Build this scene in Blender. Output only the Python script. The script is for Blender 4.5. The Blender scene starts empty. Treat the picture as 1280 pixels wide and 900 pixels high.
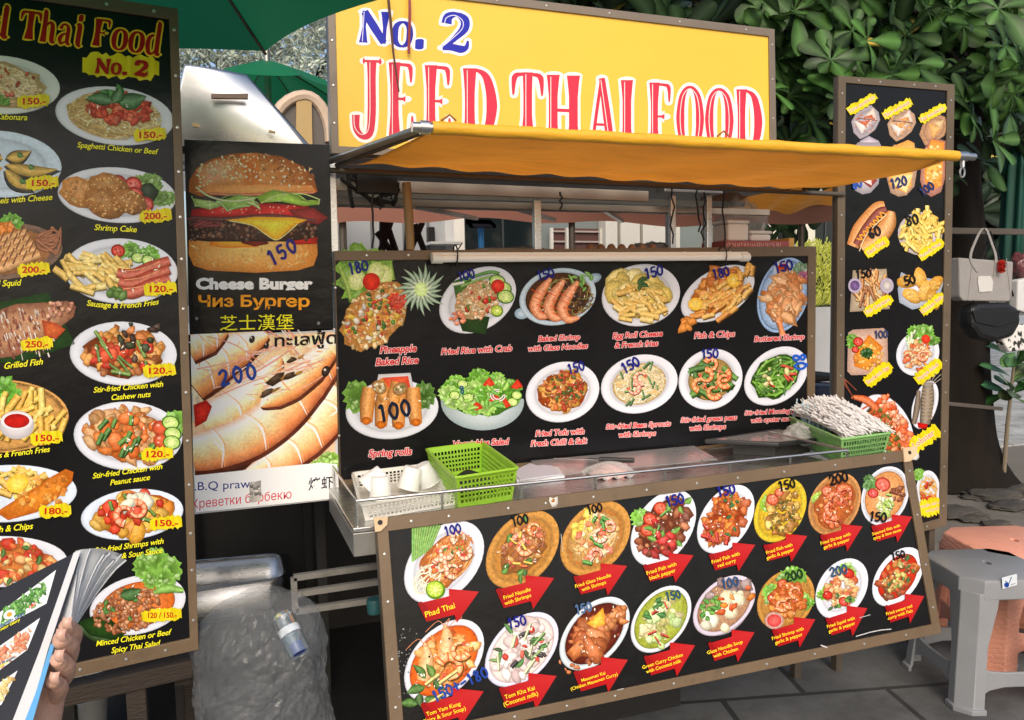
import bpy, bmesh, math, random
from mathutils import Vector, Matrix, noise
R = math.radians
sc = bpy.context.scene
col = sc.collection

# ---------------------------------------------------------------- camera
# World axes: X runs along the food cart's front, -Y points from the cart to the viewer, Z up.
YAW, PITCH, ROLL, FPX, EYE = R(20), R(4.5), R(-1.0), 1000.0, 1.45
fh = Vector((math.sin(YAW), math.cos(YAW), 0)); rt = Vector((math.cos(YAW), -math.sin(YAW), 0)); zz = Vector((0, 0, 1))
fw = fh * math.cos(PITCH) - zz * math.sin(PITCH); up = fh * math.sin(PITCH) + zz * math.cos(PITCH)
CR = rt * math.cos(ROLL) + up * math.sin(ROLL); CU = -rt * math.sin(ROLL) + up * math.cos(ROLL)
CAM = Vector((0, 0, EYE))
cam_d = bpy.data.cameras.new('camera'); cam = bpy.data.objects.new('camera', cam_d); col.objects.link(cam)
cam_d.sensor_width = 36; cam_d.sensor_fit = 'HORIZONTAL'; cam_d.lens = FPX / 1280 * 36
cam_d.clip_start = 0.02; cam_d.clip_end = 2000
m = Matrix.Identity(4)
for i in range(3):
    m[i][0] = CR[i]; m[i][1] = CU[i]; m[i][2] = -fw[i]; m[i][3] = CAM[i]
cam.matrix_world = m
sc.camera = cam
sc.render.resolution_x = 1024; sc.render.resolution_y = 720

# ---------------------------------------------------------------- daylight
SUN_EL, SUN_AZ = R(36), R(196)          # soft, high, from behind the viewer's left shoulder
w = bpy.data.worlds.new('World'); sc.world = w; w.use_nodes = True
nt = w.node_tree; bg = nt.nodes['Background']
sky = nt.nodes.new('ShaderNodeTexSky'); sky.sky_type = 'NISHITA'; sky.sun_disc = False
sky.sun_elevation = SUN_EL; sky.sun_rotation = SUN_AZ; sky.air_density = 1.0; sky.dust_density = 4.0; sky.ozone_density = 0.6
nt.links.new(sky.outputs['Color'], bg.inputs['Color']); bg.inputs['Strength'].default_value = 0.15
sd = bpy.data.lights.new('sun', 'SUN'); sun = bpy.data.objects.new('sun', sd); col.objects.link(sun)
sd.energy = .75; sd.angle = R(24); sd.color = (1, .95, .88)
sdir = Vector((math.sin(SUN_AZ) * math.cos(SUN_EL), math.cos(SUN_AZ) * math.cos(SUN_EL), math.sin(SUN_EL)))
sun.rotation_euler = sdir.to_track_quat('Z', 'Y').to_euler()
vs = sc.view_settings; vs.view_transform = 'Standard'; vs.look = 'None'; vs.gamma = 1; vs.use_curve_mapping = False
vs.exposure = 0.36

# ---------------------------------------------------------------- rays
def ray(px, py): return fw + CR * ((px - 640) / FPX) - CU * ((py - 450) / FPX)
def at(px, py, Y): d = ray(px, py); return CAM + d * (Y / d.y)
def atz(px, py, z): d = ray(px, py); return CAM + d * ((z - EYE) / d.z)
def atx(px, py, x): d = ray(px, py); return CAM + d * (x / d.x)
class Plane:
    def __init__(s, p, n): s.p = Vector(p); s.n = Vector(n).normalized()
    def P(s, px, py, off=0):
        d = ray(px, py); t = (s.p - CAM).dot(s.n) / d.dot(s.n)
        return CAM + d * t + s.n * off
def YP(Y): return Plane((0, Y, 0), (0, -1, 0))

# ---------------------------------------------------------------- materials
MATS = {}
def s2l(c):
    return tuple((x / 12.92 if x <= .04045 else ((x + .055) / 1.055) ** 2.4) for x in c)
def mat(name, rgb=(.5, .5, .5), rough=.5, metal=0, spec=.5, var=.0, vscale=8, bump=0, bscale=40, trans=0, alpha=1, coat=0, sub=0, dirt=0, dirtcol=(.05, .045, .04), stretch=None):
    """Principled surface with object-space noise for tone, grime and relief."""
    if name in MATS: return MATS[name]
    ma = bpy.data.materials.new(name); ma.use_nodes = True; MATS[name] = ma
    n = ma.node_tree.nodes; l = ma.node_tree.links; b = n['Principled BSDF']
    b.inputs['Base Color'].default_value = (*rgb, 1); b.inputs['Roughness'].default_value = rough
    b.inputs['Metallic'].default_value = metal; b.inputs['Specular IOR Level'].default_value = spec
    b.inputs['Transmission Weight'].default_value = trans; b.inputs['Alpha'].default_value = alpha
    b.inputs['Coat Weight'].default_value = coat
    tc = n.new('ShaderNodeTexCoord'); src = tc.outputs['Object']
    if stretch:
        mp = n.new('ShaderNodeMapping'); mp.inputs['Scale'].default_value = stretch; l.new(src, mp.inputs[0]); src = mp.outputs[0]
    cur = None
    if var:
        nz = n.new('ShaderNodeTexNoise'); nz.inputs['Scale'].default_value = vscale; nz.inputs['Detail'].default_value = 6; l.new(src, nz.inputs['Vector'])
        mx = n.new('ShaderNodeMix'); mx.data_type = 'RGBA'
        mx.inputs['A'].default_value = (*[max(0, c * (1 - var)) for c in rgb], 1); mx.inputs['B'].default_value = (*[min(1, c * (1 + var)) for c in rgb], 1)
        l.new(nz.outputs['Fac'], mx.inputs['Factor']); cur = mx.outputs['Result']
        rr = n.new('ShaderNodeMapRange'); rr.inputs['To Min'].default_value = max(0, rough - .12); rr.inputs['To Max'].default_value = min(1, rough + .12)
        l.new(nz.outputs['Fac'], rr.inputs['Value']); l.new(rr.outputs[0], b.inputs['Roughness'])
    if dirt:
        nz2 = n.new('ShaderNodeTexNoise'); nz2.inputs['Scale'].default_value = vscale * 1.7; nz2.inputs['Detail'].default_value = 8; nz2.inputs['Roughness'].default_value = .7; l.new(src, nz2.inputs['Vector'])
        cr = n.new('ShaderNodeMapRange'); cr.inputs['From Min'].default_value = .55; cr.inputs['From Max'].default_value = .75; cr.inputs['To Max'].default_value = dirt; l.new(nz2.outputs['Fac'], cr.inputs['Value'])
        m2 = n.new('ShaderNodeMix'); m2.data_type = 'RGBA'; m2.inputs['A'].default_value = (*rgb, 1); m2.inputs['B'].default_value = (*dirtcol, 1)
        if cur: l.new(cur, m2.inputs['A'])
        l.new(cr.outputs[0], m2.inputs['Factor']); cur = m2.outputs['Result']
    if cur: l.new(cur, b.inputs['Base Color'])
    if bump:
        bz = n.new('ShaderNodeTexNoise'); bz.inputs['Scale'].default_value = bscale; bz.inputs['Detail'].default_value = 5; l.new(src, bz.inputs['Vector'])
        bp = n.new('ShaderNodeBump'); bp.inputs['Strength'].default_value = bump; bp.inputs['Distance'].default_value = .01
        l.new(bz.outputs['Fac'], bp.inputs['Height']); l.new(bp.outputs[0], b.inputs['Normal'])
    return ma
def print_mat(name, rough=.3, spec=.18, bump=.25, food=False):
    """Ink on laminated vinyl: the colour comes from the printed mesh's own ink attribute."""
    if name in MATS: return MATS[name]
    ma = mat(name, (.5, .5, .5), rough, spec=spec, bump=bump, bscale=9)
    n = ma.node_tree.nodes; a = n.new('ShaderNodeAttribute'); a.attribute_name = 'ink'
    l = ma.node_tree.links; out = a.outputs['Color']
    if food:                                                  # photographic grain of the printed food: fine mottling where the ink is coloured
        tc = [x for x in n if x.type == 'TEX_COORD'][0]
        hs = n.new('ShaderNodeSeparateColor'); hs.mode = 'HSV'; l.new(out, hs.inputs[0])
        nz = n.new('ShaderNodeTexNoise'); nz.inputs['Scale'].default_value = 130; nz.inputs['Detail'].default_value = 4; nz.inputs['Roughness'].default_value = .65; l.new(tc.outputs['Object'], nz.inputs['Vector'])
        mr = n.new('ShaderNodeMapRange'); mr.inputs['From Min'].default_value = .32; mr.inputs['From Max'].default_value = .68; mr.inputs['To Min'].default_value = .42; mr.inputs['To Max'].default_value = 1.6; l.new(nz.outputs['Fac'], mr.inputs['Value'])
        mp = n.new('ShaderNodeMapRange'); mp.inputs['From Min'].default_value = .1; mp.inputs['From Max'].default_value = .6; mp.inputs['To Max'].default_value = food; l.new(hs.outputs[1], mp.inputs['Value'])
        mx = n.new('ShaderNodeMix'); mx.data_type = 'RGBA'; mx.blend_type = 'MULTIPLY'; mx.clamp_result = False; l.new(mp.outputs[0], mx.inputs['Factor']); l.new(out, mx.inputs['A']); l.new(mr.outputs[0], mx.inputs['B']); out = mx.outputs['Result']
    l.new(out, n['Principled BSDF'].inputs['Base Color'])
    return ma
def leaf_mat(name, rough=.45, tl=.25):
    """Leaf tissue: colour from the mesh attribute, light passing through the blade."""
    if name in MATS: return MATS[name]
    ma = print_mat(name, rough, .2, 0); n = ma.node_tree.nodes; l = ma.node_tree.links
    a = [x for x in n if x.type == 'ATTRIBUTE'][0]
    t = n.new('ShaderNodeBsdfTranslucent'); mx = n.new('ShaderNodeMixShader'); mx.inputs[0].default_value = tl
    l.new(a.outputs['Color'], t.inputs['Color']); l.new(n['Principled BSDF'].outputs[0], mx.inputs[1]); l.new(t.outputs[0], mx.inputs[2])
    l.new(mx.outputs[0], n['Material Output'].inputs['Surface'])
    return ma
def sheet_mat(name, rgb, rough=.4, tl=.4, var=.2, vscale=5, bump=.2, bscale=12, stretch=None, dirt=0, dirtcol=(.05, .04, .03)):
    """Fabric or tarpaulin that lets some light through."""
    if name in MATS: return MATS[name]
    ma = mat(name, rgb, rough, var=var, vscale=vscale, bump=bump, bscale=bscale, stretch=stretch, dirt=dirt, dirtcol=dirtcol); n = ma.node_tree.nodes; l = ma.node_tree.links
    t = n.new('ShaderNodeBsdfTranslucent'); mx = n.new('ShaderNodeMixShader'); mx.inputs[0].default_value = tl
    bc = n['Principled BSDF'].inputs['Base Color']
    if bc.links: l.new(bc.links[0].from_socket, t.inputs['Color'])
    else: t.inputs['Color'].default_value = (*rgb, 1)
    l.new(n['Principled BSDF'].outputs[0], mx.inputs[1]); l.new(t.outputs[0], mx.inputs[2]); l.new(mx.outputs[0], n['Material Output'].inputs['Surface'])
    return ma
def film_mat(name, rgb=(.9, .92, .95), clear=.6, rough=.15, bump=.3, bscale=10):
    """Thin clear plastic film."""
    if name in MATS: return MATS[name]
    ma = mat(name, rgb, rough, bump=bump, bscale=bscale); n = ma.node_tree.nodes; l = ma.node_tree.links
    t = n.new('ShaderNodeBsdfTransparent'); mx = n.new('ShaderNodeMixShader'); mx.inputs[0].default_value = clear
    l.new(n['Principled BSDF'].outputs[0], mx.inputs[1]); l.new(t.outputs[0], mx.inputs[2]); l.new(mx.outputs[0], n['Material Output'].inputs['Surface'])
    return ma

# ---------------------------------------------------------------- scene objects
def thing(name, label, cat, loc=(0, 0, 0), group=None):
    o = bpy.data.objects.new(name, None); col.objects.link(o); o.location = loc; o.empty_display_size = .05
    o['label'] = label; o['category'] = cat
    if group: o['group'] = group
    return o
def origin(o):
    v = Vector((0, 0, 0))
    while o: v += o.location; o = o.parent
    return v
class MB:
    """Collects shapes in world space; build() links them as one mesh object."""
    def __init__(s): s.v = []; s.f = []; s.c = None; s.mi = []; s.cm = 0
    def add(s, vs, fs, c=None):
        b = len(s.v); s.v += [tuple(x) for x in vs]; s.f += [tuple(i + b for i in f) for f in fs]; s.mi += [s.cm] * len(fs)
        if c is not None:
            if s.c is None: s.c = []
            s.c += (c if isinstance(c, list) else [c] * len(vs))
        return s
    def prism(s, front, depth):
        """front: polygon of 3D points, depth: vector to its back face."""
        n = len(front); d = Vector(depth); fr = [Vector(p) for p in front]
        fs = [tuple(range(n)), tuple(range(2 * n - 1, n - 1, -1))] + [(i, i + n, (i + 1) % n + n, (i + 1) % n) for i in range(n)]
        return s.add(fr + [p + d for p in fr], fs)
    def box(s, a, b):
        x0, y0, z0 = a; x1, y1, z1 = b
        return s.prism([(x0, y0, z0), (x1, y0, z0), (x1, y0, z1), (x0, y0, z1)], (0, y1 - y0, 0))
    def beam(s, p, q, w, h, upv=(0, 0, 1)):
        p, q = Vector(p), Vector(q); d = (q - p).normalized(); u = Vector(upv)
        if abs(d.dot(u)) > .95: u = Vector((0, 1, 0))
        sd_ = d.cross(u).normalized(); u = sd_.cross(d)
        return s.prism([p + sd_ * (a * w / 2) + u * (b * h / 2) for a, b in ((-1, -1), (1, -1), (1, 1), (-1, 1))], q - p)
    def tube(s, pts, r, n=10, cap=True, closed=False):
        pts = [Vector(p) for p in pts]; N = len(pts); rs = r if isinstance(r, (list, tuple)) else [r] * N
        vs, fs = [], []; prev = None
        for i, p in enumerate(pts):
            a = pts[(i - 1) % N] if (i or closed) else p; c = pts[(i + 1) % N] if (i < N - 1 or closed) else p
            d = (c - a).normalized()
            if prev is None:
                u = Vector((0, 0, 1)) if abs(d.z) < .9 else Vector((1, 0, 0)); u = (u - d * u.dot(d)).normalized()
            else: u = (prev - d * prev.dot(d)).normalized()
            prev = u; v = d.cross(u)
            vs += [p + (u * math.cos(2 * math.pi * k / n) + v * math.sin(2 * math.pi * k / n)) * rs[i] for k in range(n)]
        for i in range(N if closed else N - 1):
            for k in range(n):
                j = (i + 1) % N
                fs.append((i * n + k, i * n + (k + 1) % n, j * n + (k + 1) % n, j * n + k))
        if cap and not closed: fs += [tuple(range(n - 1, -1, -1)), tuple(range((N - 1) * n, N * n))]
        return s.add(vs, fs)
    def lathe(s, prof, c=(0, 0, 0), n=24, M=None):
        vs = []; fs = []
        for r, z in prof:
            for k in range(n):
                a = 2 * math.pi * k / n; p = Vector((r * math.cos(a), r * math.sin(a), z))
                vs.append((M @ p if M else p) + Vector(c))
        for i in range(len(prof) - 1):
            for k in range(n): fs.append((i * n + k, i * n + (k + 1) % n, (i + 1) * n + (k + 1) % n, (i + 1) * n + k))
        return s.add(vs, fs)
    def grid(s, fn, nu, nv, c=None):
        vs = [fn(i / nu, j / nv) for j in range(nv + 1) for i in range(nu + 1)]
        fs = [(j * (nu + 1) + i, j * (nu + 1) + i + 1, (j + 1) * (nu + 1) + i + 1, (j + 1) * (nu + 1) + i) for j in range(nv) for i in range(nu)]
        return s.add(vs, fs, c)
    def build(s, name, ma, parent=None, smooth=False, bevel=0, fix=True, solid=0, sub=0, **props):
        me = bpy.data.meshes.new(name); o = bpy.data.objects.new(name, me); col.objects.link(o)
        if parent is None and s.v:
            lo = [min(v[i] for v in s.v) for i in range(3)]; hi = [max(v[i] for v in s.v) for i in range(3)]
            og = Vector(((lo[0] + hi[0]) / 2, (lo[1] + hi[1]) / 2, lo[2])); o.location = og
        else: og = origin(parent); o.parent = parent
        me.from_pydata([(v[0] - og.x, v[1] - og.y, v[2] - og.z) for v in s.v], [], s.f)
        for mm in (ma if isinstance(ma, (list, tuple)) else [ma]): me.materials.append(mm)
        if any(s.mi): me.polygons.foreach_set('material_index', s.mi)
        if s.c is not None:
            at_ = me.attributes.new('ink', 'FLOAT_COLOR', 'POINT')
            at_.data.foreach_set('color', [x for c in s.c for x in (*c, 1)])
        if fix:
            bm = bmesh.new(); bm.from_mesh(me); bmesh.ops.recalc_face_normals(bm, faces=bm.faces); bm.to_mesh(me); bm.free()
        if smooth:
            me.shade_smooth()
            if smooth != 2: me.set_sharp_from_angle(angle=R(40))
        if solid:
            md = o.modifiers.new('thickness', 'SOLIDIFY'); md.thickness = solid; md.offset = 0
        if bevel:
            md = o.modifiers.new('rounding', 'BEVEL'); md.width = bevel; md.segments = 2; md.limit_method = 'ANGLE'; md.angle_limit = R(35)
        if sub:
            md = o.modifiers.new('smooth', 'SUBSURF'); md.levels = sub; md.render_levels = sub
        me.update()
        for k, v in props.items(): o[k] = v
        return o
def tag(o, label, cat, group=None, kind=None):
    o['label'] = label; o['category'] = cat
    if group: o['group'] = group
    if kind: o['kind'] = kind
    return o
def structure(o, label=None):
    o['kind'] = 'structure'
    return o
def share(src, name, parent, loc):
    """A further copy of a small part, sharing its mesh."""
    o = src.copy(); col.objects.link(o); o.parent = parent; o.location = loc; o.name = name
    return o
# ---------------------------------------------------------------- printing: inks laid as thin flat shapes on a board
def mixc(a, b, t): return tuple(x + (y - x) * t for x, y in zip(a, b))
def lit(c, k): return mixc(c, (1, 1, 1), k) if k > 0 else tuple(x * (1 + k) for x in c)
_TG = {}
def text_geom(body, bold=0, shear=0, space=1.0):
    key = (body, bold, shear, space)
    if key in _TG: return _TG[key]
    cu = bpy.data.curves.new('lettering', 'FONT'); cu.body = body; cu.size = 1; cu.offset = bold; cu.shear = shear; cu.align_x = 'CENTER'
    cu.space_character = space; cu.resolution_u = 3
    o = bpy.data.objects.new('lettering', cu); col.objects.link(o)
    dg = bpy.context.evaluated_depsgraph_get(); dg.update(); me = bpy.data.meshes.new_from_object(o.evaluated_get(dg))
    V_ = [(v.co.x, v.co.y) for v in me.vertices]; F_ = [tuple(p.vertices) for p in me.polygons]; pa = list(range(len(V_)))
    def fd(i):
        while pa[i] != i: pa[i] = pa[pa[i]]; i = pa[i]
        return i
    for f in F_:
        for i in f[1:]: pa[fd(i)] = fd(f[0])
    lft = {}
    for i in range(len(V_)): lft[fd(i)] = min(lft.get(fd(i), 9e9), V_[i][0])
    rk = {r: k for k, r in enumerate(sorted(lft, key=lft.get))}
    res = (V_, F_, [.3 * (rk[fd(i)] % 3) for i in range(len(V_))])      # neighbours that touch lie at slightly different heights
    bpy.data.objects.remove(o); bpy.data.curves.remove(cu); bpy.data.meshes.remove(me)
    _TG[key] = res
    return res
class Ink:
    """2-D shapes in picture-plane units, later laid on the board's own plane, each a hair above the one before."""
    def __init__(s, rng=0): s.v = []; s.f = []; s.c = []; s.l = []; s.n = 0; s.r = random.Random(rng)
    def mesh(s, pts, faces, cols, lay=None):
        b = len(s.v); s.v += pts; s.f += [tuple(i + b for i in f) for f in faces]
        s.c += cols if isinstance(cols, list) else [cols] * len(pts)
        s.l += [s.n + q for q in lay] if lay else [s.n] * len(pts); s.n += 1
    def poly(s, pts, c): s.mesh(list(pts), [tuple(range(len(pts)))], c)
    def fan(s, pts, c0, c1, ctr=None):
        n = len(pts); cx = sum(p[0] for p in pts) / n; cy = sum(p[1] for p in pts) / n
        if ctr: cx, cy = ctr
        mid = [(cx + (x - cx) * .62, cy + (y - cy) * .62) for x, y in pts]
        s.mesh([(cx, cy)] + mid + list(pts), [(0, 1 + i, 1 + (i + 1) % n) for i in range(n)] + [(1 + i, 1 + n + i, 1 + n + (i + 1) % n, 1 + (i + 1) % n) for i in range(n)],
               [c0] + [mixc(c0, c1, .45)] * n + [c1] * n)
    def rings(s, fn, stops, n=40):
        """concentric rings: stops = [(radius, colour), ...] from the outside in; fn maps the unit disc."""
        vs = []; cs = []; fs = []
        for k, (r, c) in enumerate(stops):
            vs += [fn(r * math.cos(2 * math.pi * i / n), r * math.sin(2 * math.pi * i / n)) for i in range(n)]
            cs += [c if not callable(c) else c(2 * math.pi * i / n) for i in range(n)]
            if k: fs += [((k - 1) * n + i, (k - 1) * n + (i + 1) % n, k * n + (i + 1) % n, k * n + i) for i in range(n)]
        fs.append(tuple(range((len(stops) - 1) * n, len(stops) * n)))
        s.mesh(vs, fs, cs)
    def ell(s, x, y, rx, ry, rot=0, c0=(1, 1, 1), c1=None, n=20):
        a = R(rot); ca, sa = math.cos(a), math.sin(a)
        s.fan([(x + rx * math.cos(t) * ca - ry * math.sin(t) * sa, y + rx * math.cos(t) * sa + ry * math.sin(t) * ca) for t in [2 * math.pi * i / n for i in range(n)]], c0, c1 or c0)
    def blob(s, x, y, r, c, el=1.0, rot=None, n=9, jit=.24, hi=.2, lo=.4, ec=None):
        rg = s.r; lo *= .8; a = rg.uniform(0, math.pi) if rot is None else R(rot); ca, sa = math.cos(a), math.sin(a); pts = []
        for i in range(n):
            t = 2 * math.pi * i / n; q = r * (1 + rg.uniform(-jit, jit)); X, Y = q * el * math.cos(t), q / el * math.sin(t)
            pts.append((x + X * ca - Y * sa, y + X * sa + Y * ca))
        k = rg.uniform(-.2, .15); c = lit(c, k)
        edge = [lit(c, -lo * (.55 + .45 * max(-1, min(1, ((px - x) * .5 + (py - y) * .9) / (r + .01))))) for px, py in pts]
        if ec: edge = [mixc(e, ec, .72) for e in edge]
        mid = [(x - r * .15 + (px - x) * .55, y - r * .2 + (py - y) * .55) for px, py in pts]
        s.mesh([(x - r * .2, y - r * .25)] + mid + pts, [(0, 1 + i, 1 + (i + 1) % n) for i in range(n)] + [(1 + i, 1 + n + i, 1 + n + (i + 1) % n, 1 + (i + 1) % n) for i in range(n)],
               [lit(c, hi)] + [lit(c, hi * .35)] * n + edge)
    def stroke(s, pts, wd, c, hi=.2, lo=.4, smooth=0, flat=False, c2=None):
        if smooth: pts = catmull(pts, smooth)
        n = len(pts); ws = wd if isinstance(wd, list) else [wd] * n
        if len(ws) != n: ws = [ws[min(len(ws) - 1, int(i / (n - 1) * (len(ws) - 1)))] + (ws[min(len(ws) - 1, int(i / (n - 1) * (len(ws) - 1)) + 1)] - ws[min(len(ws) - 1, int(i / (n - 1) * (len(ws) - 1)))]) * ((i / (n - 1) * (len(ws) - 1)) % 1) for i in range(n)]
        vs = []; cs = []; fs = []; loop = n > 3 and abs(pts[0][0] - pts[-1][0]) + abs(pts[0][1] - pts[-1][1]) < 1e-6
        for i, (x, y) in enumerate(pts):
            ax, ay = pts[max(0, i - 1) if not loop else (i - 1) % (n - 1)]; bx, by = pts[min(n - 1, i + 1) if not loop else (i % (n - 1) + 1)]; dx, dy = bx - ax, by - ay; L = math.hypot(dx, dy) or 1; nx, ny = -dy / L * ws[i] / 2, dx / L * ws[i] / 2
            vs += [(x - nx, y - ny), (x, y), (x + nx, y + ny)]
            cc = mixc(c, c2, i / (n - 1)) if c2 else c
            cs += [cc] * 3 if flat else [lit(cc, -lo * .5), lit(cc, hi), lit(cc, -lo)]
            if i: b = 3 * i; fs += [(b - 3, b - 2, b + 1, b), (b - 2, b - 1, b + 2, b + 1)]
        s.mesh(vs, fs, cs, [.85 * (i // 3) / n for i in range(3 * n)] )
    def body5(s, pts, wd, cols, smooth=6):
        """round body lit from above: cols run from its upper edge to its lower edge"""
        pts = catmull(pts, smooth); n = len(pts); m_ = len(cols); W = lambda t: wd[min(len(wd) - 2, int(t * (len(wd) - 1)))] * (1 - (t * (len(wd) - 1) - min(len(wd) - 2, int(t * (len(wd) - 1))))) + wd[min(len(wd) - 2, int(t * (len(wd) - 1))) + 1] * (t * (len(wd) - 1) - min(len(wd) - 2, int(t * (len(wd) - 1))))
        vs = []; cs = []; fs = []; lay = []
        for i, (x, y) in enumerate(pts):
            (ax, ay), (bx, by) = pts[max(0, i - 1)], pts[min(n - 1, i + 1)]; L = math.hypot(bx - ax, by - ay) or 1; nx, ny = -(by - ay) / L, (bx - ax) / L
            if ny < 0: nx, ny = -nx, -ny
            w = W(i / (n - 1)); j_ = s.r.uniform(-.06, .06)
            for q in range(m_): u = (q / (m_ - 1) - .5) * w; vs.append((x + nx * u, y + ny * u)); cs.append(lit(cols[q], j_)); lay.append(.8 * i / n)
            if i: b = i * m_; fs += [(b - m_ + q, b - m_ + q + 1, b + q + 1, b + q) for q in range(m_ - 1)]
        s.mesh(vs, fs, cs, lay); return pts, W
    def pen(s, pts, wd, c):
        """round-ended flat line"""
        s.stroke(pts, wd, c, flat=True)
        for x, y in (pts[0], pts[-1]): s.ell(x, y, wd / 2, wd / 2, 0, c, n=10)
    def leaf(s, x, y, L, W, ang, c, vein=.25):
        a = R(ang); ca, sa = math.cos(a), math.sin(a); A = []; B = []; M = []
        for i in range(8):
            t = i / 7; w = W * math.sin(math.pi * t ** .8) / 2; bend = L * .08 * math.sin(t * 3)
            for S, sg in ((A, 1), (M, 0), (B, -1)):
                X, Y = L * t, w * sg + bend; S.append((x + X * ca - Y * sa, y + X * sa + Y * ca))
        vs = A + M + B; fs = []
        for i in range(7): fs += [(i, i + 1, 9 + i, 8 + i), (8 + i, 9 + i, 17 + i, 16 + i)]
        s.mesh(vs, fs, [lit(c, -.25)] * 8 + [lit(c, vein)] * 8 + [lit(c, -.45)] * 8)
    def frill(s, x, y, r, c=(.45, .72, .2), n=10, sq=.8):
        """a curly lettuce leaf"""
        rg = s.r; N = 26
        pts = [(x + r * (1 + .18 * math.sin(i * 2.7 + rg.random()) + rg.uniform(-.08, .08)) * math.cos(2 * math.pi * i / N), y + sq * r * (1 + .18 * math.sin(i * 2.7) + rg.uniform(-.08, .08)) * math.sin(2 * math.pi * i / N)) for i in range(N)]
        s.fan(pts, lit(c, -.35), lit(c, .1))
        for k in range(n):
            a = rg.uniform(0, 6.28); q = r * rg.uniform(.3, .85)
            s.blob(x + q * math.cos(a), y + sq * q * math.sin(a), r * rg.uniform(.2, .36), lit(c, rg.uniform(-.2, .3)), el=1.35, jit=.35, hi=.3, lo=.5, ec=lit(c, -.3))
    def specks(s, fn, n, cols, r0, r1, k=.8, hi=.2, lo=.3):
        for _ in range(n):
            q = math.sqrt(s.r.random()) * k; a = s.r.uniform(0, 6.28); x, y = fn(q * math.cos(a), q * math.sin(a))
            s.blob(x, y, s.r.uniform(r0, r1), s.r.choice(cols), el=s.r.uniform(1, 1.5), n=6, hi=hi, lo=lo)
    def text(s, body, x, y, size, c, bold=0, shear=0, rot=0, upright=True, arch=0, halo=None, hw=.06, width=None, space=1.0):
        vs, fs, ly = text_geom(body, bold, shear, space)
        if not vs: return
        wx = max(v[0] for v in vs) - min(v[0] for v in vs); sx = size if not width else width / wx
        t = math.tan(R(rot)); ca, sa = math.cos(R(rot)), math.sin(R(rot))
        def T(vx, vy):
            X, Y = vx * sx, vy * size; ar = arch * ((2 * vx / wx) ** 2) if arch else 0
            if upright: return (x + X, y - Y + X * t - ar)
            return (x + X * ca + Y * sa, y + X * sa - Y * ca - ar)
        if halo is not None:
            hv, hf, hl = text_geom(body, bold + hw, shear, space); s.mesh([T(*v) for v in hv], hf, halo, hl)
        s.mesh([T(*v) for v in vs], fs, c, ly)
    def clip(s, quad):
        """trim everything to a convex outline"""
        cx = sum(p[0] for p in quad) / len(quad); cy = sum(p[1] for p in quad) / len(quad); E_ = []
        for a, b in zip(quad, quad[1:] + quad[:1]):
            nx, ny = b[1] - a[1], a[0] - b[0]; sg = 1 if (cx - a[0]) * nx + (cy - a[1]) * ny > 0 else -1; E_.append((a, nx * sg, ny * sg))
        inside = [all((x - a[0]) * nx + (y - a[1]) * ny >= 0 for a, nx, ny in E_) for x, y in s.v]; F2 = []
        for f in s.f:
            if all(inside[i] for i in f): F2.append(f); continue
            P = [(*s.v[i], s.c[i], s.l[i]) for i in f]
            for a, nx, ny in E_:
                Q_ = []
                for p, q in zip(P, P[1:] + P[:1]):
                    dp, dq = (p[0] - a[0]) * nx + (p[1] - a[1]) * ny, (q[0] - a[0]) * nx + (q[1] - a[1]) * ny
                    if dp >= 0: Q_.append(p)
                    if (dp >= 0) != (dq >= 0): t = dp / (dp - dq); Q_.append((p[0] + (q[0] - p[0]) * t, p[1] + (q[1] - p[1]) * t, mixc(p[2], q[2], t), p[3] + (q[3] - p[3]) * t))
                P = Q_
                if len(P) < 3: break
            if len(P) >= 3:
                b = len(s.v); F2.append(tuple(range(b, b + len(P))))
                for p in P: s.v.append((p[0], p[1])); s.c.append(p[2]); s.l.append(p[3])
        used = sorted({i for f in F2 for i in f}); mp = {o: k for k, o in enumerate(used)}
        s.v = [s.v[i] for i in used]; s.c = [s.c[i] for i in used]; s.l = [s.l[i] for i in used]; s.f = [tuple(mp[i] for i in f) for f in F2]
        return s
    def build(s, name, plane, parent, off=.0006, ma=None, depth=.0028, **props):
        step = min(2e-5, depth / max(1, s.n)); mb = MB()
        mb.v = [tuple(plane.P(x, y, off + l * step)) for (x, y), l in zip(s.v, s.l)]; mb.f = s.f; mb.mi = [0] * len(s.f)
        mb.c = [s2l(tuple(max(0, min(1, k + (k - (c[0] + c[1] + c[2]) / 3) * .05)) for k in c)) for c in s.c]
        return mb.build(name, ma or print_mat('printed_vinyl'), parent, fix=False, **props)
def catmull(p, k=4):
    out = []; n = len(p)
    lp = n > 3 and p[0] == p[-1]
    for i in range(n - 1):
        a, b, c, d = p[max(0, i - 1) if not (lp and i == 0) else n - 2], p[i], p[i + 1], p[min(n - 1, i + 2) if not (lp and i == n - 2) else 1]
        for j in range(k):
            t = j / k
            out.append(tuple(.5 * (2 * b[q] + (c[q] - a[q]) * t + (2 * a[q] - 5 * b[q] + 4 * c[q] - d[q]) * t * t + (3 * b[q] - a[q] - 3 * c[q] + d[q]) * t ** 3) for q in (0, 1)))
    return out + [tuple(p[-1])]
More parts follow.
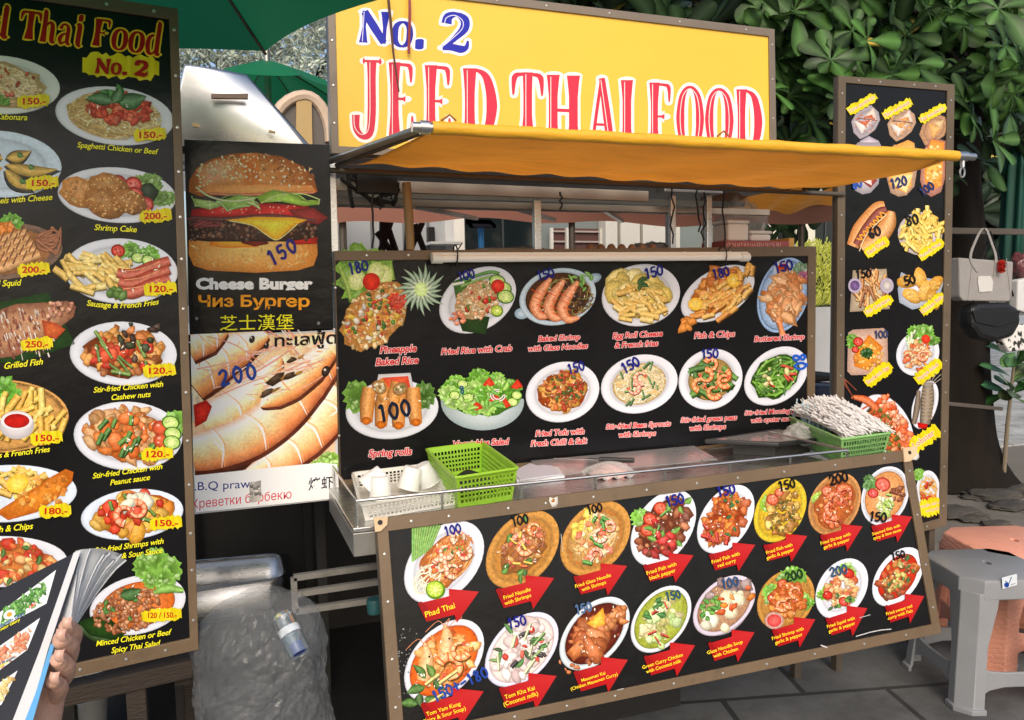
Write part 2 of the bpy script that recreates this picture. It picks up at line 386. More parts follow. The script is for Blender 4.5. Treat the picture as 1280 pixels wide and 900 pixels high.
# marker-pen digits, unit box, y down
PEN = {'0': [[(.5, 0), (.12, .3), (.1, .7), (.45, 1), (.85, .7), (.85, .25), (.5, 0)]], '1': [[(.35, .15), (.6, 0), (.52, 1)]],
       '2': [[(.1, .25), (.45, 0), (.8, .22), (.55, .6), (.1, 1), (.9, .95)]], '5': [[(.85, .02), (.3, .05), (.22, .45), (.6, .4), (.85, .68), (.55, 1), (.12, .9)]],
       '8': [[(.8, .15), (.45, 0), (.2, .22), (.75, .62), (.6, .98), (.2, .9), (.25, .6), (.75, .3), (.8, .15)]], '9': [[(.8, .25), (.45, .02), (.15, .28), (.45, .52), (.8, .25), (.75, 1)]],
       '6': [[(.75, 0), (.25, .4), (.15, .75), (.5, 1), (.8, .75), (.5, .5), (.2, .7)]], '4': [[(.6, 0), (.1, .65), (.9, .62)], [(.65, .3), (.6, 1)]],
       '+': [[(.1, .5), (.9, .45)], [(.5, .15), (.45, .85)]], '-': [[(.1, .55), (.9, .45)]], ' ': []}
def marker(s, body, x, y, h, rot=-12, c=(.1, .13, .5), wd=None, track=.82):
    wd = wd or h * .2; ca, sa = math.cos(R(rot)), math.sin(R(rot)); n = len(body); w = h * .68
    for k, ch in enumerate(body):
        ox = (k - (n - 1) / 2) * w * track / .82
        for st in PEN[ch]:
            P = [(ox + (a - .5) * w * .9 + s.r.uniform(-.03, .03) * h, (b - .5) * h + s.r.uniform(-.03, .03) * h) for a, b in st]
            P = [(x + a * ca - b * sa, y + a * sa + b * ca) for a, b in P]
            s.pen(catmull(P, 4) if len(P) > 2 else P, wd, c)

# ---------------------------------------------------------------- plates and foods (all of it print)
W_ = (.87, .88, .92)
class Dish:
    def __init__(s, ink, cx, cy, wx, wy, rho=0): s.i = ink; s.cx, s.cy, s.wx, s.wy, s.rho = cx, cy, wx, wy, rho; s.q = math.sqrt(1 - rho * rho); s.s = (wx + wy) / 2
    def __call__(s, u, v): return (s.cx + s.wx * u, s.cy + s.wy * (s.rho * u + s.q * v))
    def plate(s, c=W_, tone=.1, rim=.74, well=None):
        sh = lambda k: (lambda t: lit(c, -k * (.55 - .45 * math.sin(t + 2.4))))
        wl = well or lit(c, -.05)
        s.i.rings(s, [(1, sh(tone * 2.6)), (.965, sh(tone * .6)), (.9, c), (rim + .06, lit(c, -tone * .4)), (rim, lit(c, -tone * 1.7)), (rim - .07, lit(wl, -tone * .4)), (.3, wl)])
        return s
    def bowl(s, c=W_, depth=.32, ang=90, tone=.12):
        """rim ellipse with the outer wall of the bowl showing below it"""
        dx, dy = depth * s.wx * math.cos(R(ang)), depth * s.wy * math.sin(R(ang)); n = 36
        pts = [(x + dx * .75, y + dy * .75) for x, y in [s(.74 * math.cos(2 * math.pi * k / n), .74 * math.sin(2 * math.pi * k / n)) for k in range(n)]]
        hull = pts + [s(math.cos(2 * math.pi * k / n), math.sin(2 * math.pi * k / n)) for k in range(n)]
        s.i.fan(convex(hull), lit(c, -.1), lit(c, -.34))
        s.plate(c, tone, .84)
        return s
    def soup(s, c, k=.78, hi=.18): s.i.rings(s, [(k, lit(c, -.3)), (k * .93, lit(c, -.05)), (k * .5, lit(c, hi * .6)), (.15, lit(c, hi))]); return s
    def bed(s, c, k=.66, jit=.12):
        r = s.i.r; n = 22; k = min(max(k, .78), k * 1.17); s.i.fan([s(k * (1 + r.uniform(-jit, jit)) * math.cos(2 * math.pi * j / n), k * (1 + r.uniform(-jit, jit)) * math.sin(2 * math.pi * j / n)) for j in range(n)], c, lit(c, -.25)); return s
    def spots(s, n, k=.64, u0=0, v0=0):
        out = []; k = min(max(k, .78), k * 1.17)
        for _ in range(n):
            q = math.sqrt(s.i.r.random()) * k; a = s.i.r.uniform(0, 6.28); out.append((u0 + q * math.cos(a), v0 + q * math.sin(a)))
        return sorted(out, key=lambda p: p[1])
    def pile(s, cols, n=60, size=.12, k=.64, u0=0, v0=0, el=1.4, jit=.25, hi=.25, lo=.5):
        mean = tuple(sum(c[q] for c in cols) / len(cols) * .62 for q in (0, 1, 2)); n = int(n * 1.25)
        for u, v in s.spots(n, k, u0, v0):
            x, y = s(u, v); s.i.blob(x, y, s.s * size * s.i.r.uniform(.55, 1.25), s.i.r.choice(cols), el=s.i.r.uniform(1, el), jit=jit, hi=hi, lo=lo, ec=mean)
        return s
    def strands(s, cols, n=50, k=.6, w=.035, curl=1.0, L=.5, u0=0, v0=0):
        r = s.i.r
        for u, v in s.spots(n, k, u0, v0):
            a = r.uniform(0, 6.28); pts = []
            for j in range(5):
                pts.append(s(u, v)); u += L / 4 * math.cos(a); v += L / 4 * math.sin(a); a += r.uniform(.2, .9) * curl * r.choice((-1, 1, 1))
                d = math.hypot(u - u0, v - v0)
                if d > k: u, v = u0 + (u - u0) * k / d, v0 + (v - v0) * k / d
            s.i.stroke(pts, s.s * w * r.uniform(.7, 1.3), r.choice(cols), hi=.22, lo=.35, smooth=3)
        return s
    def sticks(s, cols, n=26, k=.6, w=.09, L=.5, a0=-40, da=50, u0=0, v0=0):
        r = s.i.r
        for u, v in s.spots(n, k, u0, v0):
            a = R(a0 + r.uniform(-da, da)); x, y = s(u, v); l = s.s * L * r.uniform(.6, 1.1) / 2; ww = s.s * w * r.uniform(.8, 1.2)
            p, q = (x - l * math.cos(a), y - l * math.sin(a)), (x + l * math.cos(a), y + l * math.sin(a)); c = r.choice(cols)
            s.i.stroke([(p[0] + .6, p[1] + 1), (q[0] + .6, q[1] + 1)], ww * 1.15, lit(c, -.55), flat=True); s.i.stroke([p, ((p[0] + q[0]) / 2, (p[1] + q[1]) / 2 + r.uniform(-1, 1)), q], ww, c, hi=.3, lo=.25)
        return s
    def leaves(s, cols, n=8, k=.6, L=.3, W=.13, u0=0, v0=0):
        for u, v in s.spots(n, k, u0, v0):
            x, y = s(u, v); s.i.leaf(x, y, s.s * L * s.i.r.uniform(.7, 1.2), s.s * W * s.i.r.uniform(.8, 1.3), s.i.r.uniform(0, 360), s.i.r.choice(cols))
        return s
    def lettuce(s, u, v, r=.3, c=(.47, .74, .22), n=3):
        for k in range(n):
            x, y = s(u + s.i.r.uniform(-.5, .5) * r, v + s.i.r.uniform(-.5, .5) * r); s.i.frill(x, y, s.s * r * s.i.r.uniform(.6, .85), lit(c, s.i.r.uniform(-.2, .1)), n=7)
        return s
    def tomato(s, u, v, r=.14, c=(.82, .17, .1), cut=True):
        x, y = s(u, v); R_ = s.s * r; s.i.ell(x, y, R_, R_ * .9, 20, lit(c, .1), lit(c, -.35))
        if cut:
            s.i.ell(x, y, R_ * .75, R_ * .66, 20, lit(c, .45), lit(c, .1))
            for k in range(4): a = k * 1.57 + .5; s.i.blob(x + R_ * .38 * math.cos(a), y + R_ * .34 * math.sin(a), R_ * .2, lit(c, .05), hi=.2)
        else: s.i.ell(x - R_ * .3, y - R_ * .35, R_ * .25, R_ * .18, 0, lit(c, .65), lit(c, .2), n=10)
        return s
    def cuke(s, u, v, r=.12, sq=.8):
        x, y = s(u, v); q = s.s * r; s.i.ell(x, y, q, q * sq, 10, (.3, .5, .15), (.16, .34, .08)); s.i.ell(x, y, q * .86, q * sq * .86, 10, (.84, .9, .62), (.66, .8, .42))
        for k in range(5): s.i.ell(x + q * .4 * math.cos(k * 1.26), y + q * sq * .4 * math.sin(k * 1.26), q * .09, q * .06, 0, (.93, .94, .75), n=6)
        return s
    def lime(s, u, v, r=.17):
        x, y = s(u, v); q = s.s * r; s.i.ell(x, y, q, q * .95, 0, (.45, .6, .12), (.3, .48, .06)); s.i.ell(x - q * .06, y - q * .06, q * .84, q * .8, 0, (.78, .85, .4), (.62, .74, .2))
        for k in range(8): a = k * .785; s.i.stroke([(x, y), (x + q * .7 * math.cos(a), y + q * .66 * math.sin(a))], q * .07, (.9, .93, .65), flat=True)
        return s
    def shrimp(s, u, v, r=.2, ang=0, c=(.96, .6, .4), open_=260):
        x, y = s(u, v); q = s.s * r; n = 13; P = []; Wd = []
        for k in range(n):
            t = k / (n - 1); a = R(ang + open_ * t); P.append((x + q * .62 * math.cos(a), y + q * .62 * math.sin(a))); Wd.append(q * (.62 - .38 * t))
        s.i.stroke([(a + q * .05, b + q * .09) for a, b in P], [w * 1.15 for w in Wd], lit(c, -.6), flat=True)
        s.i.stroke(P, Wd, c, hi=.5, lo=.2)
        for k in range(1, n - 2, 2):
            px, py = P[k]; dx, dy = (px - x) / (q * .62), (py - y) / (q * .62); w = Wd[k] / 2
            s.i.stroke([(px - dx * w, py - dy * w), (px + dx * w, py + dy * w)], q * .09, (.93, .36, .2), flat=True)
        ex, ey = P[-1]; a = R(ang + open_ + 90)
        for d in (-.45, .45): s.i.leaf(ex, ey, q * .45, q * .22, math.degrees(a + d), (.88, .28, .14))
        return s
    def gloss(s, n=14, k=.6, c=(1, .97, .9)):
        for u, v in s.spots(n, k):
            x, y = s(u, v); s.i.blob(x, y, s.s * .022 * s.i.r.uniform(.6, 1.4), c, el=1.6, n=6, hi=0, lo=.05)
        return s
def convex(pts):
    pts = sorted(set(pts)); 
    def half(ps):
        h = []
        for p in ps:
            while len(h) > 1 and (h[-1][0] - h[-2][0]) * (p[1] - h[-2][1]) - (h[-1][1] - h[-2][1]) * (p[0] - h[-2][0]) <= 0: h.pop()
            h.append(p)
        return h
    a, b = half(pts), half(pts[::-1]); return a[:-1] + b[:-1]
def arrow_tag(ink, x0, y0, x1, y1, lines, size=6.5, rot=-18):
    q = lambda u, v: (x0 + (x1 - x0) * u, y0 + (y1 - y0) * v)
    red = (.68, .085, .1)
    ink.mesh([q(0, .43), q(.51, .2), q(.51, -.03), q(1, .06), q(.64, 1.03), q(.6, .78), q(.14, 1.0)], [(0, 1, 5, 6), (1, 2, 3), (1, 3, 5), (5, 3, 4)], [lit(red, -.1), lit(red, .06), red, lit(red, .08), lit(red, -.08), red, lit(red, -.14)])
    ink.poly([q(0, .43), q(.05, .36), q(.2, .62), q(.1, .78)], (.55, .06, .08))
    cx, cy = q(.37, .63); n = len(lines)
    for k, t in enumerate(lines):
        ink.text(t, cx + k * 1.2, cy + (k - (n - 1) / 2) * size * 1.08 + size * .33, size, (.98, .85, .2), bold=.012, rot=rot, upright=False, shear=.08)
def brush_tag(ink, x, y, w, h, rot, c=(.88, .81, .11), seed=0):
    """a ragged swipe of yellow paint"""
    r = random.Random(seed); ca, sa = math.cos(R(rot)), math.sin(R(rot)); n = 20; up_ = []; dn = []
    for k in range(n + 1):
        u = -1 + 2 * k / n; e = 1 if abs(u) < .86 else .72
        up_.append((u * w / 2 + r.uniform(-.5, .5), -h / 2 * e + r.uniform(-.13, .1) * h)); dn.append((u * w / 2 + r.uniform(-.5, .5), h / 2 * e + r.uniform(-.1, .13) * h))
    T = lambda p: (x + p[0] * ca - p[1] * sa, y + p[0] * sa + p[1] * ca)
    vs = [T(p) for p in up_ + dn]; ink.mesh(vs, [(k, k + 1, n + 2 + k, n + 1 + k) for k in range(n)], [lit(c, r.uniform(-.12, .12)) for _ in vs])
# ---------------------------------------------------------------- common materials
bronze = mat('weathered_bronze_aluminium', (.15, .1, .056), .48, metal=.1, var=.25, vscale=6, dirt=.5, dirtcol=(.055, .04, .026), bump=.15, bscale=30)
bronze_dark = mat('dark_bronze_aluminium', (.1, .082, .062), .45, metal=.3, var=.3, vscale=6, dirt=.5, dirtcol=(.035, .03, .025))
steel = mat('brushed_steel', (.62, .62, .61), .3, metal=1, var=.12, vscale=5, dirt=.35, dirtcol=(.2, .18, .15), bump=.08, bscale=18, stretch=(3, 30, 30))
steel_dull = mat('dull_steel', (.38, .37, .35), .45, metal=.9, var=.2, vscale=7, dirt=.5, dirtcol=(.12, .1, .08))
black_vinyl = mat('black_vinyl_board', (.008, .008, .009), .22, spec=.22, var=.4, vscale=3, bump=.25, bscale=9)
black_and_shade = mat('black_metal_and_shade', (.012, .011, .01), .6, var=.4, vscale=5, bump=.2)  # black metal; its tone also stands in for shade under the cart
white_pl = mat('white_plastic', (.78, .78, .74), .4, var=.05, vscale=6)
black_pl = mat('black_plastic', (.015, .015, .016), .4)
screw_m = mat('screw_head', (.6, .58, .54), .35, metal=.9)
wood = mat('old_bamboo', (.33, .21, .09), .6, var=.3, vscale=9, bump=.3)
cream = mat('cream_paint', (.8, .76, .66), .6, var=.06, vscale=2, dirt=.15, dirtcol=(.4, .37, .3))
greywall = mat('grey_painted_panel', (.46, .48, .49), .55, var=.12, vscale=1.5, dirt=.3, dirtcol=(.16, .16, .16))
# ---------------------------------------------------------------- ground
def tile_mat(name, rgb, sx, sy, rot=0, joint=.3, mort=.012):
    ma = mat(name, rgb, .75); n = ma.node_tree.nodes; l = ma.node_tree.links; b = n['Principled BSDF']
    tc = n.new('ShaderNodeTexCoord'); mp = n.new('ShaderNodeMapping'); mp.inputs['Rotation'].default_value = (0, 0, rot); l.new(tc.outputs['Object'], mp.inputs[0])
    br = n.new('ShaderNodeTexBrick'); br.offset = .5; br.inputs['Scale'].default_value = 1; br.inputs['Brick Width'].default_value = sx; br.inputs['Row Height'].default_value = sy
    br.inputs['Mortar Size'].default_value = mort; br.inputs['Mortar Smooth'].default_value = .3
    br.inputs['Color1'].default_value = (*[c * .85 for c in rgb], 1); br.inputs['Color2'].default_value = (*[c * 1.12 for c in rgb], 1); br.inputs['Mortar'].default_value = (*[c * joint for c in rgb], 1)
    l.new(mp.outputs[0], br.inputs['Vector'])
    nz = n.new('ShaderNodeTexNoise'); nz.inputs['Scale'].default_value = 2.6; nz.inputs['Detail'].default_value = 14; nz.inputs['Roughness'].default_value = .74; l.new(tc.outputs['Object'], nz.inputs['Vector'])
    mr = n.new('ShaderNodeMapRange'); mr.inputs['From Min'].default_value = .3; mr.inputs['From Max'].default_value = .7; mr.inputs['To Min'].default_value = .42; mr.inputs['To Max'].default_value = 1.4; l.new(nz.outputs['Fac'], mr.inputs['Value'])
    mx = n.new('ShaderNodeMix'); mx.data_type = 'RGBA'; mx.blend_type = 'MULTIPLY'; mx.inputs['Factor'].default_value = 1; l.new(br.outputs['Color'], mx.inputs['A']); l.new(mr.outputs[0], mx.inputs['B']); l.new(mx.outputs['Result'], b.inputs['Base Color'])
    bp = n.new('ShaderNodeBump'); bp.inputs['Strength'].default_value = .5; bp.inputs['Distance'].default_value = .006; l.new(br.outputs['Fac'], bp.inputs['Height']); bp.invert = True; l.new(bp.outputs[0], b.inputs['Normal'])
    return ma
dirt_m = mat('packed_grey_sand', (.17, .155, .13), .95, var=.35, vscale=5, bump=.6, bscale=14)
pave = tile_mat('grey_paving', (.13, .132, .13), .62, .42, R(14))
pave_far = tile_mat('pale_paving', (.42, .42, .4), .6, .6, R(20), .6)
structure(MB().add([(-400, -400, -.012), (400, -400, -.012), (400, 400, -.012), (-400, 400, -.012)], [(0, 1, 2, 3)]).build('ground', dirt_m))
structure(MB().box((-14, -14, -.011), (14, 3.05, 0)).build('pavement', pave))
structure(MB().box((-30, 5.3, -.010), (40, 60, .004)).build('road', pave_far))

# ---------------------------------------------------------------- food cart (all of it moves together)
CY0, CY1 = 1.86, 2.34           # counter depth
BY = 2.335                       # plane of the upper menu boards
cart = thing('food_cart', 'steel street food cart with a roof frame and a counter below the black menu boards', 'food cart', (.3, 2.6, 0))
xl = at(440, 620, CY0).x; xr = at(1060, 545, CY0).x + .06
CT = .915                        # counter height
c = MB(); c.box((xl, CY0, CT - .012), (xr, CY1 - .012, CT)); c.build('counter', steel, cart, bevel=.002)
c = MB(); c.box((xl, CY0 + .002, CT - .07), (xr, CY0 + .028, CT - .013)); c.box((xl, CY0 + .03, CT - .07), (xl + .028, CY1 - .03, CT - .013)); c.box((xr - .028, CY0 + .03, CT - .07), (xr, CY1 - .03, CT - .013)); c.build('counter_rim', steel_dull, cart, bevel=.002)
# guard rail of thin steel rod round the counter front
gz = CT + .062; c = MB()
ry = CY0 + .012
c.tube([(xl + .012, CY1 - .05, gz), (xl + .012, ry, gz), (xr - .05, ry, gz), (xr - .05, CY1 - .1, gz)], .0042, 8)
for k in range(8):
    x = xl + .012 + (xr - .062 - xl) * k / 7; c.tube([(x, ry, CT - .03), (x, ry, gz - .003)], .0035, 6)
c.tube([(xl + .012, CY1 - .06, CT - .01), (xl + .012, CY1 - .06, gz)], .0035, 6)
c.build('guard_rail', steel, cart, smooth=True)
c = MB(); a_, b_ = at(690, 592, CY1 - .2).x, at(882, 576, CY1 - .1).x; c.prism([(a_, CY1 - .17, CT + .002), (b_, CY1 - .17, CT + .002), (b_, CY1 - .03, CT + .022), (a_, CY1 - .03, CT + .022)], (0, .002, -.002)); c.build('splash_plate', mat('bright_steel', (.75, .75, .74), .3, metal=.8, var=.1, vscale=5), cart)
# closed cart body, shelf and back panel, blacked to stand in for deep shade
c = MB(); c.box((xl + .56, CY0 + .34, .1), (xr - .42, 3.3, CT - .075)); c.build('cabinet', black_and_shade, cart)
xs_ = at(70, 700, 2.9).x; c = MB(); c.box((xs_, 3.2, .02), (xl + .555, 3.25, 1.3)); c.box((xs_, 2.4, .11), (xl + .55, 3.195, .13)); c.build('shelf_and_shade_panel', black_and_shade, cart)
# dark mouth below the two hanging posters
P = lambda px, py, Y: at(px, py, Y)
# posts and roof
zr = at(430, 205, BY).z
lx = at(417, 260, BY + .03).x; rx = at(1030, 260, BY).x + .08
def post(x, y, z0, z1, wd, ma, name='post'):
    c = MB(); c.box((x - wd / 2, y - wd / 2, z0), (x + wd / 2, y + wd / 2, z1)); return c.build(name, ma, cart, bevel=.002)
post(lx, BY + .04, CT - .07, zr + .02, .022, steel)
post(at(1003, 260, BY + .04).x, BY + .05, 0, at(1003, 318, BY + .05).z, .03, bronze_dark)
xm = at(671, 280, BY + .1).x; post(xm, BY + .1, CT, zr - .06, .024, steel)
for px in (840, 885):
    x = at(px, 280, BY + .08).x; post(x, BY + .08, CT, at(px, 244, BY + .08).z, .02, steel)
x0, x1 = at(825, 240, BY + .08).x, at(898, 240, BY + .08).x; z = at(860, 238, BY + .08).z
c = MB(); c.box((x0, BY + .05, z - .012), (x1, BY + .11, z + .014)); c.build('crossbar', steel_dull, cart, bevel=.003)
post(lx + .02, 3.35, 0, zr, .03, steel_dull); post(rx - .1, 3.35, 0, zr, .03, steel_dull)
# roof frame: dark front pipe, pale fascia beams, underside sheet
zb1 = at(600, 228, BY).z; zb0 = at(600, 243, BY).z
c = MB(); c.tube([(lx - .02, BY - .01, zb1 + .018), (rx, BY - .01, zb1 - .0)], .008, 10); c.build('front_pipe', bronze_dark, cart, smooth=True)
pale = mat('pale_fascia', (.42, .37, .31), .6, var=.25, vscale=4, dirt=.4, dirtcol=(.2, .16, .13))
c = MB(); c.beam((lx, BY + .055, zb1 - .012), (at(810, 240, BY + .05).x, BY + .055, zb1 - .02), .02, .034); c.build('fascia', pale, cart, bevel=.002)
c = MB(); c.beam((lx, BY + .16, zb0 - .012), (rx - .2, BY + .16, zb0 - .016), .03, .022); c.build('ceiling_beam', pale, cart, bevel=.003)
for y0 in (2.75, 3.05): c = MB(); c.beam((lx, y0, zr - .03), (rx - .12, y0, zr - .03), .02, .02); c.build('ceiling_beam', steel_dull, cart)
for px in (560, 690, 800):
    x = at(px, 265, BY + .2).x; c = MB(); c.beam((x - .15, BY + .19, zb0 - .012), (x + .35, 3.33, zr - .045), .016, .016); c.build('brace', steel, cart)
roofm = mat('roof_underside', (.42, .4, .38), .5, metal=.2, var=.3, vscale=3, dirt=.5)
c = MB(); c.box((lx - .03, BY + .02, zr + .022), (rx, 3.4, zr + .034)); c.build('roof', roofm, cart)
# tangled brackets and cables under the roof at the left
rg = random.Random(4)
c = MB()
for k in range(12):
    a = at(rg.uniform(420, 505), rg.uniform(212, 240), BY + .03); b_ = at(rg.uniform(425, 500), rg.uniform(225, 262), BY + .06); mid = (a + b_) / 2 + Vector((0, 0, -.02)); c.tube([a, mid, b_], .006, 6)
c.box(tuple(at(447, 240, BY + .02)), tuple(at(493, 214, BY + .06)))
c.build('canopy_crank', black_and_shade, cart)
for px, py0, py1 in ((466, 225, 310), (905, 236, 318), (700, 240, 262), (475, 228, 262), (488, 240, 255), (840, 235, 305), (872, 235, 290), (880, 240, 300)):
    pts = [at(px + rg.uniform(-4, 4) * math.sin(k), py0 + (py1 - py0) * k / 6, BY + .02 + .004 * k) for k in range(7)]; c = MB(); c.tube(pts, .0032, 6); c.build('cable', black_pl, cart, smooth=True)
c = MB(); c.tube([at(508, 228, BY + .01), at(511, 272, BY + .015), at(513, 312, BY + .02)], [.013, .014, .013], 9); c.build('bamboo_pole', wood, cart, smooth=True)
for py in (186, 424, 632):
    a, b_ = at(192, py, BY + .0), at(415, py, BY + .0); c = MB(); c.beam((a.x, BY - .0, a.z), (lx - .012, BY - .0, a.z), .018, .018); c.build('poster_rail', black_and_shade, cart)
post(at(196, 300, BY + .02).x, BY + .02, 0, at(228, 180, BY).z, .025, black_and_shade)
# shelf along the top of the menu board, where goods stand
sz0 = at(700, 313, BY + .03).z
c = MB(); c.box((lx, BY + .026, sz0 - .02), (rx - .13, 2.85, sz0 - .004)); c.build('upper_shelf', bronze, cart)

# ---------------------------------------------------------------- boards
def quadprism(plane, q, off0, off1):
    mb = MB(); d = plane.n * (off1 - off0); mb.prism([plane.P(*p, off0) for p in q], d); return mb
def make_board(name, label, cat, plane, outer, inner, face=black_vinyl, frame=bronze, thick=.022, screws=(8, 4), frame_off=(-.008, .006), group=None):
    base = plane.P((outer[2][0] + outer[3][0]) / 2, (outer[2][1] + outer[3][1]) / 2)
    root = thing(name, label, cat, base, group)
    quadprism(plane, outer, -.0085 - thick, -.0085).build('backing', bronze_dark, root)
    quadprism(plane, inner, -.008, 0).build('panel', face, root)
    sides = MB()
    for k in range(4):
        a, b, c_, d = outer[k], outer[(k + 1) % 4], inner[(k + 1) % 4], inner[k]
        f = [plane.P(*p, frame_off[1]) for p in (a, b, c_, d)]; bk = [plane.P(*p, frame_off[0]) for p in (a, b, c_, d)]
        sides.add(f + bk, [(0, 1, 2, 3), (7, 6, 5, 4), (0, 4, 5, 1), (2, 6, 7, 3)])
    sides.build('frame', frame, root, bevel=.0012)
    first = None
    mid = [((outer[k][0] + inner[k][0]) / 2, (outer[k][1] + inner[k][1]) / 2) for k in range(4)]
    for k in range(4):
        n = screws[k % 2]
        for j in range(n):
            t = (j + .5 + random.Random(k * 31 + j).uniform(-.15, .15)) / n; p = (mid[k][0] + (mid[(k + 1) % 4][0] - mid[k][0]) * t, mid[k][1] + (mid[(k + 1) % 4][1] - mid[k][1]) * t)
            if not (-20 < p[0] < 1300 and -20 < p[1] < 920): continue
            w_ = plane.P(*p, frame_off[1])
            if first is None:
                mb = MB(); M = plane.n.to_track_quat('Z', 'Y').to_matrix(); mb.lathe([(.0001, .0022), (.003, .0018), (.0042, .0004), (.0044, -.001)], w_, 10, M)
                first = mb.build('screw', screw_m, root, smooth=True); fw_ = w_
            else: share(first, 'screw', root, w_ - fw_)
    return root
BLUE, BLK = (.1, .12, .48), (.04, .04, .06)
def dish_part(board, plane, seed, fn, caption=None, price=None, label=None):
    k = Ink(seed); fn(k); o = k.build('dish_picture', plane, board, ma=print_mat('printed_food', food=.5))
    if label: o['label'] = label
    if caption: k = Ink(seed + 1); caption(k); k.build('caption', plane, o, off=.0036, depth=.001)
    if price: k = Ink(seed + 2); price(k); k.build('price_mark', plane, o, off=.0048, depth=.0008)
    return o
ORG, RED, GRN, DGR, BRN, YEL, CRM = (.85, .45, .15), (.78, .16, .08), (.3, .55, .12), (.12, .3, .06), (.45, .24, .1), (.93, .75, .25), (.93, .85, .65)
TAN = (.76, .55, .27)
K2 = lambda s, x, y, h=11, c=BLUE, r=-14, t=.82: (lambda k: marker(k, s, x, y, h, r, c, track=t))
# ---------------------------------------------------------------- upper menu board behind the counter
PM = YP(BY - .002)
mid = make_board('menu_board', 'upright black menu board behind the counter, twelve dishes captioned in red and white', 'menu board', PM,
                 [(417, 314), (1019, 308), (1017, 548), (424, 606)], [(419, 326), (1009, 320), (1008, 545), (426, 600)], screws=(9, 3))
CAP = (.78, .13, .16)
def cap(x, y, *ls, size=11.5, rot=-3, lead=1.2):
    def f(k):
        for j, t in enumerate(ls): k.text(t, x - j * 1.5, y + j * size * lead + size * .35, size, CAP, bold=.03, shear=.18, rot=rot, halo=(.95, .9, .9), hw=.042, space=.96)
    return f
def m1(k):
    d = Dish(k, 468, 395, 44, 44, -.4); k.frill(456, 345, 34, (.5, .72, .22), 16, 1.05); k.stroke([(424, 332), (432, 352), (438, 374)], [3, 7, 4], (.62, .76, .3)); k.stroke([(488, 328), (490, 350)], [4, 8], (.55, .72, .25))
    for x, y in ((446, 350), (480, 344), (470, 340)): k.ell(x, y, 11, 13, 10, (.92, .93, .72), (.72, .8, .45))
    d.bed((.88, .62, .3), .95, .1); d.pile([(.9, .68, .36), (.86, .55, .26), (.93, .8, .55), (.8, .42, .18), (.95, .88, .7)], 190, .07, .95); d.pile([YEL, (.95, .8, .3)], 14, .1, .7); d.pile([RED, (.82, .3, .2)], 18, .07, .8); d.pile([(.3, .5, .15), (.2, .38, .1)], 18, .06, .7); d.pile([(.96, .92, .85)], 10, .08, .7)
    k.ell(464, 352, 11, 11, 0, (.9, .25, .14), (.68, .1, .05)); k.frill(497, 376, 13, (.86, .22, .12), 7); k.frill(497, 376, 8, (.88, .3, .2), 5)
    for j in range(22): a = j * 6.28 / 22; k.leaf(526, 362, 26 + 4 * (j % 3), 6, math.degrees(a), (.5, .66, .5), .5)
    for j in range(12): k.leaf(526, 362, 15, 5, j * 30 + 10, (.9, .97, .85), .1)
    k.ell(526, 362, 8, 9, 0, (.9, .98, .72), (.8, .92, .6))
def m2(k):
    d = Dish(k, 597, 375, 48, 42, -.3).plate(); k.fan([(570, 392), (612, 396), (607, 418), (578, 414)], (.16, .26, .1), (.1, .2, .07)); k.fan([(566, 352), (590, 342), (588, 362), (570, 376)], (.3, .45, .2), (.2, .34, .12))
    d.bed((.85, .72, .52), .5, .05); d.pile([(.9, .82, .66), (.95, .9, .78), (.84, .68, .48), (.9, .6, .4)], 120, .055, .5); d.pile([GRN, RED], 14, .06, .4, .1, 0)
    k.stroke([(572, 356), (592, 346), (612, 340), (624, 342)], 4, (.32, .58, .2), smooth=4); k.stroke([(576, 358), (600, 349), (618, 345)], 3, (.5, .7, .3), smooth=4); k.stroke([(565, 356), (580, 353)], 4, (.92, .94, .88))
    for u, v in ((.5, -.42), (.66, -.15), (.72, .12)): d.cuke(u, v, .24)
    x, y = d(.52, -.28); k.ell(x, y, 8.5, 8, 0, (.92, .3, .22), (.7, .12, .08)); d.lime(.5, .5, .17); d.pile([(.95, .55, .4)], 8, .07, .2, -.5, .35); d.tomato(.2, .1, .09, cut=False); d.gloss(10)
def m3(k):
    k.ell(652, 392, 9, 7, 0, (.74, .82, .88), (.5, .6, .68)); k.ell(742, 348, 10, 6, -20, (.74, .82, .88), (.5, .6, .68))
    d = Dish(k, 697, 371, 48, 36, -.15).bowl((.76, .84, .9), .14, 95); d.soup((.3, .18, .08), .84, .06); d.strands([(.42, .26, .1), (.6, .44, .18), (.3, .16, .06), (.5, .5, .2)], 80, .7, .035, u0=.2, v0=.1); d.pile([(.2, .1, .06)], 14, .09, .4, .25, .1)
    d.leaves([(.4, .68, .22), (.5, .75, .3)], 12, .25, .24, .1, .62, -.45)
    for x0, y0 in ((668, 392), (685, 394), (702, 396)): k.stroke([(x0 + 20, y0 - 44), (x0 + 8, y0 - 28), (x0, y0 - 10), (x0 + 8, y0 + 3), (x0 + 22, y0 + 1)], [5, 13, 14, 11, 3], (.93, .52, .28), hi=.4, lo=.3, smooth=4)
    for x0, y0 in ((668, 392), (685, 394), (702, 396)):
        for j in range(4): k.stroke([(x0 - 4 + 3 * j, y0 - 30 + 9 * j), (x0 + 9 + 1 * j, y0 - 24 + 8 * j)], 1, (.8, .3, .12), flat=True)
    d.gloss(14)
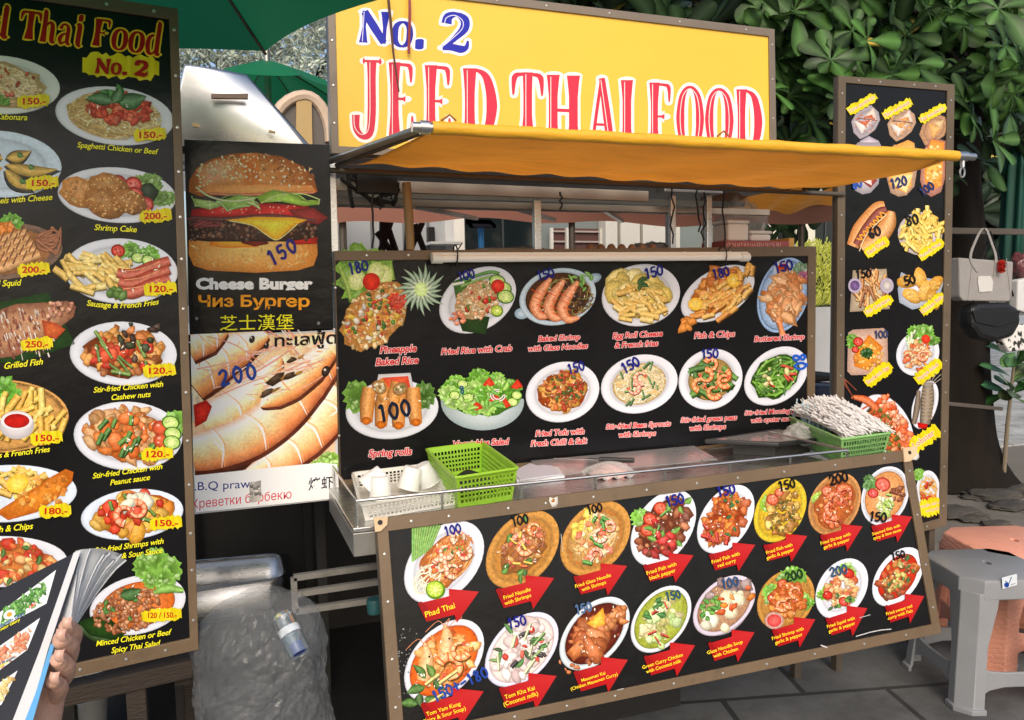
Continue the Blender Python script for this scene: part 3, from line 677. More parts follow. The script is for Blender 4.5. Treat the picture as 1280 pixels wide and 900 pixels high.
def m4(k):
    d = Dish(k, 801, 369, 49, 39, -.1).plate(); d.bed((.94, .84, .48), .6); d.pile([(.97, .88, .5), (.95, .84, .42), (.98, .92, .62)], 16, .34, .36, -.38, -.2, jit=.1, lo=.25); d.pile([(.97, .88, .5), (.95, .84, .42)], 12, .3, .3, .42, -.1, jit=.1, lo=.25)
    d.sticks([(.95, .78, .36), (.92, .72, .3), (.97, .84, .48)], 40, .52, .13, .5, 15, 45, -.05, .32); d.leaves([DGR], 10, .12, .2, .1, 0, -.42); d.gloss(8)
def m5(k):
    d = Dish(k, 897, 367, 46, 36, -.45).plate(); d.bed((.85, .5, .18), .6); d.pile([(.86, .52, .18), (.92, .6, .24), (.78, .4, .12)], 30, .2, .5, 0, -.25); d.sticks([(.93, .66, .24), (.95, .74, .34), (.88, .55, .18)], 44, .6, .13, .46, -30, 30, .1, .25)
    x, y = d(-.62, .1); k.ell(x, y, 9, 8, 0, (.98, .88, .5), (.9, .7, .2)); x, y = d(.42, -.3); k.ell(x, y, 9, 9, 0, (.98, .86, .45), (.88, .66, .2)); d.sticks([(.93, .66, .24)], 6, .2, .14, .3, -80, 20, .75, -.5); d.pile([(.9, .55, .2)], 6, .16, .16, -.85, .75); d.gloss(8)
def m6(k):
    d = Dish(k, 979, 369, 33, 47, -.25).plate((.62, .74, .9), .1, .86, (.66, .76, .9)); k.frill(1003, 340, 14, (.4, .55, .4), 8); k.frill(1005, 346, 9, (.75, .4, .55), 7); x, y = d(.0, -.72); k.ell(x, y, 12, 11, 0, (.95, .95, .97), (.75, .8, .88)); k.ell(x, y, 8, 7, 0, (.9, .35, .1), (.7, .15, .05))
    d.bed((.85, .55, .32), .55); d.pile([(.93, .68, .44), (.88, .58, .34), (.95, .76, .55), (.82, .48, .24)], 70, .2, .55, .1, .05, el=1.9, jit=.35); k.stroke([(972, 398), (976, 412), (978, 420)], [9, 6, 9], (.93, .55, .3)); d.gloss(8)
def m7(k):
    d = Dish(k, 490, 512, 58, 37, -.1); d.plate(); k.frill(447, 496, 17, (.42, .62, .22), 9, 1.2); k.frill(530, 494, 15, (.3, .48, .16), 9, 1.1)
    k.fan([(473, 468), (513, 466), (517, 486), (508, 492), (478, 492), (469, 486)], (.95, .94, .95), (.75, .74, .76)); k.fan([(478, 472), (510, 470), (513, 484), (480, 488)], (.9, .42, .28), (.78, .25, .15))
    for x0, x1, y1 in ((462, 458, 528), (482, 476, 533), (500, 498, 534), (516, 520, 530)): k.stroke([(x0, 484), ((x0 + x1) / 2 - 1, 505), (x1, y1)], [17, 19, 15], (.9, .55, .18), hi=.3, lo=.45, smooth=4); k.ell(x1, y1 - 2, 6, 5, 0, (.85, .5, .16), (.6, .28, .06))
    for x, y, a in ((474, 484, 40), (500, 486, -30)): k.stroke([(x - 3, y - 8), (x + 10 * (1 if a > 0 else -1), y + 16)], [16, 18], (.93, .6, .24), hi=.25); k.ell(x, y, 10, 8, a, (.85, .75, .55), (.5, .32, .16)); [k.blob(x + k.r.uniform(-6, 6), y + k.r.uniform(-5, 5), 2, k.r.choice([(.6, .45, .3), (.9, .85, .7), (.4, .45, .2)])) for _ in range(14)]
    d.gloss(8)
def m8(k):
    d = Dish(k, 603, 502, 52, 32, 0); k.fan([d(math.cos(t), max(-.1, math.sin(t)) * 1.12) for t in [6.28 * j / 40 for j in range(40)]], (.82, .86, .88), (.58, .64, .66))
    d = Dish(k, 603, 494, 50, 28, 0); d.bed((.3, .52, .14), .95); 
    for u, v in d.spots(30, .88): x, y = d(u, v); k.frill(x, y, k.r.uniform(8, 14), k.r.choice([(.45, .74, .2), (.55, .8, .3), (.36, .62, .14), (.66, .84, .42)]), 5)
    for u, v in ((-.5, -.5), (-.7, 0), (-.35, .1), (.75, .3), (.85, .0)): d.cuke(u, v, .18)
    for u, v in ((.15, -.55), (-.15, .5), (.55, .4), (.85, -.45), (.3, .15)): x, y = d(u, v); k.fan([(x - 8, y + 3), (x + 1, y - 8), (x + 8, y + 2), (x, y + 5)], (.85, .3, .2), (.7, .14, .08))
    for r0 in (9, 6): k.stroke([(622 + r0 * math.cos(t), 494 + r0 * .8 * math.sin(t)) for t in [j * .45 for j in range(12)]], 1.6, (.95, .92, .92), smooth=2)
    d.leaves([(.6, .84, .3), (.4, .7, .2)], 14, .8, .34, .16); d.gloss(14)
def m9(k):
    d = Dish(k, 703, 490, 46, 38, -.12).plate(); d.bed((.66, .3, .1), .56); d.pile([(.86, .62, .24), (.9, .68, .3)], 9, .26, .5, jit=.12); d.pile([(.68, .2, .08), (.8, .42, .18), (.55, .16, .06), (.86, .56, .26)], 80, .08, .5, 0, -.05); d.pile([(.3, .4, .12), (.2, .3, .08)], 28, .05, .42, .05, -.1); d.gloss(14)
def m10(k):
    d = Dish(k, 799, 480, 48, 37, -.15).plate(); d.soup((.86, .72, .48), .7, .3); d.strands([(.94, .9, .76), (.88, .82, .64), (.96, .94, .85), (.78, .72, .5)], 110, .62, .04, 1.2); d.sticks([(.35, .55, .25), (.25, .45, .18)], 14, .6, .05, .3, -60, 60); d.shrimp(.02, -.2, .26, 60, (.95, .66, .52)); d.shrimp(-.15, .12, .24, 260, (.95, .62, .5)); d.gloss(10)
def m11(k):
    d = Dish(k, 888, 474, 40, 38, -.1).plate(); d.soup((.62, .5, .28), .7, .15); d.sticks([(.22, .44, .1), (.3, .52, .14), (.16, .36, .08)], 24, .55, .17, .5, 10, 60)
    for u, v, a in ((-.35, .15, 100), (.4, -.1, 300), (0, -.5, 200), (.1, .45, 20), (.42, .1, 40), (-.15, -.15, 260)): d.shrimp(u, v, .29, a, (.93, .52, .18))
    d.gloss(12)
def m12(k):
    d = Dish(k, 970, 470, 40, 37, -.3).plate(); d.bed((.2, .34, .06), .64); d.strands([(.36, .6, .12), (.46, .7, .2), (.22, .42, .08), (.55, .76, .3)], 80, .64, .06, .4, .6); d.leaves([(.18, .38, .08)], 10, .6, .3, .1); d.sticks([(.78, .18, .08)], 7, .5, .07, .3, 20, 40); d.pile([(.9, .86, .6)], 5, .1, .4); d.gloss(10)
for j, (fn, pr, cp) in enumerate([
    (m1, K2('180', 447, 334, 13), cap(497, 436, 'Pineapple', 'Baked Rice', size=12.5)), (m2, K2('100', 582, 344, 11), cap(595, 437, 'Fried Rice with Crab', size=11)), (m3, K2('150', 681, 343, 11), cap(698, 422, 'Baked Shrimp', 'with Glass Noodles', size=9.8)),
    (m4, K2('150', 816, 340, 12), cap(796, 418, 'Egg Roll Cheese', '& French fries', size=10)), (m5, K2('180', 900, 341, 11), cap(892, 418, 'Fish & Chips', size=10.5)), (m6, K2('150', 978, 333, 12), cap(973, 422, 'Buttered Shrimp', size=9.8)),
    (m7, K2('100', 492, 513, 19, (.08, .12, .2), -12, .95), cap(487, 565, 'Spring rolls', size=12.5)), (m8, K2('8', 577, 487, 9, (.15, .35, .45)), cap(600, 553, 'Vegetables Salad', size=11)), (m9, K2('150', 719, 459, 11), cap(699, 540, 'Fried Tofu with', 'Fresh Chilli & Salt', size=10.2)),
    (m10, K2('150', 787, 456, 12, BLUE, -30), cap(797, 531, 'Stir-fried Bean Sprouts', 'with Shrimps', size=9.2)), (m11, K2('150', 886, 442, 11, BLUE, -5), cap(885, 523, 'Stir-fried green peas', 'with Shrimps', size=9)), (m12, K2('80', 999, 452, 15, (.15, .35, .75), 80), cap(967, 514, 'Stir-fried Morning glory', 'with oyster sauce', size=8.2))]):
    dish_part(mid, PM, 400 + j * 7, fn, cp, pr)

# fluorescent tube fixed along the top of the board (a lamp of its own, not lit)
a, b_ = PM.P(537, 324, .035), PM.P(927, 322, .035)
lamp = thing('strip_light', 'long white unlit strip light tied along the top of the menu board', 'light', (a + b_) / 2)
mb = MB(); mb.beam(a + Vector((0, .012, .012)), b_ + Vector((0, .012, .012)), .03, .012); mb.build('batten', white_pl, lamp, bevel=.002)
mb = MB(); mb.tube([a, b_], .0115, 14); mb.build('tube', mat('milky_tube', (.86, .86, .82), .25), lamp, smooth=True)
for p, s_ in ((a, 1), (b_, -1)): mb = MB(); mb.tube([p - Vector((.002 * s_, 0, 0)), p + Vector((.03 * s_, 0, 0))], .015, 12); mb.build('end_cap', white_pl, lamp, smooth=True)
for px in (566, 897):
    p = PM.P(px, 322, .033); mb = MB(); mb.tube([p + Vector((0, math.cos(t) * .026 + .006, math.sin(t) * .03 + .006)) for t in [j * .5236 for j in range(12)]], .0022, 6, closed=True); mb.tube([p + Vector((.0, -.022, .02)), p + Vector((.012, -.03, .04))], .002, 6); mb.build('wire_tie', black_pl, lamp)

# ---------------------------------------------------------------- posters left of it
PP = YP(BY - .03)
def poster(name, label, q, fn, edge=(.5, .5, .5), lip=2.5, face=black_vinyl, rim=None):
    base = PP.P((q[2][0] + q[3][0]) / 2, (q[2][1] + q[3][1]) / 2); root = thing(name, label, 'poster', base)
    quadprism(PP, q, -.012, 0).build('panel', face, root, bevel=.001)
    k = Ink(77); fn(k); k.c = [tuple(min(1, q * 1.18 + .01) for q in c) for c in k.c]; k.clip(q).build('picture', PP, root, depth=.004, ma=print_mat('printed_poster', food=.3))
    return root
def burger(k):
    r = k.r
    # soft streaks of scratched film at the top of the poster
    bun = (.74, .46, .22)
    k.fan([(236, 300), (300, 292), (396, 296), (397, 318), (392, 332), (372, 338), (320, 341), (260, 338), (242, 332), (236, 318)], (.93, .74, .45), (.72, .45, .18), (310, 306))
    for _ in range(50): k.blob(r.uniform(242, 390), r.uniform(306, 334), r.uniform(1, 3), (.88, .68, .4), el=2, hi=.1, lo=.12)
    k.fan([(262, 300), (300, 296), (330, 300), (322, 309), (280, 310), (262, 307)], (.93, .65, .2), (.8, .42, .08)); k.fan([(300, 297), (332, 298), (336, 305), (318, 308), (302, 304)], (.5, .12, .08), (.3, .06, .04)); k.fan([(358, 298), (397, 296), (396, 305), (366, 306)], (.72, .15, .1), (.5, .08, .05))
    k.fan([(235, 282), (260, 275), (320, 276), (380, 276), (396, 282), (395, 297), (360, 302), (330, 302), (262, 302), (236, 300)], (.3, .17, .11), (.13, .07, .05))
    for _ in range(230): k.blob(r.uniform(238, 394), r.uniform(277, 300), r.uniform(1, 3.2), r.choice([(.35, .2, .13), (.22, .12, .08), (.45, .28, .18), (.16, .09, .06)]), jit=.35, n=7)
    for _ in range(12): k.stroke([(r.uniform(232, 262), r.uniform(272, 284)), (r.uniform(262, 285), r.uniform(270, 282))], r.uniform(2, 5), r.choice([(.5, .12, .12), (.35, .08, .08)]))
    k.fan([(240, 262), (290, 254), (340, 254), (385, 258), (392, 268), (340, 272), (260, 274), (238, 272)], (.8, .16, .15), (.5, .06, .08))
    for x in (285, 345): k.fan([(x - 40, 266), (x - 20, 257), (x + 20, 256), (x + 44, 263), (x + 30, 270), (x - 30, 270)], (.85, .22, .2), (.6, .08, .1)); [k.blob(x + r.uniform(-25, 30), r.uniform(258, 267), 1.3, (.93, .5, .4)) for _ in range(14)]
    k.fan([(360, 262), (392, 260), (410, 272), (398, 281), (372, 276)], (.6, .22, .2), (.4, .1, .1))
    k.stroke([(238, 272), (280, 274), (340, 270), (395, 276)], [4, 6, 5, 3], (.3, .09, .08), smooth=5)
    k.fan([(282, 275), (320, 271), (366, 272), (384, 275), (370, 281), (356, 292), (347, 300), (341, 299), (330, 291), (314, 282)], (.98, .82, .28), (.86, .58, .1), (342, 282))
    k.stroke([(286, 276), (315, 282), (332, 293), (345, 300), (357, 293), (372, 280)], 1.4, (.98, .88, .5), smooth=5)
    top = [(236, 240), (237, 225), (246, 210), (264, 199), (290, 192), (320, 191), (352, 196), (378, 208), (392, 222), (397, 240), (388, 243), (340, 242), (290, 244), (250, 246)]
    k.fan(top, (.8, .55, .3), (.55, .3, .12), (312, 222)); k.fan([(244, 240), (262, 232), (320, 230), (390, 232), (395, 240), (340, 242), (290, 244)], (.85, .62, .36), (.78, .5, .26))
    k.fan([(300, 193), (322, 192), (326, 230), (306, 232)], (.72, .38, .14), (.74, .45, .2)); k.fan([(246, 212), (270, 199), (298, 200), (290, 228), (250, 235)], (.8, .62, .48), (.74, .48, .26))
    for _ in range(230):
        x = r.uniform(242, 392); t = abs(x - 316) / 80; y = 192 + 22 * t * t + r.random() ** 1.2 * 34
        if y < 234: k.blob(x, y, r.uniform(.9, 2), r.choice([(.93, .8, .58), (.9, .72, .46), (.96, .86, .68)]) if x < 330 or r.random() < .4 else (.55, .3, .12), el=1.5, n=6, hi=.2, lo=.35)
    k.stroke([(262, 242), (300, 244), (350, 242), (393, 241)], [3, 4, 4, 3], (.78, .42, .26), smooth=4)
    for xs, c in (((240, 248), (262, 251), (285, 256), (262, 262), (244, 258)), (.68, .8, .42)), (((270, 252), (300, 244), (322, 246), (312, 258), (284, 264)), (.56, .74, .28)), (((320, 246), (340, 238), (362, 242), (384, 252), (400, 250), (398, 256), (380, 258), (350, 252), (326, 254)), (.6, .78, .24)), (((300, 248), (318, 252), (325, 262), (310, 254)), (.7, .85, .4)):
        k.fan(list(xs), lit(c, .15), lit(c, -.3))
        for _ in range(9): a = xs[r.randrange(len(xs))]; b = xs[r.randrange(len(xs))]; k.stroke([a, ((a[0] + b[0]) / 2, (a[1] + b[1]) / 2 - 3), b], 1.6, lit(c, r.uniform(-.3, .4)), smooth=3)
    k.stroke([(245, 234), (262, 246), (290, 252), (318, 248)], 2.4, (.8, .88, .6), smooth=4)
    marker(k, '150', 352, 315, 17, -30, (.14, .12, .42), track=1.0)
    k.text('Cheese Burger', 317, 361, 18.5, (.97, .97, .97), bold=.055, rot=0, width=146, space=1.02); k.text('Чиз Бургер', 317, 383, 19, (.95, .55, .12), bold=.028, width=139, rot=0); k.text('芝士漢堡', 321, 411, 21, (.85, .8, .15), rot=-1, width=92)
PB = [(230, 174), (412, 181), (417, 413), (237, 421)]
bp = poster('hanging_poster', 'black poster with a cheese burger picture hanging above the prawn poster', PB, burger)
k = Ink(5)
for x, y in ((246, 398), (398, 404)): k.ell(x, y, 2.2, 2.4, 0, (.6, .6, .6), (.3, .3, .3))
k.build('rivet', PP, bp, off=.005)
def prawns(k):
    r = k.r
    k.mesh([(240, 423), (418, 415), (419, 585), (243, 606)], [(0, 1, 2, 3)], [(.9, .76, .6), (.86, .7, .55), (.8, .66, .55), (.9, .82, .74)])
    for _ in range(90): k.blob(r.uniform(246, 414), r.uniform(424, 580), r.uniform(6, 18), r.choice([(.95, .88, .76), (.9, .7, .5), (.93, .82, .66), (.88, .66, .48)]), hi=.1, lo=.14, jit=.3)
    k.fan([(243, 576), (300, 560), (380, 520), (400, 500), (400, 540), (330, 580), (260, 600), (244, 598)], (.12, .05, .03), (.25, .13, .08))
    PC5 = [(.85, .66, .5), (.98, .93, .85), (.99, .96, .9), (.98, .87, .72), (.95, .72, .48), (.88, .55, .32), (.6, .32, .18)]
    PO5 = [(.88, .66, .52), (.99, .92, .84), (.98, .86, .73), (.97, .78, .6), (.95, .69, .47), (.89, .54, .33), (.6, .3, .18)]
    def body(P, wd, cols, n=5):
        k.body5([(x + 1, y + 3) for x, y in P], [w * 1.08 for w in wd], [(.3, .13, .07)] * 3); P2, W = k.body5(P, wd, cols); m_ = len(P2)
        for j in range(1, n + 1):
            t = j / (n + 1.2); i = int(t * (m_ - 1)); x, y = P2[i]; dx, dy = P2[min(m_ - 1, i + 1)][0] - P2[i - 1][0], P2[min(m_ - 1, i + 1)][1] - P2[i - 1][1]; L = math.hypot(dx, dy); w = W(t) / 2 * .97; nx, ny = -dy / L, dx / L; ex, ey = dx / L * w * .35, dy / L * w * .35
            for o, wd_, cc in ((0, 3.4, (.99, .93, .86)), (3.5, 1.4, (.92, .6, .38))): k.stroke([(x - nx * w + dx / L * o, y - ny * w + dy / L * o), (x + ex + dx / L * o, y + ey + dy / L * o), (x + nx * w + dx / L * o, y + ny * w + dy / L * o)], [.6, wd_, .6], cc, hi=.2, lo=.05, smooth=4)
        for _ in range(7):
            i = r.randrange(2, m_ - 2); x, y = P2[i]; w = W(i / (m_ - 1)) * .3; k.stroke([(x + r.uniform(-w, w), y + r.uniform(-w, w)), (x + r.uniform(-w, w), y + r.uniform(-w, w))], [.3, r.uniform(1, 4), .3], r.choice([(.97, .8, .62), (.99, .94, .86), (.94, .62, .36)]), hi=.1, lo=.05, smooth=3)
    body([(236, 476), (262, 456), (300, 434), (335, 418)], [56, 58, 44, 8], PC5, 3); body([(236, 436), (262, 424), (284, 414)], [34, 34, 6], PO5, 2)
    body([(254, 530), (285, 516), (312, 496), (334, 470), (350, 446)], [50, 56, 52, 38, 8], PC5, 2)
    body([(306, 592), (345, 576), (380, 547), (412, 514), (428, 488)], [6, 40, 50, 50, 42], PO5, 4)
    body([(240, 566), (270, 560), (312, 544), (352, 514), (382, 476), (410, 444), (424, 428)], [46, 52, 54, 54, 56, 44, 28], PO5, 4)
    body([(326, 508), (340, 496), (362, 480), (388, 458), (412, 436)], [3, 30, 40, 40, 24], PC5, 0)
    k.fan([(242, 506), (258, 500), (265, 508), (258, 526), (244, 534)], (.8, .2, .14), (.55, .08, .06))
    for _ in range(26):
        x, y = r.uniform(290, 410), r.uniform(418, 468); L = r.uniform(40, 110); a = R(r.choice([r.uniform(135, 165), r.uniform(205, 250)])); k.stroke([(x, y), (x + L * .5 * math.cos(a), y + L * .5 * math.sin(a) + r.uniform(-5, 5)), (x + L * math.cos(a), y + L * math.sin(a) * .8 + r.uniform(-8, 8))], r.uniform(.8, 2.2), r.choice([(.95, .74, .64), (.9, .6, .5), (.98, .9, .84), (.84, .5, .4)]), hi=.25, lo=.2, smooth=4)
    for _ in range(14):
        x, y = r.uniform(385, 420), r.uniform(435, 470); k.stroke([(x, y), (x - r.uniform(20, 70), y + r.uniform(-4, 22))], r.uniform(.6, 1.6), r.choice([(.95, .76, .64), (.86, .54, .42)]), hi=.2, lo=.2)
    for x, y, q in ((407, 464, 5), (315, 424, 3.4), (333, 432, 3)): k.ell(x, y, q, q * 1.4, 20, (.25, .2, .18), (.04, .02, .02)); k.ell(x - 1, y - 2, q * .3, q * .3, 0, (.8, .75, .7))
    for x, y, q in ((346, 474, 8), (333, 491, 6), (362, 470, 6), (364, 450, 5)): k.blob(x, y, q, (.2, .12, .05), el=1.6, rot=-25, jit=.35, lo=.2); k.blob(x + 12, y - 4, q * .6, (.6, .42, .15), el=1.7, rot=-30, jit=.4)
    k.frill(412, 575, 13, (.45, .64, .2), 9); k.frill(398, 582, 10, (.5, .68, .26), 8)
    k.mesh([(243, 594), (300, 588), (360, 582), (400, 578), (421, 580), (424, 622), (245, 640)], [(0, 1, 2, 3, 4, 5, 6)], (.86, .89, .95))
    k.text('B.B.Q prawn', 277, 611, 15, (.14, .18, .45), bold=.004, rot=-3, width=86); k.text('Креветки барбекю', 302, 629, 16, (.72, .1, .16), rot=-6, width=124); k.text('烤虾', 401, 610, 17, (.1, .1, .16), bold=.012, rot=-5, width=31)
    k.text('ทะเลฟู้ด', 382, 431, 20, (.08, .05, .05), bold=.02, rot=-3, width=78); marker(k, '200', 297, 468, 19, -12, (.12, .22, .5), track=1.1)
    k.mesh([(311, 604), (326, 600), (327, 625), (313, 628)], [(0, 1, 2, 3)], [(.62, .6, .58), (.5, .47, .45), (.75, .73, .7), (.6, .57, .55)])
    for _ in range(16): k.blob(r.uniform(312, 325), r.uniform(603, 624), 2, r.choice([(.45, .42, .4), (.75, .74, .7)]), jit=.4)
poster('hanging_poster', 'white framed poster with grilled prawns hanging below the burger poster', [(238, 418), (419, 410), (424, 624), (243, 643)], prawns, face=mat('poster_white', (.6, .6, .62), .35))
# ---------------------------------------------------------------- lower board hung from the counter edge
lean = R(14)
p0 = at(472, 648, CY0 - .02)
PL = Plane(p0, (0, -math.cos(lean), math.sin(lean)))
lo_outer = [(470, 648), (1136, 562), (1175, 791), (489, 934)]
lo_inner = [(485, 664), (1128, 577), (1163, 780), (505, 917)]
low = make_board('menu_board', 'wide black menu board leaning out below the counter, dishes tagged with red arrows', 'menu board', PL, lo_outer, lo_inner, screws=(11, 4))
for (x, y), c_ in (((474, 653), 1), ((1133, 566), 1)):
    mb = MB(); mb.prism([PL.P(x + a, y + b, .0065) for a, b in ((-8, -6), (10, -8), (9, 3), (1, 11), (-6, 12))], PL.n * .006); o = mb.build('corner_block', mat('pale_wood_block', (.62, .45, .27), .6, var=.2, vscale=20), low, bevel=.001)
    mb = MB(); mb.lathe([(.0001, .001), (.006, .0008), (.0065, -.004)], PL.P(x, y, .0128), 10, PL.n.to_track_quat('Z', 'Y').to_matrix()); mb.build('bolt', black_and_shade, o)
def f1(k):
    d = Dish(k, 555, 703, 50, 52, -.38).plate()
    for j in range(11): k.stroke([(516 + j * 2.2, 702 - j * 1.5), (516 + j * 2.4, 680), (516 + j * 3.4, 652 + abs(j - 5) * .9)], 3.2, (.35 + .02 * (j % 4), .62, .16), hi=.35, lo=.4)
    d.bed((.78, .45, .2), .55); d.strands([(.86, .55, .25), (.9, .62, .33), (.78, .42, .18), (.93, .7, .42)], 70, .56, .045, u0=.18, v0=-.05)
    d.strands([(.95, .92, .8), (.9, .84, .66), (.97, .95, .86)], 40, .34, .035, u0=-.42, v0=.25)
    d.pile([ORG, RED, (.9, .55, .2)], 16, .08, .5, .2, .05); d.leaves([DGR, GRN], 5, .4, .22, .08, .2, 0)
    for u, v, a in ((.05, -.25, 20), (.35, -.5, 120), (-.12, .02, 200), (.5, -.05, 300), (.2, .3, 70)): d.shrimp(u, v, .23, a, (.97, .72, .55))
    d.lime(-.22, .62, .24); d.gloss(16)
def f2(k, px=(653, 687, 46, 49), mixes=None):
    d = Dish(k, *px, -.36).plate(TAN, .12, .8, (.72, .5, .22)); d.bed((.66, .42, .2), .55); d.strands([(.62, .34, .18), (.7, .42, .22), (.8, .55, .32), (.55, .28, .14)], 46, .52, .06, u0=.05, v0=-.1)
    d.pile([(.55, .28, .14), ORG, (.82, .6, .3), (.75, .3, .2)], 26, .085, .5, .05, -.1); d.leaves([(.2, .42, .08), (.3, .52, .12), DGR], 11, .62, .26, .13, 0, 0)
    d.shrimp(.05, -.05, .27, 30, (.96, .62, .35)); d.shrimp(-.1, -.3, .22, 180, (.95, .55, .42)); d.shrimp(.3, -.45, .22, 80, (.95, .6, .3)); d.sticks([(.85, .35, .12), YEL], 7, .5, .06, .22, 0, 90); d.gloss(14)
def f3(k):
    d = Dish(k, 744, 673, 44, 47, -.32).plate(TAN, .12, .8, (.7, .45, .2)); d.bed((.86, .66, .38), .6)
    d.pile([(.95, .85, .35), (.93, .8, .28)], 16, .14, .3, -.35, -.42); d.strands([(.9, .75, .5), (.85, .65, .38), (.95, .84, .64)], 44, .58, .05)
    d.pile([(.9, .7, .4), (.86, .5, .3), CRM, (.9, .42, .3)], 30, .09, .58); d.sticks([(.25, .55, .15), (.4, .65, .25)], 8, .55, .09, .26, 0, 90)
    d.shrimp(.12, -.05, .24, 10, (.98, .82, .68)); d.shrimp(.0, .45, .24, 120, (.96, .55, .42)); d.shrimp(.4, -.2, .2, 230, (.96, .6, .45)); d.gloss(14)
def f4(k):
    d = Dish(k, 829, 660, 41, 48, -.38).plate(); d.lettuce(-.5, -.6, .42); d.bed((.4, .2, .1), .64); d.pile([(.45, .2, .09), (.55, .26, .12), (.36, .15, .08), (.62, .12, .1), (.7, .38, .2)], 60, .12, .66)
    for u, v in ((-.42, -.42), (-.1, -.6), (-.5, -.15)): d.tomato(u, v, .2, (.87, .27, .14))
    d.leaves([GRN, (.38, .6, .16)], 9, .5, .3, .16, .25, 0); d.sticks([(.35, .6, .2)], 4, .4, .05, .3, -60, 30); d.pile([(.75, .1, .08)], 6, .12, .5, 0, .2); d.gloss(16)
def f5(k):
    d = Dish(k, 907, 649, 36, 43, -.4).plate(); d.bed((.62, .24, .06), .6); d.pile([(.82, .42, .1), (.72, .3, .07), (.88, .52, .16), (.62, .22, .05)], 60, .14, .64)
    d.sticks([(.78, .12, .06), (.7, .1, .05)], 8, .55, .1, .36, 60, 40, -.25, .3); d.leaves([DGR, (.2, .38, .08)], 9, .55, .22, .1); d.gloss(18)
def f6(k):
    d = Dish(k, 975, 638, 33, 40, -.3).plate((.83, .72, .2), .12, .82, (.8, .66, .16)); d.lettuce(-.55, -.35, .36, (.58, .78, .2)); d.pile([(.8, .62, .22), (.86, .72, .32), (.66, .45, .14), (.6, .36, .1)], 34, .17, .58, .1, .12)
    d.tomato(-.3, -.45, .22, (.88, .35, .2)); d.tomato(-.05, -.6, .16, (.88, .35, .2)); d.pile([(.3, .28, .06), (.42, .34, .08)], 40, .045, .45, .1, .2); d.gloss(16)
def f7(k):
    d = Dish(k, 1043, 630, 33, 39, -.25).plate((.78, .56, .34), .14, .86, (.76, .5, .26)); d.lettuce(-.62, -.3, .3, (.62, .8, .26)); d.bed((.75, .4, .18), .66)
    d.tomato(-.3, -.5, .2, (.86, .42, .26)); d.tomato(.25, -.4, .2, (.86, .3, .16))
    for j in range(6): d.shrimp(-.15 + .1 * j * (1 if j % 2 else .4), .35 - .12 * j, .36, 40 * j + 20, (.84, .38, .16), 200)
    d.pile([(.78, .32, .12), (.86, .5, .24), (.62, .22, .08)], 34, .08, .56, .05, .1); d.gloss(12)
def f8(k):
    d = Dish(k, 1106, 620, 30, 37, -.2).plate(W_, .1, .86); d.soup((.8, .55, .32), .84); d.lettuce(-.5, -.62, .34, (.34, .56, .24)); d.tomato(-.1, -.42, .3, (.84, .3, .22)); d.tomato(-.5, -.2, .2, (.84, .2, .18))
    d.pile([(.95, .93, .82), (.9, .9, .7), (.62, .74, .3)], 16, .13, .3, -.05, .3); d.pile([(.5, .24, .12)], 8, .14, .2, .5, .05); d.sticks([(.6, .75, .3)], 5, .3, .07, .3, 30, 30, .05, .25); d.gloss(10)
def g1(k):
    d = Dish(k, 555, 826, 50, 52, -.42).bowl(W_, .14, 100); d.soup((.86, .38, .08), .86, .3); d.pile([(.9, .5, .15), (.85, .3, .08), (.93, .62, .28), (.95, .72, .4)], 40, .12, .7)
    d.strands([(.95, .68, .35)], 14, .6, .05)
    for u, v, a in ((-.45, -.15, -70), (.05, -.4, -100)):
        x, y = d(u, v); k.stroke([(x - 4, y + 22), (x, y + 4), (x + 1, y - 12), (x - 2, y - 26)], [16, 20, 14, 2], (.94, .66, .36), hi=.4, lo=.3, smooth=4)
        for j in range(3): k.stroke([(x - 1, y - 20), (x - 10 + 14 * j, y - 30 - 3 * j), (x - 26 + 22 * j, y - 16 - 8 * j)], .9, (.85, .5, .3), smooth=5)
        k.ell(x + 4, y - 8, 1.4, 1.4, 0, (.05, .03, .02))
    d.shrimp(.12, .22, .42, 200, (.97, .6, .25)); d.shrimp(.4, -.1, .3, 20, (.95, .62, .3)); d.leaves([(.14, .3, .06), (.3, .46, .1), (.2, .4, .08)], 7, .3, .42, .2, -.55, .5); d.sticks([(.93, .85, .5)], 4, .3, .06, .5, -40, 10, -.2, .65)
    d.gloss(24, .75)
def g2(k):
    d = Dish(k, 652, 812, 46, 47, -.42).bowl((.86, .86, .95), .12, 80); d.soup((.94, .86, .84), .88, .4); d.pile([(.95, .85, .84), (.92, .8, .8), (.97, .92, .9)], 34, .17, .66)
    d.pile([(.78, .2, .12), (.85, .35, .25)], 7, .1, .6); d.leaves([(.22, .45, .15), (.4, .58, .25), (.15, .25, .1)], 9, .6, .42, .12, 0, -.1); d.sticks([(.12, .1, .12)], 4, .6, .09, .3, 0, 60); d.sticks([(.85, .88, .7), (.5, .65, .35)], 7, .6, .06, .5, -60, 40); d.gloss(20, .7)
def g3(k):
    d = Dish(k, 743, 792, 44, 46, -.45).bowl((.84, .88, .9), .2, 75); d.soup((.34, .1, .03), .84, .12); d.pile([(.5, .16, .05), (.42, .12, .04)], 26, .1, .7)
    d.pile([(.72, .36, .16), (.8, .45, .22), (.62, .28, .12)], 14, .28, .38, -.05, .1, el=1.5)
    x, y = d(.1, -.45); k.fan([(x - 14, y + 8), (x + 6, y - 12), (x + 10, y + 8), (x - 4, y + 14)], (.95, .78, .35), (.85, .55, .15))
    d.pile([(.82, .5, .26), (.75, .4, .18)], 12, .13, .3, .55, -.15); d.pile([(.74, .4, .2)], 10, .07, .5, -.4, .4); d.gloss(20, .7)
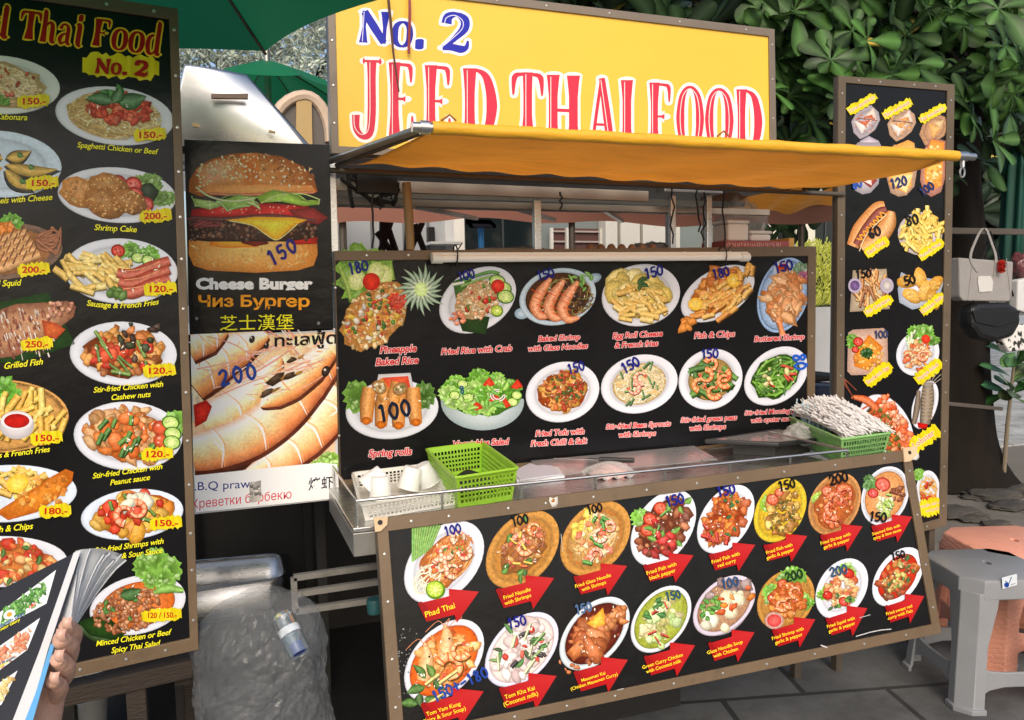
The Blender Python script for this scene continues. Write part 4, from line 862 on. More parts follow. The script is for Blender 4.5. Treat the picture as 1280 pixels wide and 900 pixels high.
def g4(k):
    d = Dish(k, 826, 774, 38, 42, -.38).bowl(W_, .2, 75); d.soup((.6, .64, .22), .88, .2); d.pile([(.88, .84, .6), (.92, .9, .7), (.8, .78, .45)], 26, .16, .5)
    d.pile([(.72, .85, .5), (.8, .9, .62)], 9, .17, .7, -.15, .15, el=1.1); d.leaves([(.15, .42, .12), (.25, .5, .12)], 7, .5, .3, .16, -.1, -.1); d.sticks([(.75, .15, .08)], 5, .7, .06, .3, 20, 60); d.gloss(18, .75)
def g5(k):
    d = Dish(k, 905, 757, 39, 38, -.4).bowl((.82, .78, .84), .34, 70); d.soup((.66, .5, .38), .86, .15); d.pile([(.55, .46, .46), (.48, .38, .38)], 10, .22, .6, .1, -.2, el=1.1, jit=.3)
    d.pile([(.94, .88, .72), (.97, .94, .84)], 9, .24, .55, 0, .2, el=1.1, jit=.1); d.leaves([(.22, .5, .1), (.35, .6, .15)], 14, .28, .26, .18, -.4, -.15); d.pile([(.88, .48, .12), (.8, .3, .1)], 7, .12, .6, .35, 0); d.gloss(14, .7)
def g6(k):
    d = Dish(k, 982, 750, 36, 38, -.2).plate((.74, .54, .26), .12, .84); d.lettuce(-.5, -.3, .4); d.lettuce(.2, -.75, .4); d.lettuce(.6, .2, .34); d.bed((.78, .4, .14), .52)
    d.tomato(-.45, -.15, .2, (.85, .3, .14)); d.tomato(-.1, -.55, .2, (.85, .36, .2)); d.pile([(.82, .4, .12), (.72, .3, .08), (.9, .55, .22)], 50, .12, .5, .08, 0)
    for u, v in ((.1, .1), (.3, -.2), (-.15, .15)): d.shrimp(u, v, .26, 80 * u + 60, (.9, .5, .2))
    x, y = d(-.42, .6); k.ell(x, y, 12, 11, 0, (.9, .82, .8), (.65, .5, .45)); k.ell(x, y, 9, 8, 0, (.86, .42, .4), (.72, .2, .2)); d.gloss(14)
def g7(k):
    d = Dish(k, 1052, 736, 33, 38, -.3).plate(); d.lettuce(-.5, -.1, .4, (.5, .74, .22)); d.lettuce(.1, -.5, .34, (.5, .74, .22)); d.lettuce(.25, .3, .36, (.5, .74, .22)); d.pile([(.9, .7, .42), (.86, .48, .26), (.95, .85, .66), (.8, .3, .15)], 56, .11, .52)
    d.tomato(-.55, .05, .18, cut=False); d.tomato(.25, -.45, .2, cut=False); d.tomato(.05, .45, .18); d.leaves([DGR, GRN], 8, .4, .26, .12, .1, .4); d.gloss(14)
def g8(k):
    d = Dish(k, 1122, 721, 32, 37, -.42).plate(); d.soup((.72, .16, .06), .78, .1); d.pile([(.85, .5, .2), (.9, .62, .34), (.7, .25, .1), (.42, .22, .1)], 44, .13, .6); d.leaves([DGR, (.24, .4, .1)], 9, .5, .24, .12); d.pile([(.62, .66, .3), (.8, .74, .4)], 8, .1, .5); d.gloss(14)
A = lambda x0, y0, x1, y1, *ls, size=6.6: (lambda k: arrow_tag(k, x0, y0, x1, y1, ls, size))
for j, (fn, pr, ar) in enumerate([
    (f1, K2('100', 565, 662, 11), A(522, 737, 598, 777, 'Phad Thai', size=10)), (f2, K2('100', 649, 650, 11, BLK), A(619, 720, 692, 760, 'Fried Noodle', 'with Shrimps')),
    (f3, K2('100', 742, 636, 10, BLK), A(716, 705, 783, 743, 'Fried Glass Noodle', 'with Shrimps', size=6)), (f4, K2('150', 842, 625, 12), A(803, 692, 866, 727, 'Fried Fish with', 'black pepper')),
    (f5, K2('150', 906, 613, 12), A(885, 679, 943, 713, 'Fried Fish with', 'red curry', size=6.2)), (f6, K2('150', 982, 606, 11, BLK), A(953, 668, 1008, 701, 'Fried Fish with', 'garlic & pepper', size=5.8)),
    (f7, K2('200', 1047, 598, 12, BLK), A(1024, 656, 1077, 688, 'Fried Shrimp with', 'garlic & pepper', size=5.5)), (f8, K2('150', 1096, 646, 11, BLK, 5), A(1088, 644, 1139, 677, 'Steamed Fish with', 'spicy & lime sauce', size=5)),
    (g1, K2('150+-180', 574, 855, 13, (.12, .25, .58), -26, .9), A(525, 861, 604, 906, 'Tom Yam Kung', '(Spicy & Sour Soup)', size=7)), (g2, K2('150', 645, 777, 12), A(623, 842, 695, 885, 'Tom Kha Kai', '(Coconut milk)', size=7.4)),
    (g3, K2('150', 728, 760, 11, (.3, .4, .55)), A(716, 822, 784, 864, 'Massaman Kai', '(Chicken Massaman Curry)', size=5.6)), (g4, K2('150', 840, 744, 10, (.16, .3, .4)), A(804, 804, 868, 844, 'Green Curry Chicken', 'with Coconut milk', size=6)),
    (g5, K2('100', 911, 728, 11, (.2, .3, .45)), A(884, 788, 942, 826, 'Glass Noodle Soup', 'with Chicken', size=6)), (g6, K2('200', 991, 719, 11, (.1, .2, .1)), A(964, 772, 1018, 808, 'Fried Shrimp with', 'garlic & pepper', size=5.8)),
    (g7, K2('200', 1047, 713, 11, (.2, .3, .4)), A(1031, 758, 1083, 794, 'Fried Squid with', 'garlic & pepper', size=5.6)), (g8, K2('150', 1121, 694, 9, BLK), A(1105, 743, 1154, 778, 'Fried sweet red', 'curry with Fish', size=5.4))]):
    dish_part(low, PL, 100 + j * 7, fn, ar, pr)
# scuffs where the vinyl is worn through
k = Ink(9)
for pts, wd in (([(1068, 795), (1085, 790), (1100, 787), (1112, 786)], 1.2), ([(1024, 806), (1032, 809)], 1.6), ([(700, 667), (702, 690)], .6), ([(1072, 772), (1086, 768)], .7), ([(770, 862), (778, 860)], .8)): k.stroke(pts, wd, (.75, .75, .75), flat=True)
for _ in range(46): k.blob(498 + k.r.random() ** 2 * 22, 815 + k.r.uniform(-35, 60), k.r.uniform(.4, 1.2), (.55, .55, .55), n=5, hi=0, lo=.3)
for x, y in ((691, 627), (1140, 571)): k.blob(x, y, 6, (.92, .9, .86), jit=.35); k.blob(x - 1, y - 1, 2.4, (.75, .5, .2))
k.build('scuff', PL, low, off=.0064, kind='stuff')
# ---------------------------------------------------------------- serif sign lettering drawn from stems, bowls and serifs (unit box, y up)
SER = {
 'J': (.62, [([(.62, 1), (.62, .75), (.62, .3), (.55, .05), (.32, 0), (.12, .1), (.1, .28)], [.3, .24, .25, .22, .16, .2, .24]), ([(.36, .985), (.9, .985)], [.07, .09])]),
 'E': (.66, [([(.24, 1), (.24, .7), (.24, .5), (.24, .3), (.24, 0)], [.36, .25, .24, .25, .36]), ([(.1, .97), (.6, .97), (.76, .93), (.78, .74)], [.08, .1, .14, .05]), ([(.3, .52), (.5, .52), (.6, .52)], [.07, .08, .2]), ([(.1, .03), (.6, .03), (.8, .08), (.82, .3)], [.08, .1, .15, .05])]),
 'F': (.64, [([(.24, 1), (.24, .7), (.24, .5), (.24, .3), (.24, 0)], [.36, .25, .24, .25, .38]), ([(.1, .97), (.6, .97), (.78, .93), (.8, .72)], [.08, .1, .14, .05]), ([(.3, .5), (.5, .5), (.62, .5)], [.07, .08, .22])]),
 'D': (.8, [([(.22, 1), (.22, .7), (.22, .5), (.22, .3), (.22, 0)], [.34, .25, .24, .25, .34]), ([(.1, .97), (.45, .97), (.7, .85), (.82, .5), (.7, .15), (.45, .03), (.1, .03)], [.07, .09, .2, .27, .2, .09, .07])]),
 'T': (.82, [([(.5, 1), (.5, .7), (.5, .4), (.5, 0)], [.28, .24, .24, .4]), ([(.06, .68), (.1, .92), (.3, .97), (.7, .97), (.9, .92), (.94, .68)], [.05, .16, .1, .1, .16, .05])]),
 'H': (.86, [([(.2, 1), (.2, .7), (.2, .3), (.2, 0)], [.36, .24, .24, .36]), ([(.8, 1), (.8, .7), (.8, .3), (.8, 0)], [.36, .24, .24, .36]), ([(.2, .5), (.8, .5)], [.09, .09])]),
 'A': (.82, [([(.52, 1), (.66, .55), (.8, .1), (.84, 0)], [.18, .24, .25, .36]), ([(.5, .97), (.34, .5), (.2, .05), (.16, 0)], [.1, .1, .1, .3]), ([(.3, .33), (.7, .33)], [.08, .08])]),
 'I': (.42, [([(.5, 1), (.5, .7), (.5, .3), (.5, 0)], [.75, .52, .52, .75])]),
 'O': (.84, [([(.5, .97), (.24, .84), (.15, .5), (.24, .16), (.5, .03), (.76, .16), (.85, .5), (.76, .84), (.5, .97)], [.08, .2, .27, .2, .08, .2, .27, .2, .08])]),
 'N': (.9, [([(.18, 1), (.18, .5), (.18, 0)], [.16, .1, .26]), ([(.16, .97), (.5, .5), (.84, .03)], [.22, .24, .2]), ([(.84, 1), (.84, .5), (.84, 0)], [.28, .11, .11])]),
 'o': (.6, [([(.5, .66), (.22, .56), (.14, .33), (.22, .1), (.5, .0), (.78, .1), (.86, .33), (.78, .56), (.5, .66)], [.1, .24, .3, .24, .1, .24, .3, .24, .1])]),
 '.': (.28, [([(.5, .18), (.5, .0)], [.7, .7])]),
 '2': (.68, [([(.2, .72), (.25, .9), (.5, .98), (.75, .85), (.76, .62), (.5, .35), (.16, .06)], [.3, .26, .12, .26, .26, .16, .1]), ([(.12, .07), (.4, .1), (.7, .06), (.86, .12), (.9, .3)], [.14, .2, .22, .14, .05])]),
 'd': (.64, [([(.46, .64), (.2, .52), (.14, .3), (.24, .06), (.46, .02), (.62, .14)], [.1, .22, .26, .22, .12, .1]), ([(.62, 1), (.7, .98), (.7, .5), (.72, .06), (.92, .02)], [.1, .24, .24, .26, .1])]),
 'e': (.6, [([(.2, .34), (.5, .34), (.8, .36), (.72, .58), (.46, .66), (.2, .54), (.14, .32), (.26, .08), (.52, .0), (.84, .12)], [.08, .08, .2, .16, .1, .24, .28, .24, .14, .08])]),
 'h': (.68, [([(.12, 1), (.22, .98), (.24, .5), (.24, 0)], [.1, .24, .24, .34]), ([(.28, .48), (.45, .64), (.64, .62), (.7, .45), (.72, .08), (.92, .02)], [.08, .14, .2, .24, .25, .1])]),
 'a': (.6, [([(.18, .5), (.3, .64), (.55, .64), (.68, .5), (.68, .1), (.9, .02)], [.24, .14, .14, .24, .24, .1]), ([(.66, .36), (.4, .34), (.2, .2), (.3, .03), (.6, .12)], [.08, .14, .26, .16, .08])]),
 'i': (.36, [([(.2, .66), (.5, .64), (.5, .1), (.8, .02)], [.14, .42, .44, .16]), ([(.5, .97), (.5, .82)], [.42, .42])]),
}
def serif(k, ch, x0, x1, yt, yb, c, grow=0, slope=0, shear=0, hi=None):
    """letter filling x0..x1; yt/yb are its top and base line at the middle of the letter"""
    wd, st = SER[ch]; W = x1 - x0; H = yb - yt; xm = (x0 + x1) / 2
    def T(u, v): x = x0 + u * W + shear * v * H; return (x, yb - v * H + (x - xm) * slope)
    for P, w in st:
        pts = catmull([T(u, v) for u, v in P], 7) if len(P) > 2 else [T(*p) for p in P]
        ww = [q * W * 1.1 + grow * 2 for q in w]
        k.stroke(pts, ww, c, flat=True)
        if grow or len(P) == 2:
            for q, pw in ((pts[0], ww[0]), (pts[-1], ww[-1])): k.ell(q[0], q[1], max(pw * .5, grow), max(grow * 1.05, .04 * H), 0, c, n=14)
    if hi:
        for P, w in st[:1]:
            pts = catmull([T(u - w[0] * .2 * (1 if ch not in 'O' else .4), v * .94 + .03) for u, v in P], 6); k.stroke(pts, .9, hi, flat=True)
# ---------------------------------------------------------------- big yellow shop sign on the cart roof
PS = YP(BY - .02)
yel_m = mat('yellow_sign_film', (.8, .53, .05), .35, var=.2, vscale=1.0, dirt=.22, dirtcol=(.6, .35, .03), bump=.1, bscale=6)
sgn = make_board('shop_sign', 'large yellow shop sign with red and blue lettering on top of the food cart', 'sign', PS, [(408, -30), (967, 37), (970, 214), (414, 192)], [(418, -18), (960, 46), (962, 208), (423, 183)], face=yel_m, frame=mat('taupe_frame', (.2, .165, .13), .5, metal=.3, var=.2, vscale=5, dirt=.4, dirtcol=(.1, .08, .06)), screws=(7, 4), thick=.035)
LET = [('J', 441, 479), ('E', 484, 522), ('E', 529, 569), ('D', 577, 623), ('T', 639, 680), ('H', 683, 725), ('A', 733, 770), ('I', 774, 793), ('F', 810, 843), ('O', 845, 880), ('O', 881, 917), ('D', 919, 954)]
lt = lambda x: 75 + (x - 460) * (112 - 75) / (936 - 460); lb = lambda x: 171 + (x - 460) * (193 - 171) / (936 - 460)
for ch, x0, x1 in LET:
    x = (x0 + x1) / 2; k = Ink(1); pink = (.8, .23, .32)
    serif(k, ch, x0 + 1, x1 - 1, lt(x), lb(x), (.99, .96, .93), 4.2, .04); serif(k, ch, x0, x1, lt(x), lb(x), pink, 0, .04, hi=(.99, .93, .92)); k.build('letter', PS, sgn, depth=.0015)
for ch, x0, x1, t, b_ in (('N', 447, 486, 14, 54), ('o', 489, 515, 12, 58), ('.', 517, 531, 8, 60), ('2', 548, 588, 17, 64)):
    k = Ink(1); serif(k, ch, x0, x1, t, b_, (.97, .95, .95), 3.6, .06, .06); serif(k, ch, x0, x1, t, b_, (.17, .2, .66), 0, .06, .06, hi=(.9, .9, .97) if ch in 'N2' else None); k.build('letter', PS, sgn, depth=.0015)
# two dangling strips of ribbon / cord over the sign
mb = MB(); mb.tube([PS.P(482, -5, .03), PS.P(486, 30, .025), PS.P(489, 70, .03), PS.P(496, 118, .03)], [.004, .004, .003, .002], 6); tag(mb.build('cord', mat('brown_cord', (.09, .035, .02), .7), None), 'thin brown cord dangling in front of the yellow sign', 'cord')
mb = MB(); mb.grid(lambda u, v: PS.P(508 + u * 3.4, -6 + v * 75, .02 + .006 * math.sin(v * 5)), 1, 8); tag(mb.build('ribbon', mat('red_ribbon', (.25, .03, .03), .6), None, solid=.001), 'short dark red ribbon hanging over the blue number on the sign', 'ribbon')

# ---------------------------------------------------------------- awning over the front of the cart
AW0 = at(530, 156, 0.1); # direction only
def onz(px, py, z): return atz(px, py, z)
za = zr - .01
FL, FR = onz(540, 160, za), onz(1196, 195, za)
RL, RR = Vector((lx + .02, BY - .02, zr - .0)), at(1004, 236, BY + .0)
aw = thing('awning', 'yellow tarpaulin awning stretched from the cart roof on a front roller bar', 'awning', (FL + FR) / 2)
tarp = sheet_mat('orange_tarpaulin', (.74, .29, .03), .45, tl=.5, var=.22, vscale=3, bump=.5, bscale=5, stretch=(.7, 6, 6), dirt=.6, dirtcol=(.26, .09, .02))
def sag(u, v):
    p = (FL.lerp(FR, u)).lerp(RL.lerp(RR, u), v)
    edge = 4 * v * (1 - v)
    return p + Vector((0, 0, -.022 * edge * (1 + .5 * math.sin(u * 3.1)) + .006 * math.sin(u * 23 + v * 6) * v * (1 - v) * 4 + .004 * math.sin(u * 61 - v * 9) * v))
mb = MB(); mb.grid(sag, 90, 18); mb.build('tarpaulin', tarp, aw, smooth=2, fix=False)
rollm = sheet_mat('yellow_tarpaulin_roll', (.86, .46, .03), .4, tl=.1, var=.12, vscale=6, bump=.3, bscale=14, stretch=(1, 5, 5), dirt=.3, dirtcol=(.5, .22, .02))
mb = MB(); n = 60; mb.tube([FL.lerp(FR, j / n) + Vector((0, 0, .0008 * math.sin(j * .9))) for j in range(n + 1)], [.0145 + .0006 * math.sin(j * 1.3) + .001 * (j % 9 == 0) for j in range(n + 1)], 14); mb.build('rolled_edge', rollm, aw, smooth=True)
dv = (FR - FL).normalized()
mb = MB(); mb.tube([FL - dv * .045, FL + dv * .02], .0115, 14); mb.tube([FL - dv * .028, FL - dv * .008], .0155, 14); mb.build('bar_end', steel, aw, smooth=True)
mb = MB(); mb.tube([FR - dv * .01, FR + dv * .035], .014, 14); mb.tube([FR + dv * .035, FR + dv * .065], .0105, 14); mb.build('bar_end', steel, aw, smooth=True)
p = FR + dv * .022
mb = MB(); mb.tube([p, p + Vector((0, 0, -.03))], .006, 8); mb.tube([p + Vector((.009 * math.cos(t), 0, -.045 + .014 * math.sin(t))) for t in [j * .628 for j in range(10)]], .0025, 6, closed=True); mb.build('crank_eye', steel, aw, smooth=True)
for a_, b_, r_ in ((at(413, 201, BY - .02), FL - dv * .02, .0095), (at(421, 207, BY - .02), FL - dv * .0, .007)): mb = MB(); mb.tube([a_, b_], r_, 10); mb.build('arm', steel_dull if r_ > .008 else bronze_dark, aw, smooth=True)
mb = MB(); mb.tube([RR + Vector((0, 0, .0)), RR.lerp(FR, .55), FR - dv * .03], .006, 8); mb.build('arm', bronze_dark, aw, smooth=True)
for p_ in (FL + dv * .02, FL.lerp(FR, .48)): mb = MB(); mb.tube([p_ + Vector((0, -.004, .016)), p_ + Vector((.02, -.004, .03)), p_ + Vector((.035, -.004, .018))], .0025, 6); mb.build('tie_wire', mat('rusty_wire', (.3, .12, .04), .7), aw)
# ---------------------------------------------------------------- tall menu board at the left
pl0 = at(222, 400, 1.88)
PLF = Plane(pl0, (math.sin(R(9)), -math.cos(R(9)), .03))
lf = make_board('menu_board', 'tall black menu board nearest the viewer, with yellow captions and yellow price tags', 'menu board', PLF,
                [(-105, -37), (222, 12), (248, 811), (-105, 890)], [(-95, -19), (211, 25), (237, 797), (-95, 870)], screws=(6, 14), frame=bronze)
YC = (.93, .9, .2)
def lcap(x, y, *ls, size=10, rot=6, arch=0):
    def f(k):
        for j, t in enumerate(ls): k.text(t, x + j * 3, y + j * size * 1.12 + size * .3, size, YC, bold=.014, shear=.22, rot=rot, arch=arch, space=.97)
    return f
def ltag(x, y, s, w=40, h=15, seed=0, size=11):
    def f(k): brush_tag(k, x, y, w, h, -6, seed=seed); k.text(s, x, y + size * .36, size, (.72, .08, .08), bold=.03, rot=-1, width=w * .72)
    return f
def l1(k):
    d = Dish(k, 143, 145, 74, 37, .18).plate(); d.bed((.9, .76, .5), .76); d.strands([(.93, .84, .58), (.88, .74, .44), (.96, .9, .68), (.82, .66, .38)], 120, .78, .035, 1, .8)
    d.pile([(.86, .3, .16), (.9, .42, .28), (.78, .2, .1)], 70, .1, .46, .08, -.25); d.leaves([(.16, .42, .12), (.12, .32, .08), (.25, .52, .2)], 3, .1, .3, .22, 0, -.6)
    for x, y, L, W, a in ((142, 128, 36, 17, 185), (146, 128, 38, 22, -12), (142, 130, 22, 16, -70)): k.leaf(x, y, L, W, a, (.13, .38, .11), .4)
    d.gloss(8)
def l2(k):
    d = Dish(k, 146, 244, 74, 35, .12).plate(); d.lettuce(.55, -.45, .4, (.5, .66, .3), 4); d.lettuce(.8, .15, .28, (.45, .62, .26)); x, y = d(.55, -.2); k.blob(x, y, 13, (.12, .18, .1), jit=.35)
    for u, v in ((.02, -.45), (.28, -.42), (.3, -.05), (.48, .28)): d.tomato(u, v, .2, (.82, .25, .2))
    for u, v, q in ((-.58, -.02, .42), (-.15, -.28, .38), (-.2, .3, .42), (.2, .22, .34)):
        x, y = d(u, v); k.blob(x, y, d.s * q, (.76, .5, .24), el=1.25, rot=15, n=16, jit=.1, lo=.4)
        for _ in range(60): a = k.r.uniform(0, 6.28); w = k.r.random() ** .5 * d.s * q * .9; k.blob(x + w * math.cos(a) * 1.15, y + w * math.sin(a) * .82, k.r.uniform(1, 2), k.r.choice([(.86, .62, .34), (.7, .42, .18), (.9, .7, .42)]), n=6)
def l3(k):
    d = Dish(k, 151, 339, 71, 41, .05).plate(); d.lettuce(.1, -.55, .3); d.lettuce(.42, -.5, .3); d.tomato(-.05, -.62, .16); d.cuke(.3, -.42, .15); d.cuke(.48, -.36, .15); d.sticks([(.95, .8, .4), (.92, .74, .32), (.97, .86, .5)], 44, .5, .13, .5, 25, 40, -.48, .05)
    for y0 in (0, 11, 22): k.stroke([(146 + y0 * .2, 345 + y0 - 4), (165, 348 + y0 - 4), (190, 340 + y0 - 6), (212, 330 + y0 - 4)], [12, 16, 16, 12], (.72, .2, .08), hi=.35, lo=.4, smooth=5); k.stroke([(155, 345 + y0 - 6), (178, 343 + y0 - 7), (200, 333 + y0 - 6)], 1.5, (.95, .6, .4), smooth=4)
    d.pile([(.3, .45, .15)], 5, .1, .12, -.05, .7); d.gloss(8)
def l4(k):
    d = Dish(k, 154, 442, 67, 40, .04).plate(); d.bed((.55, .25, .08), .62); d.pile([(.86, .55, .2), (.8, .42, .14), (.9, .66, .34), (.62, .3, .1)], 70, .13, .64); d.pile([RED, (.85, .25, .1)], 12, .15, .56); d.sticks([(.3, .45, .12), (.42, .56, .2)], 9, .55, .07, .5, 40, 40); d.pile([(.2, .1, .06), (.16, .2, .08)], 10, .09, .5, .3, -.4); d.gloss(14)
def l5(k):
    d = Dish(k, 160, 545, 68, 43, .04).plate(); d.lettuce(.72, -.3, .36); d.bed((.8, .42, .15), .64); d.pile([(.86, .6, .36), (.9, .7, .48), (.82, .42, .14), (.78, .55, .32)], 60, .14, .66); d.pile([(.88, .4, .12)], 12, .15, .5); d.sticks([(.2, .42, .1), (.3, .52, .14)], 14, .5, .09, .3, -50, 40)
    for u, v in ((.6, -.25), (.62, .12)): d.tomato(u, v, .2, (.9, .36, .2), False)
    for u, v in ((.78, -.42), (.82, -.1), (.8, .15)): d.cuke(u, v, .2)
    d.gloss(14)
def l6(k):
    d = Dish(k, 165, 643, 64, 32, -.18).plate((.86, .9, .96)); d.bed((.85, .42, .1), .7); d.pile([(.92, .66, .2), (.88, .5, .14), (.95, .76, .34)], 34, .22, .7, jit=.12); d.pile([RED, (.85, .2, .08)], 10, .2, .66); d.sticks([(.3, .5, .12)], 7, .6, .08, .35, 50, 40); d.pile([(.93, .92, .82)], 6, .18, .3, .1, -.6); d.shrimp(-.15, 0, .34, 90, (.93, .5, .28)); d.shrimp(.1, -.2, .3, 250, (.95, .55, .3)); d.gloss(12)
def l7(k):
    k.fan([(98, 778), (140, 758), (170, 790), (150, 800), (118, 792)], (.13, .24, .08), (.07, .15, .05)); d = Dish(k, 172, 756, 60, 38, -.25).plate(); d.soup((.82, .42, .16), .78); k.leaf(140, 800, -50, 26, 20, (.14, .26, .08))
    k.fan([(98, 778), (128, 764), (158, 792), (140, 800), (112, 794)], (.15, .28, .09), (.08, .17, .05))
    d.pile([(.62, .34, .18), (.7, .44, .26), (.52, .26, .12), (.8, .56, .38)], 170, .065, .62, -.2, .12); d.leaves([(.2, .42, .1)], 8, .4, .2, .12, -.3, 0)
    for x, y, q in ((180, 708, 14), (196, 700, 14), (212, 712, 15), (204, 724, 12), (188, 724, 10)): k.frill(x, y, q, (.46, .68, .24), 8, 1.15)
    k.stroke([(192, 740), (210, 735), (229, 738)], [5, 12, 5], (.5, .72, .28), smooth=4); k.leaf(150, 745, 28, 16, -20, (.16, .36, .1)); d.gloss(10)
def e1(k):
    d = Dish(k, -2, 106, 77, 37, .12).plate((.85, .87, .86)); d.bed((.88, .76, .55), .64); d.strands([(.92, .82, .62), (.86, .72, .48), (.96, .88, .72)], 130, .62, .035, 1.2, .6, 0, 0); d.pile([(.7, .25, .16), (.8, .4, .3)], 24, .05, .55); d.leaves([(.3, .55, .12)], 4, .2, .3, .15, .1, .55)
def e2(k):
    d = Dish(k, -2, 205, 79, 42, .1).plate((.82, .88, .95))
    for x, y, L, a in ((6, 198, 34, -18), (4, 206, 70, 4), (4, 212, 46, 34), (2, 200, -40, 20), (2, 210, -46, -20)): k.leaf(x, y + 2, L * 1.05, 20, a, (.1, .1, .08)); k.leaf(x + 2, y, L * .96, 15, a, (.86, .68, .28), .2); k.leaf(x + L * .45, y + L * .45 * math.tan(R(a)) - 2, 10, 7, 30, (.2, .42, .12))
def e3(k):
    d = Dish(k, 0, 314, 78, 36, -.1).plate((.5, .4, .34), .1, .85, (.62, .42, .26)); k.frill(14, 278, 14, (.42, .68, .2), 8); d.pile([(.9, .5, .15)], 6, .12, .1, .1, -.8)
    for j in range(5):
        x, y = -6 + j * 4, 302 + j * 7; k.stroke([(x - 40, y + 12), (x, y + 2), (x + 40, y - 12)], [14, 16, 10], (.88, .6, .32), hi=.3, lo=.45)
        for q in range(6): k.stroke([(x - 30 + q * 12, y + 12 - q * 4), (x - 24 + q * 12, y - 1 - q * 4)], 1.8, (.45, .22, .1))
    for j in range(9): k.stroke([(46, 300), (56 + k.r.uniform(-6, 10), 290 + j * 3), (66 + k.r.uniform(-4, 10), 284 + j * 4), (76, 292 + k.r.uniform(-8, 8))], [6, 4, 3, 1.5], (.62, .36, .22), smooth=4)
def e4(k):
    k.fan([(-10, 380), (60, 365), (94, 430), (20, 455), (-10, 452)], (.15, .3, .1), (.08, .2, .06))
    k.fan([(-20, 395), (20, 380), (60, 378), (84, 376), (95, 383), (92, 396), (74, 410), (50, 430), (20, 445), (-20, 450)], (.8, .62, .48), (.5, .32, .24))
    for _ in range(130): x, y = k.r.uniform(-5, 66), k.r.uniform(384, 442); k.stroke([(x, y), (x + 2, y + k.r.uniform(3, 9))], k.r.uniform(.8, 2.4), k.r.choice([(.9, .84, .78), (.6, .25, .18), (.95, .9, .86), (.45, .2, .14)]))
    k.fan([(52, 400), (70, 404), (82, 412), (70, 424), (56, 420)], (.82, .42, .22), (.62, .25, .12)); k.ell(74, 384, 3, 3, 0, (.3, .2, .15)); [k.blob(k.r.uniform(60, 92), k.r.uniform(378, 396), 3, k.r.choice([(.75, .48, .38), (.86, .62, .5)])) for _ in range(20)]
def e5(k):
    d = Dish(k, -4, 520, 90, 46, 0).plate((.82, .62, .36), .1, .9, (.8, .6, .34)); d.lettuce(.25, -.55, .34, (.4, .7, .18)); d.sticks([(.95, .76, .26), (.92, .68, .2), (.97, .84, .4)], 34, .48, .1, .5, -55, 40, .45, 0); k.ell(21, 531, 22, 18, 0, (.9, .88, .88), (.7, .68, .7)); k.ell(21, 526, 20, 12, 0, (.97, .96, .97), (.85, .84, .86)); k.ell(21, 526, 16, 9, 0, (.78, .12, .08), (.6, .06, .05))
def e6(k):
    d = Dish(k, 8, 617, 88, 36, -.1).plate((.86, .9, .96)); d.sticks([(.95, .8, .34), (.93, .72, .28)], 26, .4, .12, .5, 10, 50, 0, -.4)
    k.fan([(-5, 640), (30, 618), (60, 598), (82, 586), (92, 590), (90, 602), (72, 622), (46, 640), (10, 650)], (.88, .56, .2), (.66, .34, .08)); [k.blob(k.r.uniform(20, 82), k.r.uniform(596, 636), k.r.uniform(1.5, 4), k.r.choice([(.93, .64, .28), (.8, .46, .14)]), hi=.1, lo=.15) for _ in range(50)]; k.ell(22, 604, 14, 11, -30, (.97, .86, .45), (.9, .72, .2))
def e7(k):
    d = Dish(k, 0, 702, 84, 32, -.05).plate(); d.bed((.82, .5, .25), .72); d.pile([(.93, .8, .5), (.9, .62, .34), RED, (.86, .35, .14)], 70, .12, .74); d.leaves([(.2, .4, .1)], 6, .6, .2, .12); d.gloss(8)
for j, (fn, tg, cp) in enumerate([
    (l1, ltag(187, 169, '150.-', seed=1), lcap(146, 186, 'Spaghetti Chicken or Beef', size=9.8, rot=5)), (l2, ltag(194, 270, '200.-', seed=2), lcap(144, 286, 'Shrimp Cake', size=10.5, rot=3)), (l3, ltag(200, 361, '120.-', seed=3), lcap(153, 382, 'Sausage & French Fries', size=10, rot=-1, arch=4)),
    (l4, ltag(199, 463, '120.-', seed=4), lcap(160, 484, 'Stir-fried Chicken with', 'Cashew nuts', size=9.8, rot=-5)), (l5, ltag(196, 567, '120.-', seed=5), lcap(159, 589, 'Stir-fried Chicken with', 'Peanut sauce', size=9.8, rot=-8)), (l6, ltag(207, 653, '150.-', seed=6), lcap(161, 682, 'Stir-fried Shrimps with', 'Sweet & Sour Sauce', size=9.8, rot=-8)),
    (l7, ltag(202, 768, '120 / 150.-', 50, 15, 7, 9.5), lcap(166, 797, 'Minced Chicken or Beef', 'Spicy Thai Salad', size=9.8, rot=-9)),
    (e1, ltag(42, 127, '150.-', seed=8), lcap(14, 147, 'Cabonara', size=10.5, rot=2)), (e2, ltag(53, 229, '150.-', seed=9), lcap(22, 250, 'Mussels with Cheese', size=10.5, rot=-4)), (e3, ltag(42, 337, '200.-', seed=10), lcap(-2, 355, 'Grilled Squid', size=11, rot=-3)),
    (e4, ltag(46, 430, '250.-', seed=11), lcap(29, 455, 'Grilled Fish', size=11, rot=-7)), (e5, ltag(58, 547, '150.-', seed=12), lcap(16, 567, 'Nuggets & French Fries', size=10, rot=-7)), (e6, ltag(69, 638, '180.-', seed=13), lcap(14, 660, 'Fish & Chips', size=11, rot=-6)), (e7, None, None)]):
    dish_part(lf, PLF, 700 + j * 7, fn, cp, tg)
